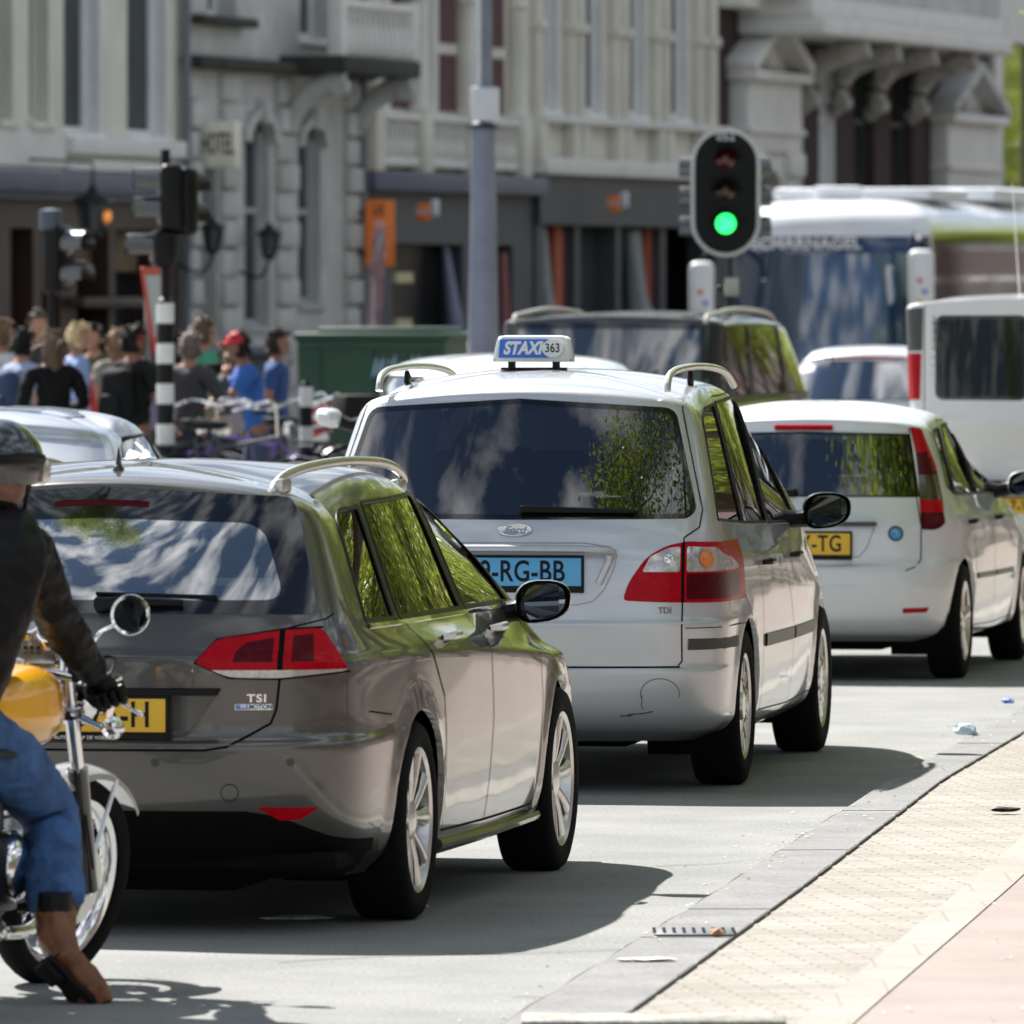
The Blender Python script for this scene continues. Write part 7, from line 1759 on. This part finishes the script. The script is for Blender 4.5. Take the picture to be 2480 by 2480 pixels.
bm = bmesh.new(); hl = hdc+wf_*.13+Vector((0, 0, -.08)); lathe(bm, [(0, -.10), (.05, -.09), (.085, -.04), (.092, .02), (.095, .05), (.088, .06), (0, .07)], 28, 'Y'); Mh = Matrix((n0, wf_, Vector((0, 0, 1)))).transposed().to_4x4(); Mh.translation = hl; bm.transform(Mh); fin('headlamp', bm, CHROME, MB)
gr0 = lp(172, 1318, 27.98); gr1 = lp(232, 1300, 27.98); gc = (gr0+gr1)/2
bm = bmesh.new(); tube(bm, smoothpts([hdc+Vector((0, 0, .02)), ft+wn_*.0+Vector((.0, .0, .03)), lp(150, 1262, 27.97), gr0], 5), .012, 10); tube(bm, [gr0, gr1], .012, 10)
gl0 = gr0-n0*.62; gl1 = gr1-n0*.80; tube(bm, smoothpts([hdc, hdc-n0*.14+Vector((0, 0, .03)), gl0+Vector((.06, 0, 0))], 5), .012, 10); tube(bm, [gl0+Vector((.06, 0, 0)), gl1], .012, 10); fin('handlebar', bm, CHROME, MB)
bm = bmesh.new(); tube(bm, [gr0.lerp(gr1, .1), gr1], .017, 12); tube(bm, [gl0, gl1], .017, 12); fin('grip', bm, BLACK, MB)
bm = bmesh.new(); lv = smoothpts([lp(186, 1296, 28.05), lp(222, 1322, 28.08), lp(244, 1336, 28.06), lp(264, 1347, 28.04)], 4); tube(bm, lv, [.010]*4+[.0065]*(len(lv)-4), 8, flat=.7); bmesh.ops.create_icosphere(bm, subdivisions=2, radius=.010, matrix=Matrix.Translation(lp(265, 1347, 28.04))); tube(bm, [lp(200, 1352, 28.0), lp(210, 1310, 28.0)], .018, 8); fin('brake_lever', bm, CHROME, MB)
mc = lp(246, 1160, 28.05); nm = Vector((-.25, -.96, .1)).normalized(); M = nm.to_track_quat('Z', 'Y').to_matrix().to_4x4(); M.translation = mc
bm = bmesh.new(); lathe(bm, [(0, -.045), (.03, -.038), (.052, -.012), (.060, .0), (.058, .006), (.050, .004)], 32, 'Z'); bm.transform(M); mr_ = fin('mirror', bm, CHROME, MB)
bm = bmesh.new(); lathe(bm, [(0, .003), (.052, .003)], 28, 'Z'); bm.transform(M); fin('mirror_glass', bm, MIRG, mr_)
bm = bmesh.new(); tube(bm, smoothpts([mc+Vector((0, .03, 0)), lp(215, 1180, 28.07), lp(186, 1196, 28.05), lp(165, 1240, 28.02), lp(158, 1280, 28.0)], 4), .006, 8); fin('mirror_stalk', bm, CHROME, mr_)
ti = lp(213, 1374, 28.0)
bm = bmesh.new(); lathe(bm, [(0, -.05), (.018, -.042), (.032, -.012), (.034, .012)], 24, 'Y', ti); fin('turn_signal', bm, CHROME, MB); bm = bmesh.new(); lathe(bm, [(.034, .012), (.030, .030), (0, .036)], 24, 'Y', ti); fin('amber_lens', bm, AMBER, MB)
bm = bmesh.new(); tube(bm, [ti+Vector((-.02, 0, .0)), lp(180, 1366, 28.0), lp(150, 1352, 28.0)], [.012, .009, .012], 10); fin('signal_arm', bm, CHROME, MB)
bm = bmesh.new()
for (a, b, c) in (((160, 1285), (172, 1250), (110, 1262)), ((186, 1310), (215, 1240), (120, 1256)), ((155, 1330), (150, 1440), (175, 1640))): tube(bm, smoothpts([lp(*a, 27.97), lp(*b, 28.06), lp(*c, 28.06)], 6), .0045, 6)
fin('cable', bm, BLACK, MB)
# engine, exhaust, frame, seat and tail
e0 = FA-hd*.66-rt*.07; e0.z = .42
bm = bmesh.new(); box(bm, e0+Vector((0, 0, -.06)), (.26, .34, .24), .06, Mt.to_3x3(), 3); fin('crankcase', bm, mat('engine_black', (.02, .02, .022), .4, .5, noise=(14, .3)), MB)
bm = bmesh.new()
for s_ in (1, -1): lathe(bm, [(0, 0), (.07, 0), (.105, -.02), (.11, -.05)], 28, 'X'); 
bm.clear()
for s_ in (1, -1):
    b2 = bmesh.new(); lathe(b2, [(0, .165*s_), (.05, .162*s_), (.085, .145*s_), (.10, .12*s_), (.10, .08*s_)], 28, 'X', (0, 0, 0)); b2.transform(Mt.to_3x3().to_4x4()); 
    for v in b2.verts: v.co += e0+Vector((0, 0, -.05))-rt*.0+hd*(.02)
    q = bpy.data.meshes.new('q'); b2.to_mesh(q); b2.free(); bm.from_mesh(q); bpy.data.meshes.remove(q)
fin('engine_cover', bm, CHROME, MB)
bm = bmesh.new()
for k in range(9): box(bm, e0+Vector((0, 0, .09+.022*k))+hd*.05, (.15, .20, .008), .002, Mt.to_3x3())
tube(bm, [e0+Vector((0, 0, .05))+hd*.05, e0+Vector((0, 0, .30))+hd*.05], .08, 14); fin('cylinder', bm, SATIN, MB)
for s_ in (1, -1):
    o = rt*.15*s_; bm = bmesh.new(); tube(bm, smoothpts([e0+hd*.16+o*.5+Vector((0, 0, .2)), e0+hd*.26+o*.9+Vector((0, 0, .05)), e0+hd*.16+o+Vector((0, 0, -.2)), e0-hd*.2+o*1.1+Vector((0, 0, -.22)), e0-hd*.45+o*1.2+Vector((0, 0, -.18)), e0-hd*1.0+o*1.2+Vector((0, 0, -.10))], 5), [.021]*17+[.03, .04, .045, .045, .045, .045, .04, .036][:9], 12) if False else None
    P_ = smoothpts([e0+hd*.16+o*.5+Vector((0, 0, .2)), e0+hd*.26+o*.9+Vector((0, 0, .05)), e0+hd*.16+o+Vector((0, 0, -.2)), e0-hd*.2+o*1.1+Vector((0, 0, -.22)), e0-hd*.45+o*1.2+Vector((0, 0, -.18)), e0-hd*1.0+o*1.2+Vector((0, 0, -.10))], 5)
    tube(bm, P_, [.021 if i < 17 else .021+.024*min(1, (i-16)/4) for i in range(len(P_))], 12); fin('exhaust', bm, CHROME, MB)
bm = bmesh.new()
for s_ in (1, -1):
    o = rt*(.11*s_-.03); tube(bm, [hdc+Vector((0, 0, -.03)), e0+hd*.26+o+Vector((0, 0, -.1)), e0-hd*.1+o+Vector((0, 0, -.2)), RA+o*1.2], .016, 8); tube(bm, [hdc, tc_-hd*.2+o*.8+Vector((0, 0, -.13)), RA+hd*.1+o+Vector((0, 0, .42)), RA-hd*.2+o+Vector((0, 0, .46))], .015, 8); tube(bm, [RA+o*1.2, RA+o*1.2+hd*.15+Vector((0, 0, .42))], .022, 8)
fin('motorcycle_frame', bm, BLACK, MB)
bm = bmesh.new(); se = RA+hd*.35+Vector((0, 0, .50)); box(bm, se-rt*.03, (.20, .62, .09), .04, Mt.to_3x3(), 3); fin('seat', bm, mat('black_vinyl', (.015, .015, .015), .4), MB)
bm = bmesh.new(); lathe(bm, [(WR+.01, -.08), (WR+.03, -.06), (WR+.04, 0), (WR+.03, .06), (WR+.01, .08)], 24, 'X', arc=(R(20), R(150))); Mr = Matrix((rn, hd, ru)).transposed().to_4x4(); Mr.translation = RA; bm.transform(Mr); fin('rear_mudguard', bm, CHROME, MB)
bm = bmesh.new(); tube(bm, [e0+rt*.14+Vector((0, 0, -.16)), e0+rt*.28+Vector((0, 0, -.16))], .014, 8); tube(bm, [e0-rt*.14+Vector((0, 0, -.16)), e0-rt*.28+Vector((0, 0, -.16))], .014, 8); fin('footpeg', bm, BLACK, MB)
# rider
RD = thing('person', 'motorcyclist in black leather jacket, blue jeans, brown boots and dark open helmet', 'person', (Fa.x, Fa.y, 0))
LEA = mat('black_leather', (.005, .005, .006), .5, noise=(5, .2), bump=(8, .9, .03), spec=.2)
DEN = mat('blue_denim', (.045, .11, .26), .9, noise=(9, .6), bump=(7, 1.0, .06)); BOOT = mat('brown_boot', (.17, .055, .016), .36, noise=(12, .45), bump=(16, .6))
hipR, hipL = lp(-28, 1385, 27.42), lp(-28, 1385, 27.42)-rt*.24
kneR = lp(97, 1540, 27.80); ankR = lp(104, 1695, 27.47)
kneL = kneR-rt*.50; ankL = ankR-rt*.52+hd*.05+Vector((0, 0, .08))
pel = (hipR+hipL)/2+Vector((0, 0, .04)); wst = lp(-85, 1270, 27.38); chs = lp(-48, 1115, 27.50); shC = lp(-26, 1015, 27.60)
shR, shL = lp(48, 1018, 27.62), lp(48, 1018, 27.62)-rt*.40
elR, wrR = lp(98, 1150, 27.78), lp(186, 1288, 27.97)
elL, wrL = elR-rt*.66, gl0.lerp(gl1, .5)-hd*.05+Vector((0, 0, .03))
hdC = lp(2, 893, 27.70)
nk = shC.lerp(hdC, .45)
V = [pel, wst, chs, shC, nk, nk.lerp(hdC, .5), shR, elR, wrR, shL, elL, wrL, hipR, kneR, ankR, hipL, kneL, ankL]
Rr = [(.08, .08), (.08, .08), (.12, .09), (.08, .07), .055, .05, .040, .036, .03, .040, .036, .03, .085, .06, .042, .09, .06, .042]
E_ = [(0, 1), (1, 2), (2, 3), (3, 4), (4, 5), (3, 6), (6, 7), (7, 8), (3, 9), (9, 10), (10, 11), (0, 12), (12, 13), (13, 14), (0, 15), (15, 16), (16, 17)]
hyaw = -R(38); HMx = {}
def ex(bm): HMx['M'] = head_geo(bm, hdC, 1.0, hyaw, R(-4))
skin_mesh('body', V, E_, Rr, SKIN2, RD, 2, ex)
Vt = [pel+Vector((0, 0, -.02)), wst, chs, shC, shR, shR.lerp(elR, .5), elR, elR.lerp(wrR, .5), wrR, shL, elL, wrL, nk.lerp(shC, .3)]
Rt = [(.160, .135), (.158, .14), (.200, .155), (.16, .12), .090, .074, .068, .060, .042, .085, .066, .044, .07]
wrinkle(skin_mesh('leather_jacket', Vt, [(0, 1), (1, 2), (2, 3), (3, 4), (4, 5), (5, 6), (6, 7), (7, 8), (3, 9), (9, 10), (10, 11), (3, 12)], Rt, LEA, RD, 4), .007, 9, 9, 11, 2)
bm = bmesh.new(); tube(bm, [nk.lerp(shC, .35)+Vector((0, 0, -.01)), nk.lerp(shC, .1), nk+Vector((0, 0, .015))], [.085, .075, .072], 20, caps=False); bmesh.ops.solidify(bm, geom=bm.faces[:], thickness=.008); fin('collar', bm, LEA, RD)
thR = hipR.lerp(kneR, .5)+Vector((.0, 0, .01))
Vj = [pel, pel+Vector((0, 0, -.06)), hipR, thR, kneR, kneR.lerp(ankR, .5), ankR+Vector((0, 0, -.035)), hipL, kneL, ankL]
wrinkle(skin_mesh('jeans', Vj, [(0, 1), (1, 2), (2, 3), (3, 4), (4, 5), (5, 6), (1, 7), (7, 8), (8, 9)], [(.16, .13), (.16, .14), .118, .102, .090, .084, .098, .118, .09, .085], DEN, RD, 4), .0055, 7, 7, 18, 1)
def boot(a, heel, toe, name='boot', up=None):
    bm = bmesh.new(); sh = (a-heel).normalized(); up = (up or sh).normalized()
    tube(bm, [a+sh*.045, a, a.lerp(heel+up*.04, .55), heel.lerp(toe, .12)+up*.045], [.059, .060, .055, .048], 16)
    tube(bm, smoothpts([heel-(toe-heel)*.04+up*.045, heel.lerp(toe, .25)+up*.052, heel.lerp(toe, .6)+up*.042, toe.lerp(heel, .12)+up*.030, toe+up*.022], 3), [.043]+[.047]*4+[.054]*4+[.050]*3+[.034], 16, flat=.9, up=up)
    tube(bm, [a+sh*.040, a+sh*.052], [.063, .063], 18); o = wrinkle(fin(name, bm, BOOT, RD, ang=60), .0012, 14, 14, 22, 4)
    bm = bmesh.new(); ax = (toe-heel).normalized(); sd_ = ax.cross(up).normalized(); M = Matrix((sd_, ax, sd_.cross(ax))).transposed().to_4x4(); M.translation = heel; Ls = (toe-heel).length
    sole = smoothpts([(q[0]*1.2, q[1], 0) for q in [(-.030, -.03, 0), (-.040, .06, 0), (-.034, .12, 0), (-.048, .19, 0), (-.036, .255, 0), (0, .285, 0), (.036, .25, 0), (.046, .19, 0), (.032, .12, 0), (.038, .05, 0), (.030, -.03, 0)]], 3)
    prism(bm, [(p.x, p.y*Ls/.28) for p in sole], .014, M @ Matrix.Translation((0, 0, -.010)))
    box(bm, M @ Vector((0, .02, -.020)), (.066, .075, .026), .006, M.to_3x3()); fin('boot_sole', bm, mat('sole_rubber', (.02, .017, .015), .8), o)
    return o
heR, toR = lp(93, 1818, 27.36), lp(178, 1908, 27.38)
boot(ankR+Vector((-.0, .01, -.06)), heR, toR, up=Vector((.62, .55, .56))); boot(ankL, ankL+Vector((0, -.03, -.12)), ankL+hd*.24+Vector((0, 0, -.13)))
bm = bmesh.new(); tube(bm, [ankR+Vector((0, 0, .02)), ankR+Vector((.0, .008, -.07))], [.050, .054], 14); fin('sock', bm, BLACK, RD)
# gloved hands closed round the grips
for (wr, g0, g1, s_) in ((wrR, gr0, gr1, 1), (wrL, gl0, gl1, -1)):
    bm = bmesh.new(); gx = (g1-g0).normalized(); gm = g0.lerp(g1, .55); fw = (gm-wr); fw = (fw-gx*fw.dot(gx)).normalized(); dn = gx.cross(fw).normalized()
    if dn.z > 0: dn = -dn
    tube(bm, [wr-fw*.02, wr.lerp(gm, .5)-dn*.015, gm-dn*.022-fw*.005], [.040, .046, .044], 12, flat=.75)
    for k in range(4):
        c = gm+gx*(-.036+.024*k); rr_ = .032
        tube(bm, smoothpts([c-fw*.025-dn*.030, c+fw*.008-dn*(rr_+.004), c+fw*(rr_)-dn*.010, c+fw*(rr_-.004)+dn*.018, c+fw*.008+dn*(rr_), c-fw*.012+dn*.028], 3), [.0145, .0145, .014, .014, .014, .0135, .0135, .013, .013, .0125, .0125, .012, .012, .012, .011, .010][:16], 8)
    tube(bm, smoothpts([gm-gx*.045*1-fw*.035, gm-gx*.055+fw*-.01+dn*.02, gm-gx*.040+fw*.015+dn*.032], 3), [.016]*4+[.013]*3, 8)
    fin('glove', bm, LEA, RD)
# open-face helmet with goggles strap and pale goggles
M = HMx['M']; bm = bmesh.new(); bmesh.ops.create_uvsphere(bm, u_segments=36, v_segments=26, radius=1)
bmesh.ops.delete(bm, geom=[v for v in bm.verts if v.co.z < -.55 or (v.co.y > .35 and v.co.z < .22)], context='VERTS')
for v in bm.verts: v.co = (v.co.x*.118, v.co.y*.134-.004, v.co.z*.128+.028)
bmesh.ops.solidify(bm, geom=bm.faces[:], thickness=.012); bm.transform(M); hm_ = fin('helmet', bm, mat('helmet_shell', (.018, .026, .030), .20, coat=1, noise=(2, .2)), RD)
bm = bmesh.new(); tube(bm, [M @ Vector((math.cos(a)*.122, math.sin(a)*.137, .035+.01*math.cos(a*2))) for a in [R(-200)+R(220)*k/24 for k in range(25)]], .012, 6, flat=1.4); fin('goggle_strap', bm, BLACK, hm_)
bm = bmesh.new(); box(bm, M @ Vector((0, .112, .012)), (.165, .045, .075), .02, M.to_3x3().normalized()); fin('goggles', bm, mat('goggle_silver', (.62, .64, .60), .15, .6, coat=.5), RD)
bm = bmesh.new()
for s_ in (1, -1): tube(bm, [M @ Vector((s_*.100, .01, -.03)), M @ Vector((s_*.070, .03, -.10)), M @ Vector((0, .04, -.128))], .009, 6, flat=.4)
fin('chin_strap', bm, BLACK, hm_)
# ---------------------------------------------------------------- street trees along the right-hand pavement and behind the camera
lf = bpy.data.materials.new('leaf'); lf.use_nodes = True; n = lf.node_tree.nodes; Lk = lf.node_tree.links; n.clear()
o_ = n.new('ShaderNodeOutputMaterial'); d_ = n.new('ShaderNodeBsdfDiffuse'); t_ = n.new('ShaderNodeBsdfTranslucent'); g_ = n.new('ShaderNodeBsdfGlossy'); a_ = n.new('ShaderNodeMixShader'); b_ = n.new('ShaderNodeMixShader')
oi = n.new('ShaderNodeTexCoord'); nz = n.new('ShaderNodeTexNoise'); nz.inputs['Scale'].default_value = 1.3; Lk.new(oi.outputs['Object'], nz.inputs['Vector'])
r_ = n.new('ShaderNodeValToRGB'); r_.color_ramp.elements[0].position = .35; r_.color_ramp.elements[1].position = .65; r_.color_ramp.elements[0].color = (.06, .095, .025, 1); r_.color_ramp.elements[1].color = (.135, .16, .04, 1)
Lk.new(nz.outputs['Fac'], r_.inputs[0]); Lk.new(r_.outputs[0], d_.inputs[0])
r2 = n.new('ShaderNodeMixRGB'); r2.blend_type = 'MULTIPLY'; r2.inputs[0].default_value = 1; r2.inputs[2].default_value = (4.2, 3.9, 1.7, 1); Lk.new(r_.outputs[0], r2.inputs[1]); Lk.new(r2.outputs[0], t_.inputs[0])
a_.inputs[0].default_value = .55; Lk.new(d_.outputs[0], a_.inputs[1]); Lk.new(t_.outputs[0], a_.inputs[2]); g_.inputs['Roughness'].default_value = .35; b_.inputs[0].default_value = .06
Lk.new(a_.outputs[0], b_.inputs[1]); Lk.new(g_.outputs[0], b_.inputs[2]); Lk.new(b_.outputs[0], o_.inputs[0])
BARK = mat('bark', (.09, .07, .05), .95, noise=(5, .35), bump=(9, 1.0, .05))
def tree_meshes(seed, H_, Rc, nleaf, base=3.6):
    r = random.Random(seed); bm = bmesh.new(); tips = []
    def limb(p, d, L_, rad, lv):
        pts = [p]; rs = [rad]; q = p.copy(); dd = d.copy(); n_ = 5
        for i in range(n_):
            dd = (dd+Vector((r.uniform(-.25, .25), r.uniform(-.25, .25), r.uniform(-.05, .18)))).normalized(); q = q+dd*L_/n_; pts.append(q.copy()); rs.append(rad*(1-.75*(i+1)/n_))
            if lv >= 1: tips.append(q.copy())
        tube(bm, pts, rs, 7 if lv < 2 else 5, caps=False)
        if lv < 3:
            for k in range(3 if lv else 6):
                i = r.randint(2, n_); a = r.uniform(0, 2*math.pi); nd = (dd*.55+Vector((math.cos(a), math.sin(a), r.uniform(-.1, .55)))).normalized(); limb(pts[i], nd, L_*r.uniform(.5, .72), rs[i]*.8+.01, lv+1)
    limb(Vector((0, 0, 0)), Vector((0, 0, 1)), base+1.8, .22, 0)
    k = Rc/max(2.5, max(abs(t.x) for t in tips)); tr = bpy.data.meshes.new('trunk'); bm.to_mesh(tr); bm.free(); tr.materials.append(BARK)
    V, F = [], []
    for i in range(nleaf):
        t = r.choice(tips); c = t+Vector((r.gauss(0, .42), r.gauss(0, .42), r.gauss(0, .34)))
        if c.z < base-.4: continue
        s = r.uniform(.03, .065); a = Vector((r.uniform(-1, 1), r.uniform(-1, 1), r.uniform(-.6, .6))).normalized(); b = a.cross(Vector((r.uniform(-1, 1), r.uniform(-1, 1), r.uniform(.2, 1)))).normalized()
        j = len(V); V += [c-a*s, c-b*s*.55, c+a*s, c+b*s*.55]; F.append((j, j+1, j+2, j+3))
    cr = bpy.data.meshes.new('crown'); cr.from_pydata([tuple(v) for v in V], [], F); cr.materials.append(lf); return tr, cr
TM = [tree_meshes(3, 9, 4, 44000), tree_meshes(8, 9, 4, 44000)]
def tree(x, y, k, s, rz, lab):
    t = thing('street_tree', lab, 'tree', (x, y, 0), rz, 'street trees along the pavement'); t.scale = (s, s, s)
    for nm, me in zip(('trunk', 'crown'), TM[k]): o = bpy.data.objects.new(nm, me); C.objects.link(o); o.parent = t
for i, (x, y) in enumerate([(8.0, 34.0), (7.0, 44.5), (8.7, 54), (9.7, 62), (10.5, 70), (11.2, 78.5), (12.0, 88), (13, 98), (14.2, 109), (15.6, 121), (18.5, 136), (20.5, 152), (22.5, 168), (13, 22), (12, 10), (16, 58), (17, 66), (17.5, 75), (18, 84), (19, 94), (21, 105), (23, 118), (27, 140), (26, 187), (29.5, 206), (33.5, 226), (38, 248)]):
    tree(x, y, i % 2, (1.3 if i < 2 else 1.05)+.08*math.sin(i*2.1), i*1.3, 'leafy street tree standing on the right-hand pavement')
tree(-9, 8, 0, 1.2, .5, 'leafy street tree standing on the far pavement behind the camera')

# unseen brick houses added beyond the right-hand trees to darken window reflections
for i in range(25):
    x = 30+i*1.35; y = -15+i*15.5; hh = 10.5+(i*7 % 4)*.7
    t = thing('backdrop_house', 'unseen dark brick house with white sash windows, added for reflections far to the right', 'building', (x, y, 0), R(-7), 'unseen brick houses added for the reflections')
    bm = bmesh.new(); box(bm, (3, 0, hh/2), (6, 15.2, hh)); fin('wall', bm, BRR if i % 2 else BRK, t)
    bm = bmesh.new()
    for z in (1.9, 5.1, 8.3):
        for k in range(6): box(bm, (-.02, -6.2+2.5*k, z), (.08, 1.3, 2.1)); 
    fin('window', bm, WPT, t); bm = bmesh.new()
    for z in (1.9, 5.1, 8.3):
        for k in range(6): box(bm, (-.06, -6.2+2.5*k, z), (.04, 1.1, 1.9))
    fin('pane', bm, WGG, t); bm = bmesh.new(); box(bm, (3, 0, hh+.2), (6.5, 15.4, .4)); box(bm, (3, 0, hh+1.2), (3, 15.3, 1.8)); fin('roof', bm, SLATE, t)
# ---------------------------------------------------------------- give every separate piece of a part its own object
def explode(o, gap=.02):
    bm = bmesh.new(); bm.from_mesh(o.data); bm.verts.ensure_lookup_table(); seen = set(); isl = []
    for v in bm.verts:
        if v.index in seen: continue
        st = [v]; seen.add(v.index); cur = []
        while st:
            a = st.pop(); cur.append(a)
            for e in a.link_edges:
                b = e.other_vert(a)
                if b.index not in seen: seen.add(b.index); st.append(b)
        isl.append(cur)
    bb = [([min(v.co[i] for v in c) for i in range(3)], [max(v.co[i] for v in c) for i in range(3)]) for c in isl]
    par = list(range(len(isl)))
    def f(i):
        while par[i] != i: par[i] = par[par[i]]; i = par[i]
        return i
    for i in range(len(isl)):
        for j in range(i):
            if all(bb[i][0][k]-gap < bb[j][1][k] and bb[j][0][k]-gap < bb[i][1][k] for k in range(3)): par[f(i)] = f(j)
    gs = {}
    for i, c in enumerate(isl): gs.setdefault(f(i), []).extend(c)
    if len(gs) < 2 or len(gs) > 40: bm.free(); return
    first = True; base = o.data
    for vs in gs.values():
        ids = {v.index for v in vs}; b2 = bm.copy(); b2.verts.ensure_lookup_table()
        bmesh.ops.delete(b2, geom=[v for v in b2.verts if v.index not in ids], context='VERTS')
        me = bpy.data.meshes.new(base.name); b2.to_mesh(me); b2.free()
        for m in base.materials: me.materials.append(m)
        if first: o.data = me; first = False
        else:
            q = bpy.data.objects.new(o.name.split('.')[0], me); C.objects.link(q); q.parent = o.parent; q.matrix_local = o.matrix_local
    bm.free()
for o in list(C.objects):
    if o.type == 'MESH' and o.name.split('.')[0] in ('quoin', 'bracket', 'column', 'drainpipe', 'brick_panel', 'pilaster', 'red_door_jamb', 'shop_curtain', 'rib', 'side_sill', 'parking_sensor', 'wheel_arch_liner',
            'bumper_strip', 'door_strip', 'baluster_panel', 'window_sticker', 'mullion', 'engine_cover', 'cable', 'grip', 'red_stripe', 'warning_lamp', 'sign_foot', 'footpeg', 'sign_bracket', 'balustrade', 'grate_slot', 'window_seal', 'seats', 'roof_unit', 'box', 'sill_band'):
        explode(o)
